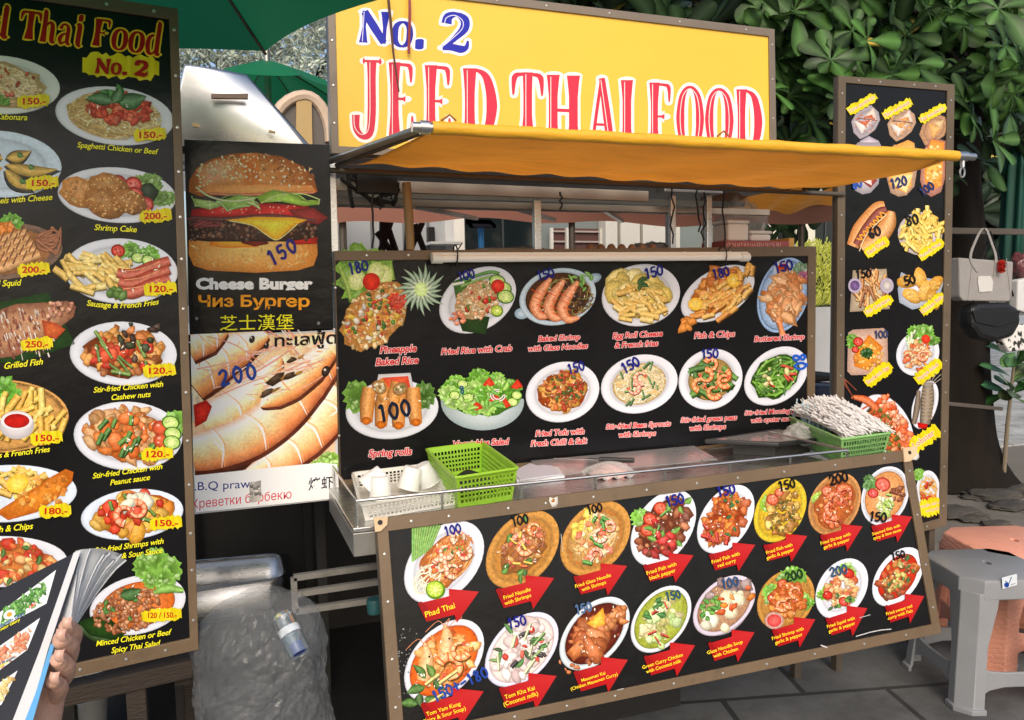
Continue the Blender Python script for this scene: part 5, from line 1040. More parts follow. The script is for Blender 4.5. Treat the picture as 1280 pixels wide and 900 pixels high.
# heading
for ch, x0, x1, t, b_ in (('J', -80, -57, 2, 37), ('e', -56, -36, 5, 41), ('e', -35, -15, 7, 44), ('d', -14, 11, 8, 46), ('T', 22, 49, 14, 49), ('h', 48, 70, 15, 53), ('a', 70, 89, 17, 56), ('i', 90, 103, 18, 58), ('F', 114, 138, 24, 58), ('o', 138, 158, 24, 62), ('o', 159, 179, 27, 65), ('d', 180, 201, 29, 68)):
    k = Ink(1)
    serif(k, ch, x0, x1, t, b_, (.93, .78, .2), 2.0, .12, .14); serif(k, ch, x0, x1, t, b_, (.6, .07, .05), 0, .12, .14); k.build('letter', PLF, lf, depth=.0015)
k = Ink(3); brush_tag(k, 151, 83, 96, 27, 3, (.85, .8, .1), 21); o = k.build('number_tag', PLF, lf)
k = Ink(4)
for ch, x0, x1, t, b_ in (('N', 118, 137, 74, 92), ('o', 138, 151, 73, 93), ('.', 152, 159, 76, 94), ('2', 166, 185, 77, 95)): serif(k, ch, x0, x1, t, b_, (.6, .07, .05), 0.3, .08, .1)
k.build('number', PLF, o, off=.004)
# short legs and a timber under it
mb = MB(); a = PLF.P(250, 830, -.03); b_ = PLF.P(60, 880, -.03)
lr = thing('timber_stand', 'rough timber trestle carrying the tall left menu board', 'trestle', (a.x - .2, a.y + .1, 0))
tw = mat('rough_timber', (.028, .019, .013), .8, var=.4, vscale=14, bump=.5, stretch=(1, 1, 6))
z_ = PLF.P(240, 826, -.03).z
bx = PLF.P(-105, 890, -.03)
zt = min(z_, bx.z) 
mb.beam(PLF.P(243, 840, -.045), PLF.P(-105, 921, -.045), .05, .04); mb.build('rail', tw, lr, bevel=.003)
for px, py in ((172, 856), (-70, 913)): q = PLF.P(px, py, -.045); mb = MB(); mb.box((q.x - .02, q.y - .02, 0), (q.x + .02, q.y + .02, q.z - .02)); mb.build('leg', tw, lr, bevel=.003)
for px, py in ((230, 845), (-70, 913)):
    q = PLF.P(px, py, -.045); mb = MB(); mb.beam((q.x, q.y + .02, q.z - .03), (q.x, q.y + .45, q.z - .05), .035, .035); mb.build('cross_rail', tw, lr); mb = MB(); mb.box((q.x - .02, q.y + .41, 0), (q.x + .02, q.y + .45, q.z - .07)); mb.build('leg', tw, lr)
# ---------------------------------------------------------------- tall narrow menu board at the right
PR = YP(BY + .0)
rb = make_board('menu_board', 'tall narrow black menu board showing sandwiches, a hot dog and lobster', 'menu board', PR,
                [(1047, 95), (1192, 106), (1182, 657), (1043, 690)], [(1056, 104), (1183, 114), (1173, 648), (1053, 680)], thick=.012, screws=(4, 12), frame=mat('bronze_frame_dim', (.13, .095, .06), .5, metal=.1, var=.25, vscale=6, dirt=.4, dirtcol=(.06, .05, .04)))
def rtag(x, y, s, w=38, h=13, rot=-35, seed=0, size=6.2, s2=None):
    def f(k):
        brush_tag(k, x, y, w, h * (1.6 if s2 else 1.05), rot, seed=seed)
        for j, t in enumerate([s] + ([s2] if s2 else [])): k.text(t, x + j * 2, y + size * .35 + (j * 6.5 - (3 if s2 else 0)), size, (.8, .3, .25), bold=.006, rot=rot, upright=False, halo=(.97, .95, .85), hw=.05)
    return f
def box_half(k, pts, c, inner):
    k.fan(pts, lit(c, .15), lit(c, -.25)); n = len(pts); cx = sum(p[0] for p in pts) / n; cy = sum(p[1] for p in pts) / n; k.fan([(cx + (x - cx) * .78, cy + (y - cy) * .78) for x, y in pts], lit(c, .05), lit(c, -.32))
    for tri, col_ in inner: k.fan(tri, lit(col_, .15), lit(col_, -.2))
def sandwich(dx, dy, c, fill, lower, w=1):
    def f(k):
        T = lambda P: [(x + dx, y + dy) for x, y in P]
        box_half(k, T([(1064, 152), (1072, 138), (1088, 131), (1098, 140), (1100, 150), (1094, 162), (1084, 170), (1075, 174), (1067, 166)]), c, [(T([(1067, 151), (1090, 152), (1077, 168)]), (.94, .9, .88)), (T([(1078, 148), (1096, 150), (1092, 134)]), (.94, .86, .8)), (T([(1072, 152), (1088, 150), (1082, 158)]), fill), (T([(1078, 147), (1090, 143), (1092, 149)]), fill)])
        k.stroke(T([(1070, 148), (1084, 149), (1096, 151)]), 1.2, (.35, .2, .15), flat=True)
        if lower == 'egg': k.fan(T([(1072, 187), (1075, 176), (1086, 170), (1098, 176), (1105, 190)]), (.86, .82, .86), (.62, .58, .64))
        k.fan(T([(1062, 215), (1063, 190), (1072, 178), (1098, 178), (1103, 196), (1098, 230), (1088, 241), (1078, 243), (1068, 238)]), (.86, .84, .86) if lower == 'egg' else lit(c, .1), lit(c, -.3))
        if lower == 'egg': k.fan(T([(1076, 226), (1090, 216), (1096, 226), (1088, 235)]), (.7, .35, .3), (.45, .18, .16)); k.fan(T([(1078, 226), (1088, 220), (1090, 232)]), (.95, .9, .88), (.85, .75, .72))
        else: k.fan(T([(1066, 182), (1090, 172), (1098, 176), (1094, 230), (1086, 238), (1066, 228)]), (.96, .82, .5), (.86, .6, .3)); k.fan(T([(1068, 226), (1072, 218), (1096, 214), (1088, 238)]), (.97, .92, .75), (.92, .78, .5))
        for _ in range(18): k.blob(1080 + dx + k.r.uniform(-12, 14), 155 + dy + k.r.uniform(-12, 10), 1.4, k.r.choice([fill, lit(fill, .4)]), n=6)
    return f
def roll_(k):
    box_half(k, [(1149, 168), (1155, 150), (1168, 141), (1181, 146), (1185, 158), (1180, 170), (1168, 178), (1156, 182)], (.86, .66, .5), [([(1160, 154), (1178, 158), (1166, 174)], (.93, .7, .4)), ([(1166, 152), (1180, 150), (1176, 162)], (.9, .76, .55))])
    k.fan([(1150, 225), (1153, 190), (1164, 172), (1182, 176), (1182, 220), (1176, 240), (1164, 246), (1154, 240)], (.85, .66, .58), (.62, .42, .36)); k.fan([(1155, 216), (1158, 190), (1164, 174), (1180, 178), (1177, 232), (1168, 236), (1156, 228)], (.95, .76, .4), (.84, .52, .2))
    for _ in range(40): k.blob(k.r.uniform(1158, 1176), k.r.uniform(182, 232), 2.2, k.r.choice([(.97, .84, .55), (.88, .6, .26)]), hi=.1, lo=.15)
def hotdog(k):
    k.stroke([(1066, 308), (1076, 286), (1096, 262), (1106, 258)], [16, 20, 18, 12], (.88, .56, .26), hi=.3, smooth=5); k.stroke([(1070, 306), (1082, 286), (1098, 266), (1108, 262)], [9, 11, 11, 8], (.45, .12, .07), hi=.3, smooth=5)
    k.stroke([(1073 + j * 2.1 + (2.6 if j % 2 else -2.6), 300 - j * 2.3 + (2 if j % 2 else -2)) for j in range(16)], 2.2, (.95, .6, .12), smooth=3)
    k.stroke([(1078, 312), (1096, 298), (1110, 280), (1114, 264)], [14, 24, 20, 9], (.9, .55, .2), hi=.4, lo=.4, smooth=6); k.stroke([(1074, 314), (1084, 292), (1108, 268)], 1.4, (.97, .86, .66), smooth=5)
def fries(k):
    d = Dish(k, 1150, 292, 28, 27, 0); k.fan([d(math.cos(t), math.sin(t)) for t in [j * .3 for j in range(21)]], (.9, .88, .88), (.7, .66, .66)); d.sticks([(.95, .8, .3), (.92, .72, .24), (.97, .86, .44)], 70, .85, .16, .75, -20, 80, 0, -.15)
def tray1(k):
    k.fan([(1066, 338), (1108, 336), (1112, 386), (1062, 390)], (.84, .78, .68), (.6, .54, .46)); d = Dish(k, 1088, 362, 22, 26, 0); d.sticks([(.86, .6, .3), (.8, .5, .22), (.9, .7, .42), (.62, .36, .18)], 46, .85, .13, .8, 70, 50)
    for x, c in ((1068, (.5, .38, .6)), (1108, (.85, .82, .8))): k.ell(x, 357, 8.5, 9.5, 0, (.85, .82, .9), (.65, .6, .7)); k.ell(x, 357, 6, 6.5, 0, c, lit(c, -.3))
def nugg(k):
    k.fan([(1122, 362), (1126, 340), (1136, 345), (1162, 348), (1180, 350), (1172, 380), (1140, 387), (1124, 378)], (.85, .87, .92), (.58, .62, .68)); d = Dish(k, 1150, 362, 24, 17, 0)
    for x, y in ((1134, 352), (1150, 348), (1168, 356), (1140, 370), (1156, 364), (1166, 374)): k.blob(x, y, 10.5, (.86, .62, .22), el=1.3, n=14, jit=.08, lo=.4); [k.blob(x + k.r.uniform(-7, 7), y + k.r.uniform(-5, 5), 1.3, (.93, .74, .38), n=6) for _ in range(14)]
def toast(k):
    k.fan([(1060, 416), (1066, 412), (1104, 410), (1109, 414), (1110, 464), (1105, 468), (1064, 469), (1059, 464)], (.9, .78, .7), (.68, .56, .5)); d = Dish(k, 1086, 444, 23, 24, 0); k.fan([(1066, 446), (1086, 418), (1104, 434), (1086, 464), (1068, 458)], (.93, .66, .26), (.78, .44, .12)); d.pile([(.95, .7, .3), (.86, .54, .2), (.97, .78, .42)], 40, .1, .7, hi=.15, lo=.2); d.lettuce(-.75, -.75, .45); d.tomato(-.6, -.7, .28); d.tomato(-.75, -.3, .2); k.frill(1083, 441, 8, (.12, .32, .1), 7)
def salad(k):
    d = Dish(k, 1147, 442, 27, 28, -.1).plate(); d.lettuce(-.2, -.85, .45); d.lettuce(.35, -.85, .45); d.lettuce(.7, -.6, .35); d.sticks([(.85, .92, .75)], 8, .25, .1, .6, -70, 15, -.2, -.55); d.pile([(.9, .5, .25), (.93, .66, .4), (.85, .34, .16), (.95, .8, .6)], 60, .12, .55, 0, .1); x, y = d(.35, -.62); k.ell(x, y, 5.5, 5.5, 0, (.93, .3, .18), (.75, .14, .08)); d.shrimp(.2, .1, .3, 50)
def lob(k):
    d = Dish(k, 1108, 535, 34, 42, .35).plate(); d.bed((.4, .3, .14), .7); d.pile([(.88, .36, .14), (.93, .5, .26), (.95, .62, .42), (.8, .25, .1)], 70, .13, .75); d.pile([(.35, .45, .15)], 16, .1, .7)
    k.stroke([(1064, 496), (1082, 500), (1096, 512)], [4, 10, 8], (.88, .36, .12), hi=.3, smooth=5)
    for q in range(60): t = k.r.random(); x, y = 1104 + 32 * t + k.r.uniform(-7, 7), 500 + 56 * t * t ** .3 + k.r.uniform(-7, 7); k.blob(x, y, k.r.uniform(2, 5), k.r.choice([(.95, .5, .3), (.96, .62, .45), (.9, .36, .16), (.97, .75, .6)]), ec=(.7, .25, .1))
    for q in range(40): t = k.r.random(); x, y = 1092 + 30 * t + k.r.uniform(-5, 5), 512 + 44 * t + k.r.uniform(-5, 5); k.blob(x, y, k.r.uniform(1.5, 4), k.r.choice([(.9, .45, .14), (.4, .42, .14), (.85, .3, .1)]), ec=(.35, .2, .06))
    for j in range(7): k.stroke([(1068, 500), (1060 - j * 2, 486 - j * 3), (1052 + j * 3, 470 + j * 3)], 1.1, (.5, .2, .1), smooth=4)
    for j in range(6): k.stroke([(1076 + j * 8, 512 + j * 6), (1086 + j * 7, 506 + j * 5)], 2, (.8, .3, .1))
    d.gloss(16)
def riv(k):
    d = Dish(k, 1156, 506, 17, 30, -.4).plate(); k.stroke([(1160, 478), (1159, 500), (1156, 530)], [12, 17, 13], (.42, .36, .28), hi=.35, smooth=5); k.stroke([(1148, 488), (1146, 510), (1142, 530)], [5, 8, 6], (.38, .3, .22), hi=.3, smooth=4)
    for j in range(9): k.stroke([(1152, 486 + j * 4.5), (1158, 488 + j * 4.5), (1166, 485 + j * 4.5)], 1.2, (.68, .56, .4))
    for j in range(9): a = R(-150 + 15 * j); k.stroke([(1160, 484), (1160 + 14 * math.cos(a), 482 + 12 * math.sin(a)), (1160 + 20 * math.cos(a + .2), 480 + 18 * math.sin(a))], 1, (.6, .55, .5), smooth=3)
    k.fan([(1146, 528), (1160, 530), (1158, 536), (1148, 535)], (.8, .12, .08), (.6, .06, .05))
def noodle(k):
    d = Dish(k, 1160, 613, 15, 25, 0).plate(); d.strands([(.9, .7, .25), (.86, .6, .18), (.95, .8, .4)], 40, .66, .09); d.lettuce(-.8, -.8, .4); d.pile([RED, ORG], 10, .16, .5)
for j, (fn, tg, pr) in enumerate([
    (sandwich(0, 0, (.8, .76, .8), (.8, .4, .25), 'egg'), rtag(1077, 130, 'Tuna sandwich', 40, 11, -30, 31), K2('80', 1070, 230, 10, (.2, .35, .7), -20)),
    (sandwich(45, 3, (.88, .72, .6), (.93, .6, .25), 'ham'), rtag(1121, 136, 'Ham sandwich', 40, 11, -28, 32), K2('120', 1122, 228, 11, (.15, .2, .4), -15)),
    (roll_, rtag(1165, 142, 'Egg sandwich', 38, 11, -28, 33), K2('100', 1157, 236, 10, (.15, .2, .4), -35)),
    (hotdog, rtag(1095, 309, 'Hot Dog', 34, 12, -36, 34, 7), K2('60', 1092, 290, 12, (.1, .12, .15), -20)), (fries, rtag(1163, 312, 'French Fries', 36, 12, -34, 35), K2('80', 1139, 275, 12, (.1, .12, .12), -12)),
    (tray1, rtag(1097, 382, 'Fish Crackers', 40, 12, -30, 36), K2('150', 1078, 342, 10, BLK, -8)), (nugg, rtag(1165, 380, 'Chicken Balls', 36, 12, -38, 37), K2('50', 1136, 350, 11, BLK, -15)),
    (toast, rtag(1097, 468, 'Sandwich Egg', 40, 15, -36, 38), K2('100', 1100, 418, 9, (.2, .25, .4), -5)), (salad, rtag(1160, 464, 'Papaya Salad', 40, 15, -38, 39), None), (lob, rtag(1155, 548, 'Lobster', 42, 17, -35, 40, 10), None), (riv, None, None), (noodle, rtag(1163, 633, 'Noodle with egg', 28, 13, -14, 41, 4.6, 'and pork'), None)]):
    dish_part(rb, PR, 900 + j * 7, fn, tg, pr)
# legs of the right board
for px in (1058, 1172):
    p = PR.P(px, 660, -.04); mb = MB(); mb.box((p.x - .015, p.y - .015, 0), (p.x + .015, p.y + .015, p.z + .05)); mb.build('leg', bronze_dark, rb)
# ---------------------------------------------------------------- things on the counter
def basket(name, label, q, z0, h, flare, ma, slots=(14, 4), wall=.0035, lip=.008):
    """open slotted plastic basket; q = four rim corners (x, y), z0 its floor height, h its height"""
    ctr = sum((Vector((x, y, 0)) for x, y in q), Vector()) / 4
    root = thing(name, label, 'basket', (ctr.x, ctr.y, z0))
    top = [Vector((x, y, z0 + h)) for x, y in q]; bot = [ctr + (Vector((x, y, 0)) - ctr) * flare + Vector((0, 0, z0)) for x, y in q]
    mb = MB()
    for k in range(4):
        a, b, c_, d = bot[k], bot[(k + 1) % 4], top[(k + 1) % 4], top[k]
        inw = (ctr - (a + b) / 2); inw.z = 0; inw = inw.normalized() * wall
        L = (c_ - d).length; ns = max(3, int(L / .0125)); S = lambda u, v: (a.lerp(b, u)).lerp(d.lerp(c_, u), v)
        def slab(u0, u1, v0, v1):
            p = [S(u0, v0), S(u1, v0), S(u1, v1), S(u0, v1)]; mb.prism(p, inw)
        bands = [.0, .16] + [.16 + (.86 - .16) * (j + 1) / slots[1] for j in range(slots[1])] + [1.0]
        slab(0, 1, 0, .16); slab(0, 1, .86, 1)
        for j in range(1, slots[1]): v = .16 + .7 * j / slots[1]; slab(.03, .97, v - .03, v + .03)
        slab(0, .05, .16, .86); slab(.95, 1, .16, .86)
        for j in range(1, ns): u = .05 + .9 * j / ns; slab(u - .16 / ns, u + .16 / ns, .16, .86)
    mb.build('slotted_wall', ma, root)
    mb = MB(); mb.prism([p + Vector((0, 0, .001)) for p in bot], (0, 0, .004)); mb.build('floor', ma, root)
    mb = MB(); rim = [p + (p - ctr - Vector((0, 0, z0 + h))).normalized() * .003 for p in top]
    pts = []
    for k in range(4):
        p, a, b = rim[k], rim[k - 1], rim[(k + 1) % 4]
        pts += [p.lerp(a, .07), p.lerp(a, .02).lerp(p.lerp(b, .02), .5), p.lerp(b, .07)]
    mb.tube(pts, lip / 2, 8, closed=True); mb.build('rim', ma, root, smooth=True)
    return root
white_b = mat('milky_white_plastic', (.78, .77, .7), .4, var=.06, vscale=10, dirt=.1, dirtcol=(.5, .46, .36))
lime_b = mat('lime_green_plastic', (.3, .55, .035), .4, var=.08, vscale=8); jade_b = mat('soft_green_plastic', (.24, .5, .16), .42, var=.08, vscale=8)
cz = CT + .0005
cor = lambda z, *pts: [(lambda p: (p.x, p.y))(atz(px, py, z)) for px, py in pts]
def fit_z(px, py, Y): return at(px, py, Y).z
z1 = fit_z(452, 632, CY0 + .035); A4 = cor(z1, (452, 632), (576, 611), (533, 581), (441, 592))
wb = basket('slotted_basket', 'white slotted plastic basket of cups at the left end of the counter', A4, cz, z1 - cz, .93, white_b)
z2 = fit_z(570, 597, CY0 + .04); B4 = cor(z2, (570, 597), (647, 585), (603, 553), (533, 562))
gb = basket('slotted_basket', 'empty lime green slotted basket beside the white one on the counter', B4, cz, z2 - cz, .88, lime_b, slots=(10, 5))
zc = fit_z(1052, 549, CY0 + .05); C4 = cor(zc, (1052, 549), (1113, 541), (1046, 512), (980, 518))
sb = basket('slotted_basket', 'soft green slotted basket full of wrapped straws at the right counter end', C4, cz, zc - cz, .88, jade_b)
print('rims', z1, z2, zc, C4, CY1)
def ctr4(q, z): return Vector((sum(p[0] for p in q) / 4, sum(p[1] for p in q) / 4, z))
# cups lying in the white basket
cw = ctr4(A4, cz + .007); ux = (Vector((*A4[1], 0)) - Vector((*A4[0], 0))) ; uy = (Vector((*A4[3], 0)) - Vector((*A4[0], 0)))
cupm = mat('white_paper_cup', (.82, .82, .8), .5)
cups = (('white paper cup standing upside down in the white basket, nearest its left end', -.22, .0, 0), ('white paper cup in the middle of the white basket', .08, .05, .3), ('small clear plastic cup at the right end of the white basket', .33, .05, -.4), ('white paper cup tucked behind the others in the white basket', -.36, .1, .9))
for lb_, a, b_, tilt in cups:
    p = cw + ux * a + uy * b_; M = Matrix.Rotation(tilt, 3, 'Y'); mb = MB(); lift = Vector((0, 0, .034 * abs(math.sin(tilt))))
    root = thing('cup', lb_, 'cup', p, 'cups in the white basket')
    mb.lathe([(.03, 0), (.031, .003), (.024, .058), (.0225, .0605), (.0001, .0595)], p + lift, 20, M); mb.build('cup_body', film_mat('clear_cup', (.85, .87, .88), .35) if 'clear' in lb_ else cupm, root, smooth=True)
    mb = MB(); mb.tube([p + lift + M @ Vector((.0305 * math.cos(t), .0305 * math.sin(t), .0015)) for t in [j * .3927 for j in range(16)]], .0016, 6, closed=True); mb.build('lip', cupm, root, smooth=True)
# dark napkins in green basket
gc_ = ctr4(B4, cz + .006)
mb = MB(); mb.grid(lambda u, v: gc_ + (Vector((*B4[1], 0)) - Vector((*B4[0], 0))) * (u - .5) * .62 + (Vector((*B4[3], 0)) - Vector((*B4[0], 0))) * (v - .5) * .6 + Vector((0, 0, .012 + .008 * math.sin(7 * u + 3 * v))), 10, 10); tag(mb.build('cloth', mat('black_cloth', (.012, .012, .014), .9), None, smooth=2, solid=.004), 'folded black cloth on the floor of the lime green basket', 'cloth')
# straws heaped in the right basket
sc_ = ctr4(C4, cz + .03); vx = Vector((*C4[1], 0)) - Vector((*C4[0], 0)); vy = Vector((*C4[3], 0)) - Vector((*C4[0], 0)); rs = random.Random(8)
mb = MB(); mb2 = MB(); ax_ = (vx * .85 - vy * .25).normalized(); zt_ = zc
hp = lambda u, v: .075 * max(0, 1 - (u / .62) ** 2) * max(0, 1 - (v / .6) ** 2)
for k in range(1500):
    u, v = rs.uniform(-.47, .47), rs.uniform(-.46, .46); c0 = sc_ + vx * u + vy * v; c0.z = zt_ + hp(u, v) * rs.uniform(.72, 1.06) - .004
    d = Vector((.5 + rs.gauss(0, .2), -.5 + rs.gauss(0, .2), -.42 + rs.gauss(0, .16))).normalized() * rs.uniform(.018, .032); wdt = d.cross(Vector((rs.gauss(0, .3), -.5, 1))).normalized() * .0026; n_ = d.cross(wdt).normalized() * -.0022
    mb.add([c0 - d - wdt, c0 - d + wdt, c0 + d + wdt, c0 + d - wdt, c0 - d + n_, c0 + d + n_], [(0, 4, 5, 3), (4, 1, 2, 5), (0, 3, 2, 1)])
mb.grid(lambda u, v: Vector((*(sc_ + vx * (u - .5) * .95 + vy * (v - .5) * .95).xy, zt_ - .012 + hp((u - .5) * .95, (v - .5) * .95) * .8)), 14, 14)
st = thing('straw_heap', 'heap of white paper wrapped straws piled in the soft green basket', 'straws', sc_)
mb.build('straw', mat('straw_paper', (.62, .6, .59), .55, var=.12, vscale=60), st, fix=False, kind='stuff')
for k in range(30):
    u, v = rs.uniform(-.5, -.2), rs.uniform(.0, .5); c0 = sc_ + vx * u + vy * v; c0.z = zt_ - .01; d = Vector((rs.uniform(-.01, .03), rs.uniform(-.02, .02), rs.uniform(.045, .075))); mb2.tube([c0 - d * .3, c0 + d], .0036, 6)
mb2.build('toothpick_packet', mat('blue_tipped_paper', (.45, .62, .72), .5, var=.3, vscale=20), st, kind='stuff')
# plastic bag over the straws at the left edge of the right basket
# folded paper + knife + packet + tray lid
def slab_on(px_pts, z, t): return [atz(px, py, z) for px, py in px_pts], (0, 0, t)
mb = MB(); p_, d_ = slab_on([(650, 601), (702, 594), (690, 583), (662, 580), (640, 590)], cz + .012, .003); mb.prism(p_, d_); 
pp = thing('paper_pad', 'pad of pale lavender paper sheets lying on the counter beside the lime green basket', 'paper', atz(670, 590, cz)); mb.build('top_sheet', mat('lavender_paper', (.6, .59, .68), .6), pp, bevel=.001)
mb = MB(); p_, d_ = slab_on([(646, 604), (706, 599), (698, 588), (664, 583), (640, 593)], cz, .011); mb.prism(p_, d_); mb.build('lower_sheets', mat('white_paper', (.66, .66, .68), .6), pp, bevel=.002)
mp_ = atz(762, 594, cz)
root = thing('meat_packet', 'clear plastic packet with red and white meat lying on the steel counter', 'packet', mp_)
mb = MB(); mb.grid(lambda u, v: mp_ + Vector(((u - .5) * .11, (v - .5) * .09, .002 + .028 * math.sin(math.pi * u) ** .6 * math.sin(math.pi * v) ** .6 + .004 * math.sin(u * 17 + v * 11))), 20, 14); mb.build('meat', mat('fatty_meat', (.5, .28, .25), .3, var=.6, vscale=16), root, smooth=2, fix=False)
mb = MB(); mb.grid(lambda u, v: mp_ + Vector(((u - .5) * .14, (v - .5) * .12, .005 + .033 * math.sin(math.pi * u) ** .5 * math.sin(math.pi * v) ** .5 + .005 * math.sin(u * 23 + v * 15))), 24, 16); mb.build('wrapper', film_mat('clear_wrap', (.9, .9, .9), .7), root, smooth=2, fix=False)
ka, kb = atz(752, 576, cz + .03), atz(797, 577, cz + .03)
root = thing('knife', 'kitchen knife with a black handle lying behind the meat packet', 'knife', ka)
mb = MB(); mb.beam(ka + Vector((.0, .02, .0)), kb + Vector((0, .02, 0)), .02, .014); mb.build('handle', black_pl, root, bevel=.004)
e = (ka - kb).normalized(); mb = MB(); mb.prism([ka + Vector((0, .02 - .012, 0)), ka + e * .14 + Vector((0, .02, 0)), ka + Vector((0, .02 + .014, 0))], (0, 0, .0016)); mb.build('blade', steel, root)
# glass lid / tray with a dark rim
T4 = [atz(px, py, cz + .045) for px, py in ((884, 552), (972, 556), (1045, 548), (972, 539))]
root = thing('tray_lid', 'flat smoky lid with a black rim on the counter beside the wrapped straws', 'lid', (T4[0] + T4[2]) / 2 - Vector((0, 0, .045)))
mb = MB(); mb.prism(T4, (0, 0, .006)); mb.build('glass_plate', mat('smoked_plate', (.35, .35, .34), .15, trans=.3, spec=.6), root, bevel=.002)
mb = MB(); mb.tube([p + Vector((0, 0, .001)) for p in T4], .008, 8, closed=True); mb.build('rim', black_pl, root, smooth=True)
mb = MB(); ctrT = (T4[0] + T4[2]) / 2; mb.prism([ctrT + (p - ctrT) * .6 - Vector((0, 0, .0445)) for p in T4], (0, 0, .04)); mb.build('pan', black_and_shade, root)
# ---------------------------------------------------------------- goods on the shelf above the board
sz = sz0 - .004
eg = mat('brown_egg', (.42, .2, .1), .5, var=.15, vscale=12)
first = None; rs = random.Random(3)
for k in range(7):
    px = 738 + k * 13; p = at(px, 306, BY + .26 + .008 * (k % 2)); p.z = sz
    r_ = thing('egg', 'small brown egg in the row standing on the shelf above the menu board', 'egg', p, 'brown eggs on the shelf')
    if first is None:
        mb = MB(); mb.lathe([(.0005, 0), (.01, .003), (.0165, .012), (.0178, .02), (.015, .031), (.009, .04), (.0005, .043)], p, 16); first = mb.build('shell', eg, r_, smooth=True)
    else: share(first, 'shell', r_, (0, 0, 0))
film = film_mat('cloudy_film', (.6, .57, .52), .72)
def crumple(c0, sx, sy, sz_, name, label, seed, ma, cat='bag', amp=1):
    mb = MB(); sd_ = seed * 3.7; n, m_ = 30, 18; vs = []
    for j in range(m_ + 1):
        ph = math.pi * j / m_
        for i in range(n):
            t = 2 * math.pi * i / n; d = Vector((math.sin(ph) * math.cos(t), math.sin(ph) * math.sin(t), math.cos(ph))); q = 1 + amp * .35 * noise.noise(d * 2.2 + Vector((sd_, 0, 0))) + amp * .2 * noise.noise(d * 6 + Vector((0, sd_, 0)))
            vs.append(Vector(c0) + Vector((d.x * sx * q, d.y * sy * q, max(-1, d.z * q) * sz_ + sz_)))
    fs = [(j * n + i, j * n + (i + 1) % n, (j + 1) * n + (i + 1) % n, (j + 1) * n + i) for j in range(m_) for i in range(n)]
    mb.add(vs, fs); return tag(mb.build(name, ma, None, smooth=2), label, cat)
p = at(815, 306, BY + .42); p.z = sz
crumple(p, .09, .08, .03, 'plastic_bag', 'dull brown plastic bag slumped behind the right end of the egg row', 2, film_mat('brown_film', (.22, .16, .13), .25))
p = at(925, 306, BY + .3); p.z = sz
crumple(p, .1, .08, .11, 'plastic_bag', 'big cloudy plastic bag bulging up behind the white foam boxes on the shelf', 5, film)
p = at(640, 310, BY + .2); p.z = sz
crumple(p, .14, .06, .012, 'plastic_sheet', 'crumpled grey plastic sheet lying on the shelf left of the eggs', 6, film_mat('grey_film', (.3, .28, .25), .2), 'sheet')
ct0 = at(905, 310, BY + .06); ct1 = at(990, 300, BY + .06)
root = thing('carton', 'low red and white printed carton under the white foam boxes on the shelf', 'carton', (ct0.x, BY + .06, sz))
hz = at(940, 301, BY + .05).z
mb = MB(); mb.box((ct0.x, BY + .05, sz + .001), (ct1.x - .02, BY + .2, hz)); mb.build('box_body', mat('red_carton', (.4, .1, .1), .6, var=.25, vscale=30), root, bevel=.002)
mb = MB(); mb.box((ct1.x - .019, BY + .052, sz + .001), (ct1.x + .004, BY + .19, hz + .012)); mb.build('end_flap', mat('orange_card', (.7, .4, .1), .6), root, bevel=.002)
k = Ink(2); rk = random.Random(2)
for j in range(26): x = 908 + j * 2.7; k.stroke([(x, 303.5 + rk.uniform(-1, 1)), (x + rk.uniform(-1, 1.5), 308 + rk.uniform(-1, .5))], 1, (.85, .7, .68), flat=True)
k.build('print', YP(BY + .05), root)
for lb_, x0_, x1_, t_ in (('tall white foam box standing at the left on the red carton', 908, 934, 280), ('flat white foam box lying at the right on the red carton', 937, 962, 293)):
    a, b_ = at(x0_, 300, BY + .07), at(x1_, t_, BY + .07); mb = MB(); mb.box((a.x, BY + .06, hz + .0005), (b_.x, BY + .16, b_.z)); r_ = thing('foam_box', lb_, 'foam box', (a.x, BY + .07, hz)); mb.build('tray', mat('white_foam', (.85, .84, .82), .7), r_, bevel=.008)
    mb = MB(); mb.box((a.x - .003, BY + .057, b_.z + .0005), (b_.x + .003, BY + .163, b_.z + .012)); mb.build('lid', MATS['white_foam'], r_, bevel=.005)

# ---------------------------------------------------------------- under the posters: steel tray, plastic bag, bottle
def lerp4(q, u, v): return (q[0].lerp(q[1], u)).lerp(q[3].lerp(q[2], u), v)
zt = .56
tq = [atz(px, py, zt) for px, py in ((205, 745), (357, 722), (350, 692), (205, 705))]
tb = [p + Vector((0, 0, -.1)) for p in tq]; cc = sum(tq, Vector()) / 4; tb = [cc + (p - cc) * .94 + Vector((0, 0, -.1)) for p in tq]
root = thing('steel_tray', 'deep stainless steel tray on the dark ledge below the prawn poster', 'tray', cc - Vector((0, 0, .1)))
mb = MB(); cb = sum(tb, Vector()) / 4; N = 7
def rr(q, u, rad=.16):
    out = []
    for k in range(4):
        p, a, b = q[k], q[k - 1], q[(k + 1) % 4]
        for j in range(4): t = j / 3; s0 = p + (a - p).normalized() * u; s1 = p + (b - p).normalized() * u; out.append((s0.lerp(p, t)).lerp(p.lerp(s1, t), t))
    return out
Rt, Rb = rr(tq, .05), rr(tb, .05); n = len(Rt); mb.add(Rt + Rb + [cb], [(k, (k + 1) % n, n + (k + 1) % n, n + k) for k in range(n)] + [(n + k, n + (k + 1) % n, 2 * n) for k in range(n)]); mb.build('tray_wall', steel, root, smooth=True, solid=.002)
mb = MB(); mb.tube(Rt, .004, 6, closed=True); mb.build('rolled_rim', steel, root, smooth=True)
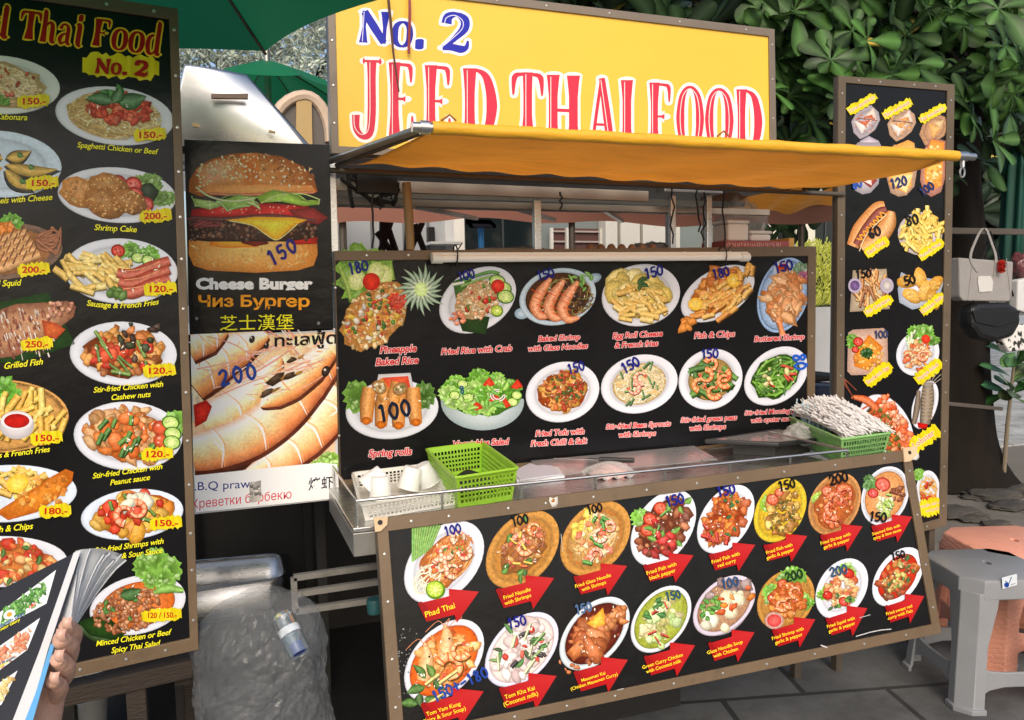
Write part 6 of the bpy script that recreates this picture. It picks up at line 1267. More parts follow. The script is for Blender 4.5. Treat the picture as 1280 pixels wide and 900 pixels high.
# ledge that carries it
mb = MB(); mb.box((min(p.x for p in tb) - .3, min(p.y for p in tb) - .015, zt - .135), (max(p.x for p in tb) + .05, max(p.y for p in tb) + .3, zt - .1015)); mb.build('ledge', black_and_shade, cart)
mb = MB(); mb.box((min(p.x for p in tb) - .25, 2.3, .0), (min(p.x for p in tb) - .2, 2.35, zt - .136)); mb.build('ledge_leg', black_and_shade, cart)
mb = MB(); mb.box((max(p.x for p in tb), min(p.y for p in tb) + .1, .0), (max(p.x for p in tb) + .03, min(p.y for p in tb) + .13, zt - .136)); mb.build('ledge_leg', black_and_shade, cart)
# open frame of pale angle iron beside it
mb = MB(); Yf = 2.2
f = lambda px, py: at(px, py, Yf)
for a, b_ in (((367, 722), (478, 706)), ((367, 722), (369, 765)), ((372, 742), (478, 726)), ((370, 764), (478, 748))): mb.beam(f(*a), f(*b_), .016, .016)
mb.build('side_frame', mat('grey_angle_iron', (.24, .23, .21), .6, metal=.3, var=.3, vscale=8, dirt=.4), cart)
q = at(468, 757, 2.18); mb = MB(); mb.lathe([(.0001, 0), (.02, 0), (.022, .036), (.019, .04), (.0001, .04)], q - Vector((0, 0, .02)), 16)
mb.build('caster_hub', mat('teal_plastic', (.015, .09, .1), .6), cart, smooth=True)
# big clear plastic bag stuffed with film, standing on the ground; modelled as a lumpy sack
def sack(u, v):
    # v 0 bottom..1 top
    px0 = 247 + (1 - v) * 0 + 8 * math.sin(v * 9); 
    return None
b0 = atz(330, 1010, .0)
Yb = at(330, 850, 1.86)
mb = MB(); n, m_ = 90, 84; rj = random.Random(4); rdg = lambda a, b, c_: 1 - 2 * abs(noise.noise(Vector((a, b, c_)))); vs = []
prof = [(0, .80), (.08, .97), (.25, 1.0), (.5, 1.03), (.7, 1.0), (.84, .97), (.92, .9), (.97, .68), (1.0, .1)]
zb_top = at(330, 742, 1.9).z; cxw = at(329, 850, 1.88).x; cyw = 1.9; halfw = (at(413, 850, 1.88).x - at(246, 850, 1.88).x) / 2
def pr_(v):
    for (a, x), (b, y) in zip(prof, prof[1:]):
        if v <= b: t = (v - a) / (b - a); return x + (y - x) * (t * t * (3 - 2 * t))
    return .05
for j in range(m_ + 1):
    v = j / m_
    for i in range(n):
        t = 2 * math.pi * i / n; q = pr_(v); d = Vector((math.cos(t), math.sin(t), 0)); p = Vector((d.x * halfw * q, d.y * .14 * q, v * zb_top))
        q2 = .93 + .14 * noise.noise(Vector((p.x * 6, p.y * 6, p.z * 4))) + .075 * rdg(p.x * 8 + p.z * 6, p.y * 9, p.z * 6) + .04 * rdg(p.x * 21 - p.z * 9, p.y * 20, p.z * 15 + 5) + .012 * rdg(p.x * 50, p.y * 50 + p.z * 20, p.z * 30); p.x *= q2; p.y *= q2; p += Vector((rj.gauss(0, .0012), rj.gauss(0, .0012), rj.gauss(0, .001) * (0 < v < 1))); p.z *= 1 + .03 * noise.noise(Vector((p.x * 8, 2, p.y * 9)))
        vs.append(p + Vector((cxw, cyw, .002)))
mb.add(vs, [(j * n + i, j * n + (i + 1) % n, (j + 1) * n + (i + 1) % n, (j + 1) * n + i) for j in range(m_) for i in range(n)] + [tuple(range(m_ * n, m_ * n + n))])
bagm = film_mat('clear_rubbish_bag', (.3, .32, .34), .78, .12, .1, 9)
root = thing('rubbish_bag', 'large clear plastic rubbish bag standing on the ground below the steel tray', 'bag', (cxw, cyw, 0))
mb.build('bag_film', bagm, root)
crm = MB(); vs2 = [Vector((cxw + (p.x - cxw) * .86, cyw + (p.y - cyw) * .8, p.z * (.55 if p.z > 0 else 1))) for p in vs]; crm.add(vs2, mb.f); crm.build('bundled_film', film_mat('bundled_film', (.12, .13, .14), .5, .25, .15, 7), root, smooth=2)
# water bottle lying on the bag
ba, bb = at(352, 768, 1.70), at(370, 806, 1.655)
root = thing('water_bottle', 'small clear water bottle with a blue cap lying on the plastic rubbish bag', 'bottle', (ba + bb) / 2)
dd = (bb - ba).normalized(); L = (bb - ba).length; M = dd.to_track_quat('Z', 'Y').to_matrix()
mb = MB(); rb_ = .022; mb.lathe([(.001, .0), (rb_ * .8, 0), (rb_, .008)] + [(rb_ * (1 if k % 2 else .94), .012 + k * .009) for k in range(10)] + [(rb_, L * .72), (rb_ * .9, L * .8), (rb_ * .5, L * .93), (rb_ * .48, L)], ba, 22, M); mb.build('bottle_body', mat('clear_bottle', (.75, .85, .92), .1, trans=.9, spec=.5), root, smooth=True)
mb = MB(); mb.lathe([(.0001, L + .019), (.0125, L + .0185), (.0145, L + .015), (.0145, L - .003), (.001, L - .004)], ba, 18, M); mb.build('cap', mat('blue_cap', (.02, .05, .3), .4), root, smooth=True)
mb = MB(); mb.lathe([(rb_ * 1.02, L * .46), (rb_ * 1.02, L * .68)], ba, 22, M); mb.build('label_band', mat('bottle_label', (.5, .55, .66), .4, var=.7, vscale=40), root, smooth=True)
# bucket at bottom left
bq = atz(55, 868, .42); 
root = thing('bucket', 'pale plastic bucket with a wire handle under the left menu board', 'bucket', (bq.x, bq.y + .05, 0))
bc_ = Vector((bq.x, bq.y + .12, .0)); mb = MB(); mb.lathe([(.0001, .0), (.11, 0), (.135, .36), (.141, .362), (.141, .37), (.131, .37), (.107, .02), (.0001, .018)], bc_, 30); mb.build('bucket_wall', mat('old_white_plastic', (.45, .44, .4), .5, dirt=.6, vscale=9, dirtcol=(.15, .13, .1)), root, smooth=True)
mb = MB(); mb.tube([bc_ + Vector((.14 * math.cos(t), -.14 * .3 * math.sin(t) - .02, .36 + .07 * math.sin(t))) for t in [math.pi * j / 14 for j in range(15)]], .002, 6); mb.build('wire_handle', steel_dull, root)
# crumpled clear bag thrown over the inner end of the straw basket
p = at(1000, 549, CY1 - .16); p.z = cz
crumple(p, .05, .05, .045, 'clear_bag', 'small crumpled clear plastic bag pushed against the soft green straw basket', 17, film_mat('thin_clear_film', (.8, .8, .78), .7, .12), amp=1.3)
# ---------------------------------------------------------------- plastic stools
def stool(label, ma, corners_px, z, foot_out=.035, rails=(.14,), tex=False):
    """four-legged moulded stool from its seat corners; legs are angle-shaped, joined by low rails and deep aprons"""
    q = [atz(px, py, z) for px, py in corners_px]; c0 = sum(q, Vector()) / 4
    # square up the seat
    e1 = ((q[1] - q[0]) + (q[2] - q[3])) / 2; e2 = ((q[3] - q[0]) + (q[2] - q[1])) / 2
    e1.z = e2.z = 0; S = (e1.length + e2.length) / 2; e1 = e1.normalized(); e2 = (e2 - e1 * e2.dot(e1)).normalized()
    return stool_at(label, ma, c0, e1, e2, S, z, foot_out, rails, tex)
def stool_at(label, ma, c0, e1, e2, S, z, foot_out, rails, tex):
    root = thing('stool', label, 'stool', (c0.x, c0.y, 0)); h = S / 2; ch = S * .17
    W = lambda a, b, zz_: Vector((c0.x, c0.y, 0)) + e1 * a + e2 * b + Vector((0, 0, zz_))
    def octo(s, c): return [(-s + c, -s), (s - c, -s), (s, -s + c), (s, s - c), (s - c, s), (-s + c, s), (-s, s - c), (-s, -s + c)]
    mb = MB(); rings = [(h * .9, ch * .8, z), (h * .985, ch, z - .006), (h * 1.0, ch, z - .016), (h * 1.02, ch, z - .07), (h * 1.0, ch, z - .072), (h * .96, ch, z - .02)]
    vs = []; fs = []
    for s, c, zz_ in rings: vs += [W(a, b, zz_) for a, b in octo(s, c)]
    for k in range(len(rings) - 1):
        for i in range(8): fs.append((k * 8 + i, k * 8 + (i + 1) % 8, k * 8 + 8 + (i + 1) % 8, k * 8 + 8 + i))
    # seat top with a small finger hole
    hole = [W(.022 * math.cos(t), .012 * math.sin(t), z) for t in [-2.356 + 2 * math.pi * i / 8 + .0 for i in range(8)]]; b = len(vs); vs += hole + [p - Vector((0, 0, .012)) for p in hole]
    order = [-3, -2, -1, 0, 1, 2, 3, 4]
    for i in range(8): fs.append((i, (i + 1) % 8, b + (i + 1) % 8, b + i)); fs.append((b + i, b + (i + 1) % 8, b + 8 + (i + 1) % 8, b + 8 + i))
    mb.add(vs, fs); mb.build('seat', ma, root, smooth=True, bevel=.004)
    for sx, sy in ((-1, -1), (1, -1), (1, 1), (-1, 1)):
        mb = MB(); vs = []; lv = [(z - .05, .0), (z - .1, .05), (z * .5, .45), (.02, .97), (.018, 1.02), (0, 1.03)]
        for zz_, t in lv:
            o = h * 1.01 + foot_out * t; wl = S * (.33 - .09 * min(1, t * 3)) + (.012 if t > 1 else 0); c = ch * .75; th = .012; o2 = o + (.006 if t > 1 else 0)
            P2 = [(o2 - wl, o2), (o2 - c, o2), (o2, o2 - c), (o2, o2 - wl), (o2 - th, o2 - wl), (o2 - th, o2 - c - .003), (o2 - c - .003, o2 - th), (o2 - wl, o2 - th)]
            vs += [W(sx * a, sy * b_, zz_) for a, b_ in P2]
        n = 8; fs = [(k * n + i, k * n + (i + 1) % n, k * n + n + (i + 1) % n, k * n + n + i) for k in range(len(lv) - 1) for i in range(n)] + [tuple(range(n)), tuple(range((len(lv) - 1) * n, len(lv) * n))]
        mb.add(vs, fs); mb.build('leg', ma, root, smooth=True, bevel=.003)
    for k in range(4):
        d1, d2 = [(e1, e2), (e2, -e1), (-e1, -e2), (-e2, e1)][k]
        rz = rails[0]; mb = MB(); t = (1 - rz / z); o = h * 1.01 + foot_out * t - .004; P0 = Vector((c0.x, c0.y, 0)) - d2 * o; hl = o - S * .2
        H2 = .052
        vs = []
        for u in [-1, -.8, -.4, 0, .4, .8, 1]:
            arch_ = .03 * (u ** 4)
            for zz_ in (rz - H2 - arch_ * .9, rz + arch_ * .5):
                for dep in (0, .01): vs.append(P0 + d1 * (hl * u) + d2 * dep + Vector((0, 0, zz_)))
        fs = []
        for i in range(6):
            a = i * 4; b_ = a + 4; fs += [(a, b_, b_ + 1, a + 1), (a + 2, a + 3, b_ + 3, b_ + 2), (a, a + 2, b_ + 2, b_), (a + 1, b_ + 1, b_ + 3, a + 3)]
        fs += [(0, 1, 3, 2), (24, 26, 27, 25)]; mb.add(vs, fs); mb.build('stretcher', ma, root, smooth=True, bevel=.003)
        # curved apron corner under the seat edge
        mb = MB(); o = h * 1.02 - .006; P0 = Vector((c0.x, c0.y, 0)) - d2 * o; hl = o - S * .15; vs = []
        for u in [-1, -.85, -.6, 0, .6, .85, 1]:
            for zz_ in (z - .074 - .035 * abs(u) ** 6, z - .05):
                for dep in (0, .009): vs.append(P0 + d1 * (hl * u) + d2 * dep + Vector((0, 0, zz_)))
        mb.add(vs, fs); mb.build('apron', ma, root, smooth=True, bevel=.002)
    return root
greyp = mat('grey_stool_plastic', (.24, .25, .265), .36, var=.1, vscale=10, bump=.08, bscale=60)
zs = .46
gs = stool('grey plastic stool standing beside the leaning menu board', greyp, [(1165, 700), (1205, 728), (1322, 712), (1242, 677)], zs)
# wicker-look orange stool
ornp = mat('coral_wicker_plastic', (.86, .38, .26), .42, var=.1, vscale=14)
n_ = ornp.node_tree.nodes; l_ = ornp.node_tree.links; tcx = n_.new('ShaderNodeTexCoord'); bk = n_.new('ShaderNodeTexBrick'); bk.inputs['Scale'].default_value = 1; bk.inputs['Brick Width'].default_value = .03; bk.inputs['Row Height'].default_value = .016; bk.inputs['Mortar Size'].default_value = .0035; bk.inputs['Mortar Smooth'].default_value = .8
mp1 = n_.new('ShaderNodeMapping'); mp1.inputs['Rotation'].default_value = (R(90), 0, R(25)); l_.new(tcx.outputs['Object'], mp1.inputs[0]); l_.new(mp1.outputs[0], bk.inputs['Vector']); bpn = n_.new('ShaderNodeBump'); bpn.inputs['Strength'].default_value = .35; bpn.inputs['Distance'].default_value = .004; bpn.invert = True; l_.new(bk.outputs['Fac'], bpn.inputs['Height']); l_.new(bpn.outputs[0], n_['Principled BSDF'].inputs['Normal'])
os_ = stool('coral orange plastic stool with a woven pattern behind the grey stool', ornp, [(1190, 668), (1262, 703), (1366, 690), (1262, 645)], zs, foot_out=.02, rails=(.17,))
# sticker on the grey stool's apron: white square with a blue mark
hs_ = gs.location; q_ = [atz(px, py, zs) for px, py in ((1165, 700), (1205, 728), (1322, 712), (1242, 677))]
a1 = ((q_[1] - q_[0]) + (q_[2] - q_[3])) / 2; a2 = ((q_[3] - q_[0]) + (q_[2] - q_[1])) / 2; a1.z = a2.z = 0; S_q = (a1.length + a2.length) / 2; a1 = a1.normalized()
SP = Plane(sum(q_, Vector()) / 4 + a1 * (S_q / 2 * 1.022 + .001), a1); k = Ink(5)
k.poly([(1252, 722), (1271, 717), (1271, 731), (1253, 736)], (.8, .83, .86)); k.ell(1258, 731, 3.2, 3.2, 0, (.12, .25, .55)); k.stroke([(1256, 726), (1261, 729), (1264, 721)], 1.4, (.35, .42, .55), flat=True); k.stroke([(1263, 731), (1269, 729)], .8, (.4, .42, .45), flat=True)
k.build('sticker', SP, gs, off=.0012)
# ---------------------------------------------------------------- steel hood and green umbrellas at the left
YH = 2.62
H = lambda px, py, Y=YH: at(px, py, Y)
root = thing('steel_hood', 'slanting stainless steel cooker hood behind the burger poster', 'hood', H(310, 330))
mirror = mat('polished_steel', (.74, .75, .74), .3, metal=1, var=.12, vscale=4, dirt=.25, dirtcol=(.3, .3, .28), bump=.12, bscale=7)
fr = [H(198, 205), H(230, 78), H(309, 88), H(392, 185), H(392, 205)]
top = [H(230, 78), H(309, 88), H(309, 70, 3.0), H(226, 60, 3.0)]
mb = MB(); mb.prism([p + Vector((0, .13, 0)) for p in fr], (0, .5, 0)); mb.build('hood_shell', mirror, root, bevel=.004)
def hoodf(u, v):
    p = (fr[0].lerp(fr[1], v)).lerp(fr[4].lerp(fr[2], v) if v < 0 else fr[3].lerp(fr[2], v), u); s_ = .75 * u + .6 * v - .75; return p + Vector((0, .1 * s_ * s_ + .02, 0))
mb = MB(); mb.grid(hoodf, 24, 24); mb.build('front_sheet', mirror, root, smooth=2, fix=False, solid=.003)
mb = MB(); mb.prism([H(264, 118, YH - .004), H(310, 118, YH - .004), H(310, 125, YH - .004), H(264, 124, YH - .004)], (0, -.012, 0)); mb.build('handle', mat('brown_handle', (.14, .09, .06), .5), root, bevel=.002)
for q in ((241, 154, 8, 6), (336, 163, 8, 4)): mb = MB(); mb.prism([H(q[0], q[1], YH - .004), H(q[0] + q[2], q[1] + 2, YH - .004), H(q[0] + q[2], q[1] + q[3], YH - .004), H(q[0], q[1] + q[3] - 1, YH - .004)], (0, -.01, 0)); mb.build('latch', mat('dull_brass', (.3, .22, .1), .5, metal=.6), root)
ll = at(300, 205, YH); mb = MB()
for x in (H(196, 200).x, H(380, 200).x): mb.box((x, YH + .05, 0), (x + .03, YH + .08, ll.z)); mb.box((x, YH + .5, 0), (x + .03, YH + .53, ll.z))
mb.build('leg', black_and_shade, root)
green = sheet_mat('green_umbrella_fabric', (.018, .2, .085), .5, tl=.7, var=.15, vscale=4, bump=.15, bscale=200)
green2 = sheet_mat('bright_green_fabric', (.01, .24, .09), .5, tl=.45, var=.12, vscale=4)
def umbrella(name, label, apex, rim_z, Rr, ang0, ma, n=8, pole=True, sagk=.05, valance=0, ground=0):
    root = thing(name, label, 'umbrella', (apex.x, apex.y, ground)); mb = MB(); m_ = 8; e = 10; vs = []; fs = []
    for s in range(n):
        a0, a1 = ang0 + 2 * math.pi * s / n, ang0 + 2 * math.pi * (s + 1) / n; b = len(vs)
        for j in range(m_ + 1):
            t = j / m_
            for i in range(e + 1):
                u = i / e; P = Vector((math.cos(a0), math.sin(a0), 0)).lerp(Vector((math.cos(a1), math.sin(a1), 0)), u) * Rr * t
                pull = 4 * u * (1 - u); P *= 1 - .06 * pull * t * t
                zz_ = apex.z + (rim_z - apex.z) * t ** 1.25 + sagk * pull * t * (1.1 - t) * -.6 + .0
                vs.append(Vector((apex.x + P.x, apex.y + P.y, zz_)))
        fs += [(b + j * (e + 1) + i, b + j * (e + 1) + i + 1, b + (j + 1) * (e + 1) + i + 1, b + (j + 1) * (e + 1) + i) for j in range(m_) for i in range(e)]
    mb.add(vs, fs); mb.build('canopy', ma, root, smooth=True, fix=False)
    for s in range(n):
        a = ang0 + 2 * math.pi * s / n; mb = MB(); mb.tube([Vector((apex.x + math.cos(a) * Rr * t, apex.y + math.sin(a) * Rr * t, apex.z + (rim_z - apex.z) * t ** 1.25 - .008)) for t in (.02, .25, .5, .75, 1.0)], .004, 6); mb.build('rib', bronze_dark, root)
    if pole: mb = MB(); mb.tube([Vector((apex.x, apex.y, ground + .0)), Vector((apex.x, apex.y, apex.z + .06))], .019, 12); mb.build('pole', steel_dull, root, smooth=True)
    return root
rzA = 2.09
cA = atz(332, 64, rzA); e1_ = (atz(455, 12, rzA) - cA).normalized(); e0_ = (atz(232, 86, rzA) - cA).normalized(); bis = (e1_ + e0_)
# rim corner cA, the canopy's centre lies towards the viewer's left
nrm_ = Vector((-e1_.y, e1_.x, 0)); 
if nrm_.dot(-cA) < 0: nrm_ = -nrm_
RU = .72; ang_in = R(67.5); dirc = (e1_ * math.cos(ang_in) + nrm_ * math.sin(ang_in)).normalized(); cen = cA + dirc * RU
umbrella('market_umbrella', 'big dark green market umbrella spread over the left menu board', Vector((cen.x, cen.y, rzA + .42)), rzA, RU, math.atan2(cA.y - cen.y, cA.x - cen.x), green, pole=False)
umb_r = bpy.data.objects['market_umbrella']; ap_ = Vector((cen.x, cen.y, rzA + .42)); px_ = Vector((cen.x - 1.5, cen.y + .1, 0))
mb = MB(); mb.tube([px_, px_ + Vector((0, 0, 2.75)), px_.lerp(Vector((ap_.x, ap_.y, 0)), .5) + Vector((0, 0, 2.85)), ap_ + Vector((0, 0, .02))], .024, 10); mb.build('cantilever_pole', steel_dull, umb_r, smooth=True)
# distant bright umbrella, two overlapping flaps
cB = at(398, 122, 5.2); umbrella('market_umbrella', 'bright green market umbrella far behind the steel hood', Vector((cB.x - .3, cB.y, cB.z + .2)), cB.z, .5, .3, green2, ground=0)
# brown arched booth end behind the hood
Ya = 4.4; A_ = lambda px, py: at(px, py, Ya)
root = thing('arched_booth', 'brown arched booth with a tan stripe between the steel hood and the yellow sign', 'booth', A_(375, 240))
arc = [(340, 240)] + [(380 - 44 * math.cos(t) * (1 if t < 1.57 else .75), 178 - 58 * math.sin(t)) for t in [math.pi * j / 14 for j in range(15)]] + [(413, 240)]
mb = MB(); mb.prism([A_(*p) for p in arc], (0, 1.2, 0)); mb.build('shell', mat('brown_board', (.1, .085, .075), .6, var=.2, vscale=4), root)
mb = MB(); mb.prism([at(p[0], p[1], Ya - .003) for p in ((369, 240), (370, 124), (389, 124), (391, 240))], (0, -.02, 0)); mb.build('stripe', mat('tan_board', (.42, .29, .12), .6, var=.1), root)
mb = MB(); a3 = [A_(*p) for p in arc[1:-1]]; mb.tube([p + Vector((0, -.01, 0)) for p in a3], .03, 8); mb.build('edge_band', mat('pale_edging', (.55, .42, .32), .6, var=.15, vscale=5), root)
mb = MB(); q = A_(345, 240); q2 = A_(410, 240); mb.box((q.x, Ya + .05, 0), (q2.x, Ya + 1.1, q.z)); mb.build('base', MATS['brown_board'], root)

# ---------------------------------------------------------------- building and kiosk seen through the cart
YB = 9.0; B = lambda px, py, Y=YB: at(px, py, Y)
root = thing('shop_building', 'cream shop building with tall pillars and dark windows behind the food cart', 'building', (B(830, 380).x, YB + 2, 0))
xL, xR = B(560, 300).x, B(1060, 300).x
mb = MB(); mb.box((xL, YB + .12, 0), (xR, YB + 1.6, 2.8)); mb.build('wall', mat('grey_green_wall', (.24, .28, .27), .6, var=.08, vscale=2), root)
def bx(px0, px1, z0, z1, y0, y1, name, ma, p=root, bevel=.004): mb = MB(); mb.box((B(px0, 300, y0).x, y0, z0), (B(px1, 300, y0).x, y1, z1)); return mb.build(name, ma, p, bevel=bevel)
glass = mat('dark_window_glass', (.012, .018, .02), .08, spec=.6)
for x0, x1 in ((567, 581), (757, 772), (776, 800), (804, 846), (893, 902), (962, 972), (995, 1004), (1007, 1019)): bx(x0, x1, 0, 2.8, YB - .1, YB + .1, 'pillar', cream)
for x0, x1 in ((582, 676), (903, 961), (973, 994), (1020, 1044)):
    o = bx(x0, x1, 1.0 if x0 > 700 else 0, 2.7, YB + .1, YB + .115, 'window', glass, bevel=0)
    xm_ = (x0 + x1) / 2; bx(xm_ - 1, xm_ + 1, 1.0, 2.7, YB + .085, YB + .099, 'mullion', mat('dark_frame', (.05, .055, .06), .5), o, 0)
bx(757, 850, 0, 2.79, YB + .1, YB + .116, 'plaster_panel', cream, bevel=0)
lv = bx(690, 753, 1.2, B(720, 285).z, YB + .06, YB + .11, 'louvre', mat('dark_louvre', (.12, .05, .04), .6))
zt0, zt1 = 1.25, B(720, 287).z - .02
mb = MB()
for j in range(9): z = zt0 + (zt1 - zt0) * j / 8; mb.beam((B(692, 300, YB).x, YB + .04, z), (B(751, 300, YB).x, YB + .04, z), .03, .02)
mb.build('slat', mat('louvre_slat', (.5, .4, .36), .6), lv)
for px in (690, 710, 752): x = B(px, 300, YB).x; mb = MB(); mb.box((x - .02, YB + .0, 1.2), (x + .02, YB + .05, B(720, 285).z)); mb.build('frame', cream, lv)
mb = MB(); mb.box((xL - .1, YB - .15, 2.8), (xR + .1, YB + 1.7, 2.86)); mb.build('roof_slab', mat('roof_slab_grey', (.3, .3, .3), .7), root)
# grey panelled kiosk nearer the cart, with crossed black struts leaning on it
YK = 6.4; K = lambda px, py, Y=YK: at(px, py, Y)
root = thing('kiosk', 'grey panelled kiosk behind the left end of the food cart', 'kiosk', (K(500, 300).x, YK + .5, 0))
mb = MB(); mb.box((K(412, 300).x, YK, .0), (K(560, 300).x, YK + 1.2, 2.55)); mb.build('panel_wall', greywall, root)
for px in (465, 505, 535): x = K(px, 300).x; mb = MB(); mb.box((x - .012, YK - .012, 0), (x + .012, YK - .001, 2.5)); mb.build('joint_strip', mat('grey_strip', (.2, .21, .22), .5), root)
mb = MB(); mb.box((K(556, 300).x, YK - .02, 0), (K(567, 300).x, YK + .1, 2.5)); mb.build('corner_post', mat('white_post', (.75, .75, .73), .5), root)
mb = MB(); p = K(538, 298, YK - .02); mb.box((p.x - .03, YK - .06, p.z - .05), (p.x + .03, YK - .001, p.z + .09)); mb.build('meter_box', black_pl, root, bevel=.008)
mb = MB(); p = K(550, 304); mb.box((p.x - .13, YK - .2, p.z - .02), (p.x + .13, YK - .001, p.z)); mb.build('sill', mat('white_sill', (.8, .8, .78), .5), root)
root = thing('folded_stand', 'folded black stand with crossed struts in front of the grey kiosk', 'stand', (K(500, 320, 5.4).x, 5.4, 0))
for a, b_ in (((482, 275), (500, 330)), ((489, 275), (470, 330)), ((510, 282), (508, 330)), ((528, 278), (505, 330)), ((518, 280), (536, 330)), ((471, 290), (492, 318)), ((478, 272), (478, 330))):
    p, q = at(*a, 5.4), at(*b_, 5.4); d = (q - p).normalized(); q = q + d * ((q.z - .02) / -d.z) if d.z < -.1 else q
    mb = MB(); mb.tube([p, q], .022, 8); mb.build('strut', black_and_shade, root)
root = thing('solar_lamp', 'small solar lamp on a blue post behind the food cart', 'lamp', (at(601, 320, 7).x, 7, 0))
p = at(601, 281, 7); mb = MB(); mb.tube([(p.x, 7, 0), (p.x, 7, p.z)], .028, 10); mb.build('post', mat('blue_post', (.03, .2, .5), .4), root, smooth=True)
mb = MB(); mb.prism([at(582, 278, 6.9), at(613, 279, 6.9), at(620, 285, 6.9), at(588, 285, 6.9)], (0, .0, .03)); mb.build('lamp_frame', mat('white_frame', (.8, .8, .8), .4), root); 
mb = MB(); mb.prism([p_ + Vector((0, -.03, -.004)) for p_ in (at(588, 279.3, 6.9), at(611, 279.8, 6.9), at(616, 284, 6.9), at(592, 284, 6.9))], (0, .02, .0)); mb.build('solar_panel', mat('solar_cell', (.02, .02, .03), .2), root)
# pinkish tarpaulin canopy behind the cart
YT = 4.2; rzT = at(600, 265, YT).z
pink = sheet_mat('faded_pink_tarpaulin', (.46, .2, .14), .6, tl=.5, var=.12, vscale=3, bump=.3, bscale=6)
root = thing('rear_canopy', 'faded pink tarpaulin canopy on thin posts behind the food cart', 'canopy', (at(600, 300, YT).x, YT, 0))
def rearf(u, v):
    px = 400 + 640 * u; a = at(px, 262 - 5 * math.sin(u * 6) - 3 * u, YT); 
    if v < .45: return a + Vector((0, 0, -.08 + v / .45 * .11 + .012 * math.sin(u * 25)))
    t = (v - .45) / .55; return a + Vector((0, 1.5 * t, .03 + .22 * t + .05 * math.sin(u * 12) * t))
mb = MB(); mb.grid(rearf, 60, 16); mb.build('tarpaulin', pink, root, smooth=2, fix=False)
for px in (430, 720, 1010):
    x = at(px, 268, YT).x; mb = MB(); mb.tube([(x, YT + .06, 0), (x, YT + .06, at(px, 268, YT).z)], .02, 8); mb.build('post', bronze_dark, root)
# orange-brown flap at the right, hanging from the cart roof's rear corner
root = thing('tarpaulin_flap', 'orange brown tarpaulin flap drooping behind the right end of the awning', 'tarpaulin', at(950, 255, 2.9))
def flap(u, v):
    a, b_ = at(880, 236, 2.75), at(1046, 236, 2.75); c_, d_ = at(880, 262, 3.1), at(1046, 254, 3.1); p = a.lerp(b_, u).lerp(c_.lerp(d_, u), v); return p + Vector((0, .03 * math.sin(9 * u + 2 * v), -.03 * math.sin(math.pi * u) * v + .012 * math.sin(u * 20 + v * 4)))
mb = MB(); mb.grid(flap, 40, 12); mb.build('sheet', tarp, root, smooth=2, fix=False)
for px in (882, 1044): a = at(px, 236, 2.75); mb = MB(); mb.tube([a, (a.x, a.y, 0)], .012, 8); mb.build('pole', steel_dull, root)

# ---------------------------------------------------------------- leaves and trees
def leaf_shape(mb, base, d, nrm, L, Wd, c, bend=.15, cup=.12):
    """obovate leaf: narrow stalk end, broad rounded tip, pale midrib"""
    d = d.normalized(); s_ = d.cross(nrm).normalized(); n2 = s_.cross(d)
    prof = ((0, .04), (.18, .2), (.42, .62), (.66, .96), (.84, .94), (.95, .62), (1.0, .12))
    vs = []; cs = []
    for t, w_ in prof:
        ctr_ = base + d * (L * t) - n2 * (bend * L * t * t); ww = Wd * w_ / 2
        vs += [ctr_ + s_ * ww + n2 * (cup * ww), ctr_ + s_ * ww * .08, ctr_ - s_ * ww * .08, ctr_ - s_ * ww + n2 * (cup * ww)]
        k = random.uniform(.9, 1.1); e = tuple(x * k for x in c); cs += [e, tuple(min(1, x * 3.2 + .03) for x in c), tuple(min(1, x * 3.2 + .03) for x in c), tuple(x * .9 for x in e)]
    b = len(prof); fs = [(i * 4 + j, i * 4 + j + 1, i * 4 + 5 + j, i * 4 + 4 + j) for i in range(b - 1) for j in range(3)]
    mb.add(vs, fs, cs)
random.seed(11)
LM = leaf_mat('glossy_leaf', .36, .12)
bark = mat('rough_bark', (.014, .011, .009), .9, spec=.15, var=.5, vscale=9, bump=1.0, bscale=22, stretch=(1, 1, .35), dirt=.4, dirtcol=(.004, .004, .003))
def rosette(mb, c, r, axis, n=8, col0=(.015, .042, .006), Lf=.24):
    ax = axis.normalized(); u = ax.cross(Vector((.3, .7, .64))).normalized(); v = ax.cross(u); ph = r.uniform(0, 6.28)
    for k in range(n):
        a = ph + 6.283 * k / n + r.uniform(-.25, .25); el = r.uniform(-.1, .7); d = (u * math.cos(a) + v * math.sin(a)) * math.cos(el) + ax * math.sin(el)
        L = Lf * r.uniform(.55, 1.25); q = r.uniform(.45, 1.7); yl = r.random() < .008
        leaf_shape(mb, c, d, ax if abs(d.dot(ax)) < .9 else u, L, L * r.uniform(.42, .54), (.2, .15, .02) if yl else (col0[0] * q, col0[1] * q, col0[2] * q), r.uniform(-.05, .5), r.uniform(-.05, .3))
rt_ = random.Random(21)
tx = at(1240, 600, 4.1); 
tree = thing('broadleaf_tree', 'leafy tree with large glossy leaves and a thick dark trunk behind the right menu board', 'tree', (tx.x, 4.6, 0))
mb = MB(); tb = Vector((at(1196, 500, 4.5).x, 4.55, 0)); vs = []; n, m_ = 40, 50
for j in range(m_ + 1):
    z = 3.6 * j / m_; 
    for i in range(n):
        t = 6.2832 * i / n; flare = 1 + .55 * math.exp(-z * 5) * (1 + .35 * math.sin(t * 5 + 1)); rad = (.29 - .02 * z) * flare * (1 + .07 * noise.noise(Vector((math.cos(t) * 2, math.sin(t) * 2, z * 2.5))) + .05 * math.sin(t * 7 + z))
        vs.append(tb + Vector((rad * math.cos(t) - .1 * z * .6, rad * math.sin(t), z)))
mb.add(vs, [(j * n + i, j * n + (i + 1) % n, (j + 1) * n + (i + 1) % n, (j + 1) * n + i) for j in range(m_) for i in range(n)]); mb.build('trunk', bark, tree, smooth=2)
mb = MB()
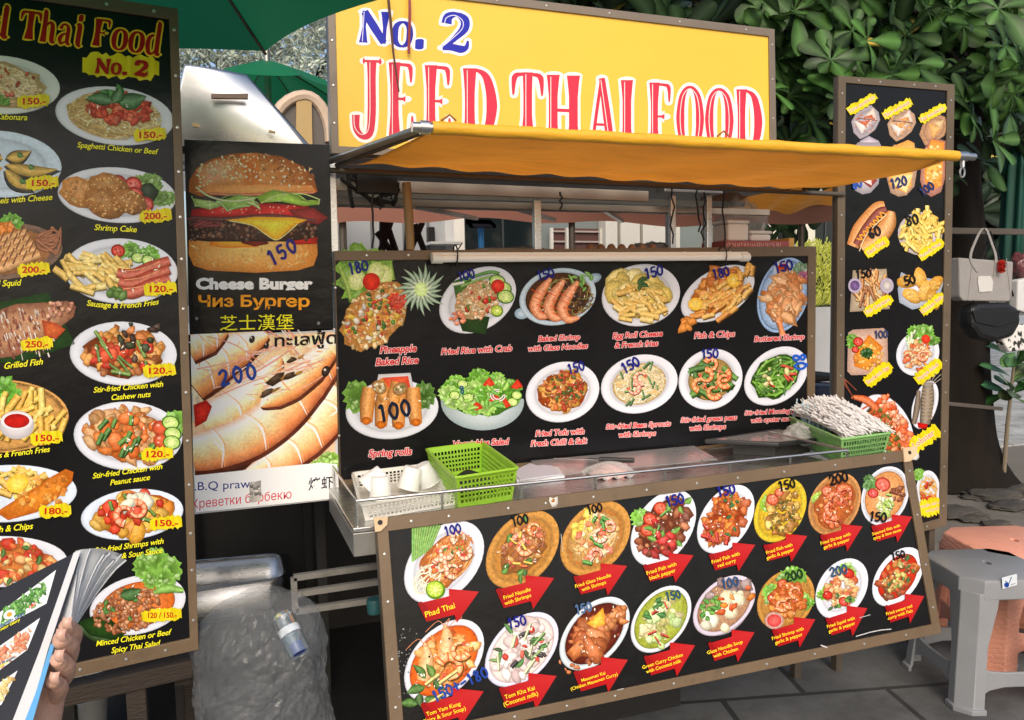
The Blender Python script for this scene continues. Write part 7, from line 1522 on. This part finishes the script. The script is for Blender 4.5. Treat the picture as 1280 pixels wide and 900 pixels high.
tips = []
for px, py, Y in ((720, 20, 4.6), (820, 40, 4.3), (900, 10, 4.0), (960, 90, 3.7), (1010, 30, 3.5), (1080, 60, 3.4), (1140, 20, 3.3), (1200, 80, 3.2), (1230, 150, 3.0), (1260, 40, 3.1), (1290, 120, 3.0)):
    e_ = at(px, py, Y); s0 = tb + Vector((-.2, 0, 2.9)); mid_ = s0.lerp(e_, .5) + Vector((0, .1, .15 + rt_.uniform(-.1, .2))); P = [s0, s0.lerp(mid_, .6), mid_, mid_.lerp(e_, .5) + Vector((0, 0, .04)), e_]; mb.tube(P, [.07, .05, .035, .022, .012], 8); tips += P[2:]
mb.build('limb', bark, tree, smooth=2)
mb = MB()
# near whorls of big leaves
for k in range(190):
    px, py = rt_.uniform(950, 1310), rt_.uniform(-60, 130); Y = rt_.uniform(2.7, 3.6)
    if px < 1060 and py > 175: continue
    c0 = at(px, py, Y); rosette(mb, c0, rt_, Vector((rt_.uniform(-.5, .5), rt_.uniform(-1.1, -.1), rt_.uniform(-.2, .9))), rt_.randint(5, 8), Lf=.145 * rt_.uniform(.75, 1.3))
for px, py, Y in ((1215, 150, 2.9), (1240, 175, 2.85), (1205, 128, 2.9), (1262, 140, 2.9), (1275, 110, 2.9), (985, 120, 3.0), (1010, 150, 3.1), (1000, 200, 3.4), (985, 180, 3.3)):
    rosette(mb, at(px, py, Y), rt_, Vector((rt_.uniform(-.4, .4), -.8, rt_.uniform(-.3, .5))), 7, Lf=.16)
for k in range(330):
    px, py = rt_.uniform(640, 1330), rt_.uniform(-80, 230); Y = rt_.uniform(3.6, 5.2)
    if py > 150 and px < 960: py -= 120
    rosette(mb, at(px, py, Y), rt_, Vector((rt_.uniform(-.6, .6), rt_.uniform(-1, .2), rt_.uniform(-.1, 1))), rt_.randint(5, 8), (.008, .022, .006), Lf=.24)  # deeper whorls in a darker green: the crown's inner shade put into the colour
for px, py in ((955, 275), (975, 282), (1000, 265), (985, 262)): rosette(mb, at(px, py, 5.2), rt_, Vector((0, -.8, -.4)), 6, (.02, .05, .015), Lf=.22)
for k in range(200): rosette(mb, at(rt_.uniform(640, 1420), rt_.uniform(-420, -90), rt_.uniform(2.6, 5)), rt_, Vector((rt_.uniform(-.6, .6), rt_.uniform(-.6, .4), rt_.uniform(.2, 1))), 6, Lf=.26)  # unseen foliage above the frame, added to shade the crown below
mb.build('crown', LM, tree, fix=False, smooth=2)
# a second, denser tree further back closes the view behind the crown
t2 = thing('dense_tree', 'dense dark tree filling the background behind the leafy tree', 'tree', (at(1100, 380, 12).x, 12, 0)); mb = MB(); mb.tube([(at(1100, 380, 12).x, 12, 0), (at(1100, 380, 12).x + .1, 12, 2.5), (at(1090, 380, 12).x, 12, 5.5)], [.3, .16, .1], 12); mb.build('trunk', bark, t2, smooth=2)
mb = MB()
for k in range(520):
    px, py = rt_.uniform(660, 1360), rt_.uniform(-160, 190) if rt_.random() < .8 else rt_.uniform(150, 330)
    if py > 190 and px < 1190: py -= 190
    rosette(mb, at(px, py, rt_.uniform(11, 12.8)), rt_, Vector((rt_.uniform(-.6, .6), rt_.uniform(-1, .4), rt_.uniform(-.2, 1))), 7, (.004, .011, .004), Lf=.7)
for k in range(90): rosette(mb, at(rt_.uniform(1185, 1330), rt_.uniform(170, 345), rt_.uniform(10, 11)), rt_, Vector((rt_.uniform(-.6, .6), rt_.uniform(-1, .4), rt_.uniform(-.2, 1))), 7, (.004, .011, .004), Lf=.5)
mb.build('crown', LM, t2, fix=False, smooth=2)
# pale, hazy trees at the far left
rp = random.Random(5)
for lb_, px0, px1, py0, py1, Y, n_l, cc_ in (('pale silvery tree far behind the green umbrellas', 225, 430, 25, 165, 14, 11000, (.2, .23, .19)),):
    tr = thing('silvery_tree', lb_, 'tree', (at(350, 300, Y).x, Y, 0)); x = at(360, 300, Y).x; mb = MB(); mb.tube([(x, Y, 0), (x - .1, Y, 2.2), (x + .1, Y, 4.2)], [.22, .17, .08], 10); mb.build('trunk', bark, tr, smooth=2)
    mb = MB(); mb.tube([(x, Y, 2.4), at(315, 110, Y), at(300, 70, Y)], [.1, .06, .03], 8); mb.tube([(x, Y, 2.6), at(400, 90, Y), at(415, 60, Y)], [.1, .06, .03], 8); mb.build('limb', bark, tr)
    mb = MB()
    for k in range(n_l):
        px, py = rp.uniform(px0 - 30, px1), rp.uniform(py0 - 60, py1); n1 = noise.noise(Vector((px * .03, py * .03, 1)))
        if n1 < -.35: continue
        c0 = at(px, py, Y + rp.uniform(-1.2, 1.2)); q = .7 + n1 + rp.uniform(-.25, .45); d = Vector((rp.uniform(-1, 1), rp.uniform(-1, .3), rp.uniform(-1, 1))); leaf_shape(mb, c0, d, Vector((rp.uniform(-1, 1), -1, rp.uniform(-.5, 1))), rp.uniform(.07, .15), rp.uniform(.03, .06), tuple(x * max(.25, q) for x in cc_))
    mb.build('crown', leaf_mat('pale_leaf', .55, .3), tr, fix=False, smooth=2)
# yellow-green clipped hedge over a pale wall, seen between the boards
Yg = 8.1; mbw = MB(); gx0, gx1 = at(985, 400, Yg).x, at(1075, 400, Yg).x + .5
tag(MB().box((gx0, Yg + .02, 0), (gx1, Yg + .3, at(1030, 384, Yg).z)).build('low_wall', mat('pale_wall', (.5, .5, .5), .7, var=.08, vscale=3), None), 'low pale wall under the yellow green hedge between the two menu boards', 'wall')
hg = thing('hedge', 'bright yellow green hedge seen through the gap beside the right menu board', 'hedge', ((gx0 + gx1) / 2, Yg + .3, at(1030, 384, Yg).z)); mb = MB(); rh = random.Random(9)
for k in range(2600):
    p = Vector((rh.uniform(gx0, gx1), Yg + rh.uniform(.0, .5), at(1030, rh.uniform(305, 385), Yg).z)); q = rh.uniform(.5, 1.5); leaf_shape(mb, p, Vector((rh.uniform(-1, 1), rh.uniform(-1, .2), rh.uniform(.2, 1.4))), Vector((rh.uniform(-.5, .5), -1, .3)), rh.uniform(.07, .13), .022, (.38 * q, .42 * q, .06 * q))
mb.build('foliage', leaf_mat('yellow_leaf', .5, .35), hg, fix=False, smooth=2)
# scooter parked in the gap
Ys = 5.6; S_ = lambda px, py, Y=Ys: at(px, py, Y)
sx = S_(1018, 480).x
root = thing('scooter', 'dark blue scooter parked between the two black menu boards', 'scooter', (sx, Ys, 0)); navy = mat('navy_paint', (.015, .022, .05), .25, coat=.6)
wl_ = lambda cx: [(cx + .22 * math.cos(t), Ys, .24 + .22 * math.sin(t)) for t in [2 * math.pi * j / 24 for j in range(24)]]
for cx in (sx - .42, sx + .78): w_o = MB().tube(wl_(cx), .045, 10, closed=True).build('wheel', black_pl, root, smooth=True); MB().tube([(cx, Ys - .05, .24), (cx, Ys + .05, .24)], .1, 16).build('rim', steel_dull, w_o)
mb = MB(); prof = [(-.62, .5), (-.6, .62), (-.3, .7), (.2, .66), (.3, .45), (.45, .3), (.62, .36), (.68, .9), (.74, .92), (.78, .5), (.6, .22), (-.05, .22), (-.2, .35)]; mb.prism([(sx + a, Ys - .12, b_) for a, b_ in prof], (0, .24, 0)); mb.build('body', navy, root, bevel=.03)
mb = MB(); mb.prism([(sx + a, Ys - .13, b_) for a, b_ in ((-.64, .68), (-.62, .76), (-.2, .79), (.18, .74), (.22, .68))], (0, .26, 0)); mb.build('seat', black_pl, root, bevel=.03)
mb = MB(); mb.tube([(sx + .68, Ys - .33, 1.02), (sx + .72, Ys - .12, 1.0), (sx + .72, Ys + .12, 1.0), (sx + .68, Ys + .33, 1.02)], .017, 10); mb.tube([(sx + .72, Ys, 1.0), (sx + .78, Ys, .5), (sx + .78, Ys, .26)], .025, 8); mb.build('handlebar', black_pl, root, smooth=True)
mb = MB(); mb.lathe([(.0001, .05), (.05, .03), (.06, 0), (.05, -.03), (.0001, -.03)], (sx + .8, Ys, .88), 16, Matrix.Rotation(R(90), 3, 'Y')); mb.build('headlight', mat('lamp_glass', (.6, .62, .62), .1), root, smooth=True)
p = S_(1036, 412); mb = MB(); mb.tube([(sx + .72, Ys - .2, 1.0), (sx + .74, Ys - .25, 1.16)], .006, 6); mb.lathe([(.0001, .012), (.055, .008), (.055, -.008), (.0001, -.012)], (sx + .74, Ys - .25, 1.19), 16, Matrix.Rotation(R(90), 3, 'X')); mb.build('mirror', black_pl, root, smooth=True)

# ---------------------------------------------------------------- stall rail at the right with bags and a folded umbrella
Yr = 3.45; Q = lambda px, py, Y=Yr: at(px, py, Y)
root = thing('wooden_rack', 'weathered wooden rack behind the right menu board with bags hanging from its rail', 'rack', (Q(1230, 290).x, Yr, 0)); oldw = mat('grey_wood', (.08, .066, .054), .8, var=.35, vscale=10, bump=.4, stretch=(.3, 1, 1))
a, b_ = Q(1150, 288), Q(1330, 288); mb = MB(); mb.beam(a, (b_.x, b_.y, a.z), .03, .035); mb.build('rail', oldw, root, bevel=.003)
a2, b2 = Q(1150, 501), Q(1252, 511); mb = MB(); mb.beam(a2, b2, .02, .022); mb.build('lower_rail', oldw, root, bevel=.003)
for x in (a.x + .02, b_.x): mb = MB(); mb.box((x - .02, Yr + .03, 0), (x + .02, Yr + .07, a.z + .05)); mb.build('post', oldw, root)
mb = MB(); mb.box((a2.x, Yr + .012, .0), (a2.x + .03, Yr + .03, a2.z)); mb.build('post', oldw, root)
canvas = mat('grey_canvas', (.3, .285, .275), .85, var=.1, vscale=8, bump=.3, bscale=150)
tp = Q(1232, 376, Yr - .09)
root = thing('tote_bag', 'light grey tote bag with a red pompom hanging from the wooden rack', 'bag', tp)
y0 = Yr - .1
def tq(px, py, dy=0): return at(px, py, y0 + dy)
mb = MB(); fr_ = [tq(1199, 322), tq(1267, 327), tq(1265, 374), tq(1261, 377), tq(1204, 376), tq(1200, 371)]; mb.prism(fr_, (0, .075, 0)); mb.build('bag_body', canvas, root, bevel=.008)
for dy in (-.003, .078):
    mb = MB(); P = [tq(x, y, dy) for x, y in catmull([(1222, 340), (1213, 322), (1220, 300), (1227, 287), (1233, 287), (1240, 305), (1245, 322), (1243, 345)], 4)]; n_ = len(P); vs = [p + Vector((s_ * .009, 0, 0)) for p in P for s_ in (-1, 1)]; mb.add(vs, [(2 * k, 2 * k + 1, 2 * k + 3, 2 * k + 2) for k in range(n_ - 1)]); mb.build('strap', canvas, root, solid=.003)
mb = MB(); mb.prism([tq(1223, 345, -.003), tq(1238, 345, -.003), tq(1241, 352, -.003), tq(1240, 364, -.003), tq(1224, 365, -.003), tq(1222, 352, -.003)], (0, -.002, 0)); mb.build('patch', mat('pale_patch', (.58, .57, .55), .8), root)
mb = MB(); 
for sgn_, px in ((-1, 1216), (1, 1258)): mb.beam(tq(px, 323, -.002), tq(px - sgn_ * -6, 375, -.002), .004, .002)
mb.build('seam', mat('grey_seam', (.3, .28, .27), .9), root)
rr_ = random.Random(4); mb = MB(); pc = tq(1252, 334, -.03)
for k in range(260): 
    d = Vector((rr_.gauss(0, 1), rr_.gauss(0, 1), rr_.gauss(0, 1))).normalized(); d2 = d.cross(Vector((.2, .5, .8))).normalized() * .003; o_ = Vector((0, 0, .018 if rr_.random() < .5 else -.01)); mb.add([pc + o_ - d2, pc + o_ + d2, pc + o_ + d * .024 + d2, pc + o_ + d * .024 - d2], [(0, 1, 2, 3)])
mb.build('pompom', mat('red_pompom', (.6, .035, .02), .8, var=.3, vscale=30), root, fix=False)
rb_o = thing('shoulder_bag', 'black shoulder bag hanging under the light grey tote bag', 'bag', Q(1243, 428, Yr - .06)); blk = mat('black_leather', (.006, .006, .007), .5, bump=.25)
mb = MB(); mb.prism([at(x, y, Yr - .12) for x, y in ((1214, 384), (1226, 379), (1262, 378), (1276, 386), (1278, 404), (1268, 421), (1246, 428), (1226, 423), (1215, 408))], (0, .1, 0)); mb.build('bag_body', blk, rb_o, bevel=.028)
mb = MB(); mb.prism([at(x, y, Yr - .126) for x, y in ((1216, 388), (1276, 388), (1272, 402), (1246, 409), (1220, 403))], (0, .008, 0)); mb.build('flap', blk, rb_o, bevel=.004)
mb = MB(); mb.tube([at(x, y, Yr - .07) for x, y in ((1216, 386), (1222, 340), (1238, 290), (1254, 340), (1274, 386))], .006, 6); mb.build('strap', blk, rb_o, smooth=True)
crumple(tuple(Q(1276, 348, Yr - .02)), .07, .06, .075, 'plastic_bag', 'dark reddish plastic bag hanging at the right of the tote bag', 12, film_mat('maroon_film', (.16, .05, .06), .25))
wpb = Q(1279, 400, Yr - .1); mb = MB(); mb.prism([at(x, y, Yr - .1) for x, y in ((1273, 350), (1300, 345), (1300, 395), (1272, 388))], (0, .06, 0)); tag(mb.build('cloth_bag', mat('white_canvas', (.6, .6, .6), .8, var=.1), None, bevel=.01), 'pale cloth bag cut off by the picture edge beside the tote bag', 'bag')
pc = Q(1275, 430, Yr - .05); mb = MB(); mb.prism([at(x, y, Yr - .1) for x, y in ((1250, 420), (1272, 406), (1300, 404), (1300, 436), (1262, 440))], (0, .06, 0)); ob = tag(mb.build('patterned_bag', mat('white_black_print', (.7, .68, .66), .6), None, bevel=.01), 'white bag with dark blotches below the tote bag at the picture edge', 'bag')
mt = ob.data.materials[0]; nn = mt.node_tree.nodes; vv = nn.new('ShaderNodeTexNoise'); vv.inputs['Scale'].default_value = 26; rp2 = nn.new('ShaderNodeValToRGB'); rp2.color_ramp.elements[0].position = .44; rp2.color_ramp.elements[0].color = (.02, .02, .015, 1); rp2.color_ramp.elements[1].position = .47; rp2.color_ramp.elements[1].color = (.7, .68, .66, 1); tcn = nn.new('ShaderNodeTexCoord'); mt.node_tree.links.new(tcn.outputs['Object'], vv.inputs['Vector']); mt.node_tree.links.new(vv.outputs['Fac'], rp2.inputs[0]); mt.node_tree.links.new(rp2.outputs[0], nn['Principled BSDF'].inputs['Base Color'])
# folded green umbrella with a white cap
cu = Q(1276, 180, Yr + .25); root = thing('folded_umbrella', 'folded dark green parasol with a white cap hanging behind the wooden rack', 'umbrella', cu); mb = MB(); vs = []; n, m_ = 48, 14; zt_, zb_ = at(1276, 176, Yr + .25).z, at(1276, 330, Yr + .25).z
for j in range(m_ + 1):
    t = j / m_; rad = .03 + .05 * min(1, t * 5) + .008 * t
    for i in range(n): a_ = 6.2832 * i / n; q = rad * (1 + .22 * math.cos(a_ * 8 + t * 1.2)); vs.append((cu.x + q * math.cos(a_), cu.y + q * math.sin(a_), zt_ + (zb_ - zt_) * t))
mb.add(vs, [(j * n + i, j * n + (i + 1) % n, (j + 1) * n + (i + 1) % n, (j + 1) * n + i) for j in range(m_) for i in range(n)]); mb.build('canopy', sheet_mat('deep_green_fabric', (.006, .075, .055), .6, tl=.2), root, smooth=2)
mb = MB(); mb.lathe([(.0001, .05), (.03, .048), (.036, .03), (.034, 0), (.0001, 0)], (cu.x, cu.y, zt_ - .004), 18); mb.build('cap', white_pl, root, smooth=True); mb = MB(); mb.tube([(cu.x, cu.y, zb_ - .06), (cu.x, cu.y, zb_ + .1)], .012, 10); mb.build('pole', steel_dull, root)
# young plant at the right edge
pb = atz(1258, 590, .0); pb = Vector((at(1254, 590, 4.2).x, 4.2, 0)); root = thing('young_plant', 'young plant with a thin stem and dark leaves at the right of the tree trunk', 'plant', pb); tp_ = at(1268, 450, 4.2)
mb = MB(); mb.tube([pb, pb.lerp(tp_, .5) + Vector((-.01, 0, 0)), tp_], [.016, .014, .009], 8); mb.build('stem', mat('pale_stem', (.2, .16, .11), .8), root, smooth=True)
mb = MB(); rq = random.Random(6)
for k in range(26): c0 = pb.lerp(tp_, rq.uniform(.7, 1.08)); a_ = rq.uniform(0, 6.28); leaf_shape(mb, c0, Vector((math.cos(a_), math.sin(a_) * .6 - .2, rq.uniform(-.3, .9))), Vector((0, -.6, .8)), rq.uniform(.2, .32), rq.uniform(.08, .12), tuple(x * rq.uniform(.6, 1.4) for x in (.025, .06, .018)), .3)
mb.build('foliage', LM, root, fix=False, smooth=2)
# stones at the foot of the trunk
rs = random.Random(12)
for k, (px, py, s_) in enumerate(((1195, 640, .16), (1238, 618, .19), (1262, 632, .12), (1218, 648, .09), (1283, 612, .16), (1245, 655, .08))):
    p = atz(px, py, .0); mb = MB(); vs = []; n, m_ = 36, 18; sd_ = k * 9.1
    for j in range(m_ + 1):
        for i in range(n):
            ph, t = math.pi * j / m_, 6.2832 * i / n; d = Vector((math.sin(ph) * math.cos(t), math.sin(ph) * math.sin(t), math.cos(ph))); q = s_ * (.85 + .4 * noise.noise(d * 1.5 + Vector((sd_, 0, 0))) + .22 * noise.noise(d * 4 + Vector((sd_, 3, 0)))); vs.append(p + Vector((d.x * q * 1.4, d.y * q, d.z * q * .15 + .004)))
    mb.add(vs, [(j * n + i, j * n + (i + 1) % n, (j + 1) * n + (i + 1) % n, (j + 1) * n + i) for j in range(m_) for i in range(n)])
    lb_ = ['dark rock at the left of the tree foot beside the menu board', 'largest flat rock against the front of the tree trunk', 'small dark rock in the sand right of the largest flat rock', 'small rock near the orange stool, left of the middle', 'dark rock at the far right of the tree foot', 'smallest rock right above the orange stool'][k]
    tag(mb.build('rock', mat('dark_rock', (.075, .066, .055), .9, var=.5, vscale=8, bump=.8, bscale=18), None, smooth=2), lb_, 'rock', 'rocks around the tree foot')
# ---------------------------------------------------------------- laminated menus held by a hand at the lower left
# cover plane: a sheet leaning back, its right edge running from upper right to lower left in view
c_tr, c_br = CAM + ray(94, 690) * .92, CAM + ray(22, 925) * .78
c_tl = CAM + ray(-130, 800) * .80
ev = (c_br - c_tr); eu = (c_tl - c_tr)
CN = ev.cross(eu).normalized()
if CN.dot(CAM - c_tr) < 0: CN = -CN
PC = Plane(c_tr, CN)
root = thing('menu_booklet', 'laminated menu with three food pictures on black, held in a hand at the lower left', 'menu', c_br.lerp(c_tl, .5))
lam = mat('laminate_edge', (.62, .63, .64), .25, spec=.6)
quad = [(-140, 806), (94, 690), (100, 696), (26, 940), (-160, 1010)]
cov = quadprism(PC, quad, -.0035, -.0012); cov.build('cover', mat('glossy_black_cover', (.02, .02, .022), .12, spec=.6, bump=.1, bscale=5), root)
def strip_(q, o0, o1, name, ma): quadprism(PC, q, o0, o1).build(name, ma, root)
strip_([(92, 691), (101, 688), (60, 812), (24, 942), (0, 942), (50, 812)], -.0010, .0003, 'spine_edge', lam)
strip_([(63, 806), (70, 800), (40, 905), (30, 940), (16, 940), (44, 868)], .0004, .0009, 'blue_edge', mat('blue_paper_edge', (.1, .36, .68), .4, var=.2, vscale=30))
k = Ink(61)
for q, pal in (([(-40, 795), (70, 712), (58, 754), (-40, 805)], 0), ([(-40, 835), (50, 772), (34, 812), (-40, 866)], 1), ([(-40, 880), (22, 838), (2, 880), (-40, 912)], 2)):
    k.poly(q, (.93, .93, .94)); cx, cy = (q[1][0] + q[2][0] + max(-10, q[0][0])) / 3 - 4, (q[1][1] + q[2][1] + q[3][1]) / 3 - 4
    P4 = lambda u, v: tuple((q[0][i] * (1 - u) + q[1][i] * u) * (1 - v) + (q[3][i] * (1 - u) + q[2][i] * u) * v for i in (0, 1))
    cols = [[(.35, .6, .25), (.5, .72, .38), (.25, .45, .18)], [(.9, .6, .45), (.86, .45, .3), (.93, .75, .6)], [(.9, .85, .6), (.85, .7, .4)]][pal]
    for _ in range(110): u, v = .42 + k.r.random() * .5, .12 + k.r.random() * .74; x, y = P4(u, v); k.blob(x, y, k.r.uniform(1.5, 4), k.r.choice(cols), el=1.6)
    if pal == 0: x, y = P4(.5, .55); k.ell(x, y, 8, 5.5, -30, (.97, .96, .9), (.85, .86, .86)); k.ell(x, y, 3.5, 2.6, -30, (.93, .65, .2), (.85, .5, .1)); k.text('180', *P4(.8, .85), 6, (.86, .2, .25), bold=.02, rot=-33)
for x, y, c_ in ((2, 788, YC), (8, 780, (.2, .4, .6)), (-4, 836, YC), (4, 830, (.2, .45, .6))): k.text('Fried Morning Glory' if y < 800 else 'Fried Prawns', x, y, 5.5, c_, bold=.02, rot=-28)
k.build('printed_page', PC, root, off=-.0009, depth=.0008)
# fanned pages behind the cover, each a curved clear sheet pocket
rf = random.Random(3)
pocket = film_mat('page_pocket', (.66, .67, .66), .25, .15); paper = mat('page_paper', (.42, .42, .41), .4, var=.3, vscale=20)
NP = 12
for j in range(NP):
    t = j / (NP - 1); T_ = (102 + 54 * t + rf.uniform(-3, 3), 690 + 9 * t + rf.uniform(-6, 6)); dz = .004 + .05 * t
    def pg(u, v, t=t, T_=T_, dz=dz):
        a0 = (94 - 32 * v, 689 + 123 * v); ex = (T_[0] + (86 + 2 * t - T_[0]) * v ** .8, T_[1] + (792 - T_[1]) * v); px = a0[0] + (ex[0] - a0[0]) * u; py = a0[1] + (ex[1] - a0[1]) * u - 6 * t * math.sin(math.pi * u) * (1 - v)
        return CAM + ray(px, py) * (.925 - .07 * v + dz * u + .003 * j / NP)
    mb = MB(); mb.grid(pg, 8, 10); mb.build('page', paper if j % 3 == 1 else pocket, root, smooth=2, fix=False, solid=.0006)
    mb = MB(); mb.tube([pg(1, q / 8) for q in range(9)], .0011, 6); mb.build('page_edge', lam, root, smooth=True)
# hand: forearm, palm and fingers grown as one skin
def hand_pt(px, py, d): return CAM + ray(px, py) * d
skin = mat('skin', (.58, .34, .25), .58, var=.18, vscale=60, bump=.35, bscale=130)
skin.node_tree.nodes['Principled BSDF'].inputs['Subsurface Weight'].default_value = .15
skin.node_tree.nodes['Principled BSDF'].inputs['Subsurface Radius'].default_value = (.01, .004, .002)
V = []; E = []; Rv = []
def chain(pts, rs_, start=None):
    prev = start
    for p, r_ in zip(pts, rs_):
        V.append(p); Rv.append(r_); i = len(V) - 1
        if prev is not None: E.append((prev, i))
        prev = i
    return prev
D = .845
arm = [hand_pt(-30, 1180, .80), hand_pt(0, 1060, .83), hand_pt(30, 955, .86), hand_pt(48, 895, .875), hand_pt(52, 862, .885)]
last = chain(arm, [.042, .038, .031, .03, .034]); wrist = 3; palm = 4
# fingers come round the right-hand edge of the booklet from behind; tips rest on its front
for kx, (P, rs_) in enumerate((
    ([(66, 828, .888), (88, 806, .885), (93, 792, .862), (84, 783, .842), (78, 782, .836)], (.014, .0115, .0105, .0095, .0085)),
    ([(62, 842, .888), (84, 824, .884), (88, 808, .858), (76, 798, .836), (70, 797, .832)], (.014, .0125, .0115, .011, .0095)),
    ([(58, 858, .886), (80, 848, .88), (84, 834, .856), (74, 824, .838), (69, 822, .832)], (.013, .0115, .011, .01, .009)),
    ([(54, 872, .884), (72, 870, .876), (76, 858, .855), (67, 851, .838), (63, 850, .832)], (.012, .0105, .0095, .0088, .008)))):
    chain([hand_pt(*p) for p in P], rs_, palm)
chain([hand_pt(30, 858, .885), hand_pt(14, 830, .885), hand_pt(4, 800, .885), hand_pt(0, 782, .885)], (.016, .0125, .011, .009), palm)
me = bpy.data.meshes.new('body'); og = hand_pt(40, 1000, .85)
me.from_pydata([tuple(v - og) for v in V], E, []); pr0 = thing('person', 'hand of a person reaching in from the lower left, gripping the stack of laminated menus', 'person', og)
ho = bpy.data.objects.new('body', me); col.objects.link(ho); ho.parent = pr0; me.materials.append(skin)
md = ho.modifiers.new('skin', 'SKIN'); md.use_smooth_shade = True; sv = me.skin_vertices[0].data
for i, r_ in enumerate(Rv): sv[i].radius = (r_ * .93, r_ * .93)
sv[wrist].use_root = True
md = ho.modifiers.new('smooth', 'SUBSURF'); md.levels = 2; md.render_levels = 2
for px, py, d_, a_ in ((80, 781, .8265, 1), (72, 796, .8215, 1), (70, 822, .8225, 1), (64, 850, .8235, 1)):
    c0 = hand_pt(px, py, d_); mb = MB(); mb.grid(lambda u, v: c0 + CR * ((u - .5) * .011) * .9 + CU * ((v - .5) * .012) - fw * (.0025 - .006 * ((u - .5) ** 2 + (v - .5) ** 2) * 2) + fw * .004, 6, 6); mb.build('fingernail', mat('nail', (.6, .36, .28), .3), pr0, smooth=2, fix=False)
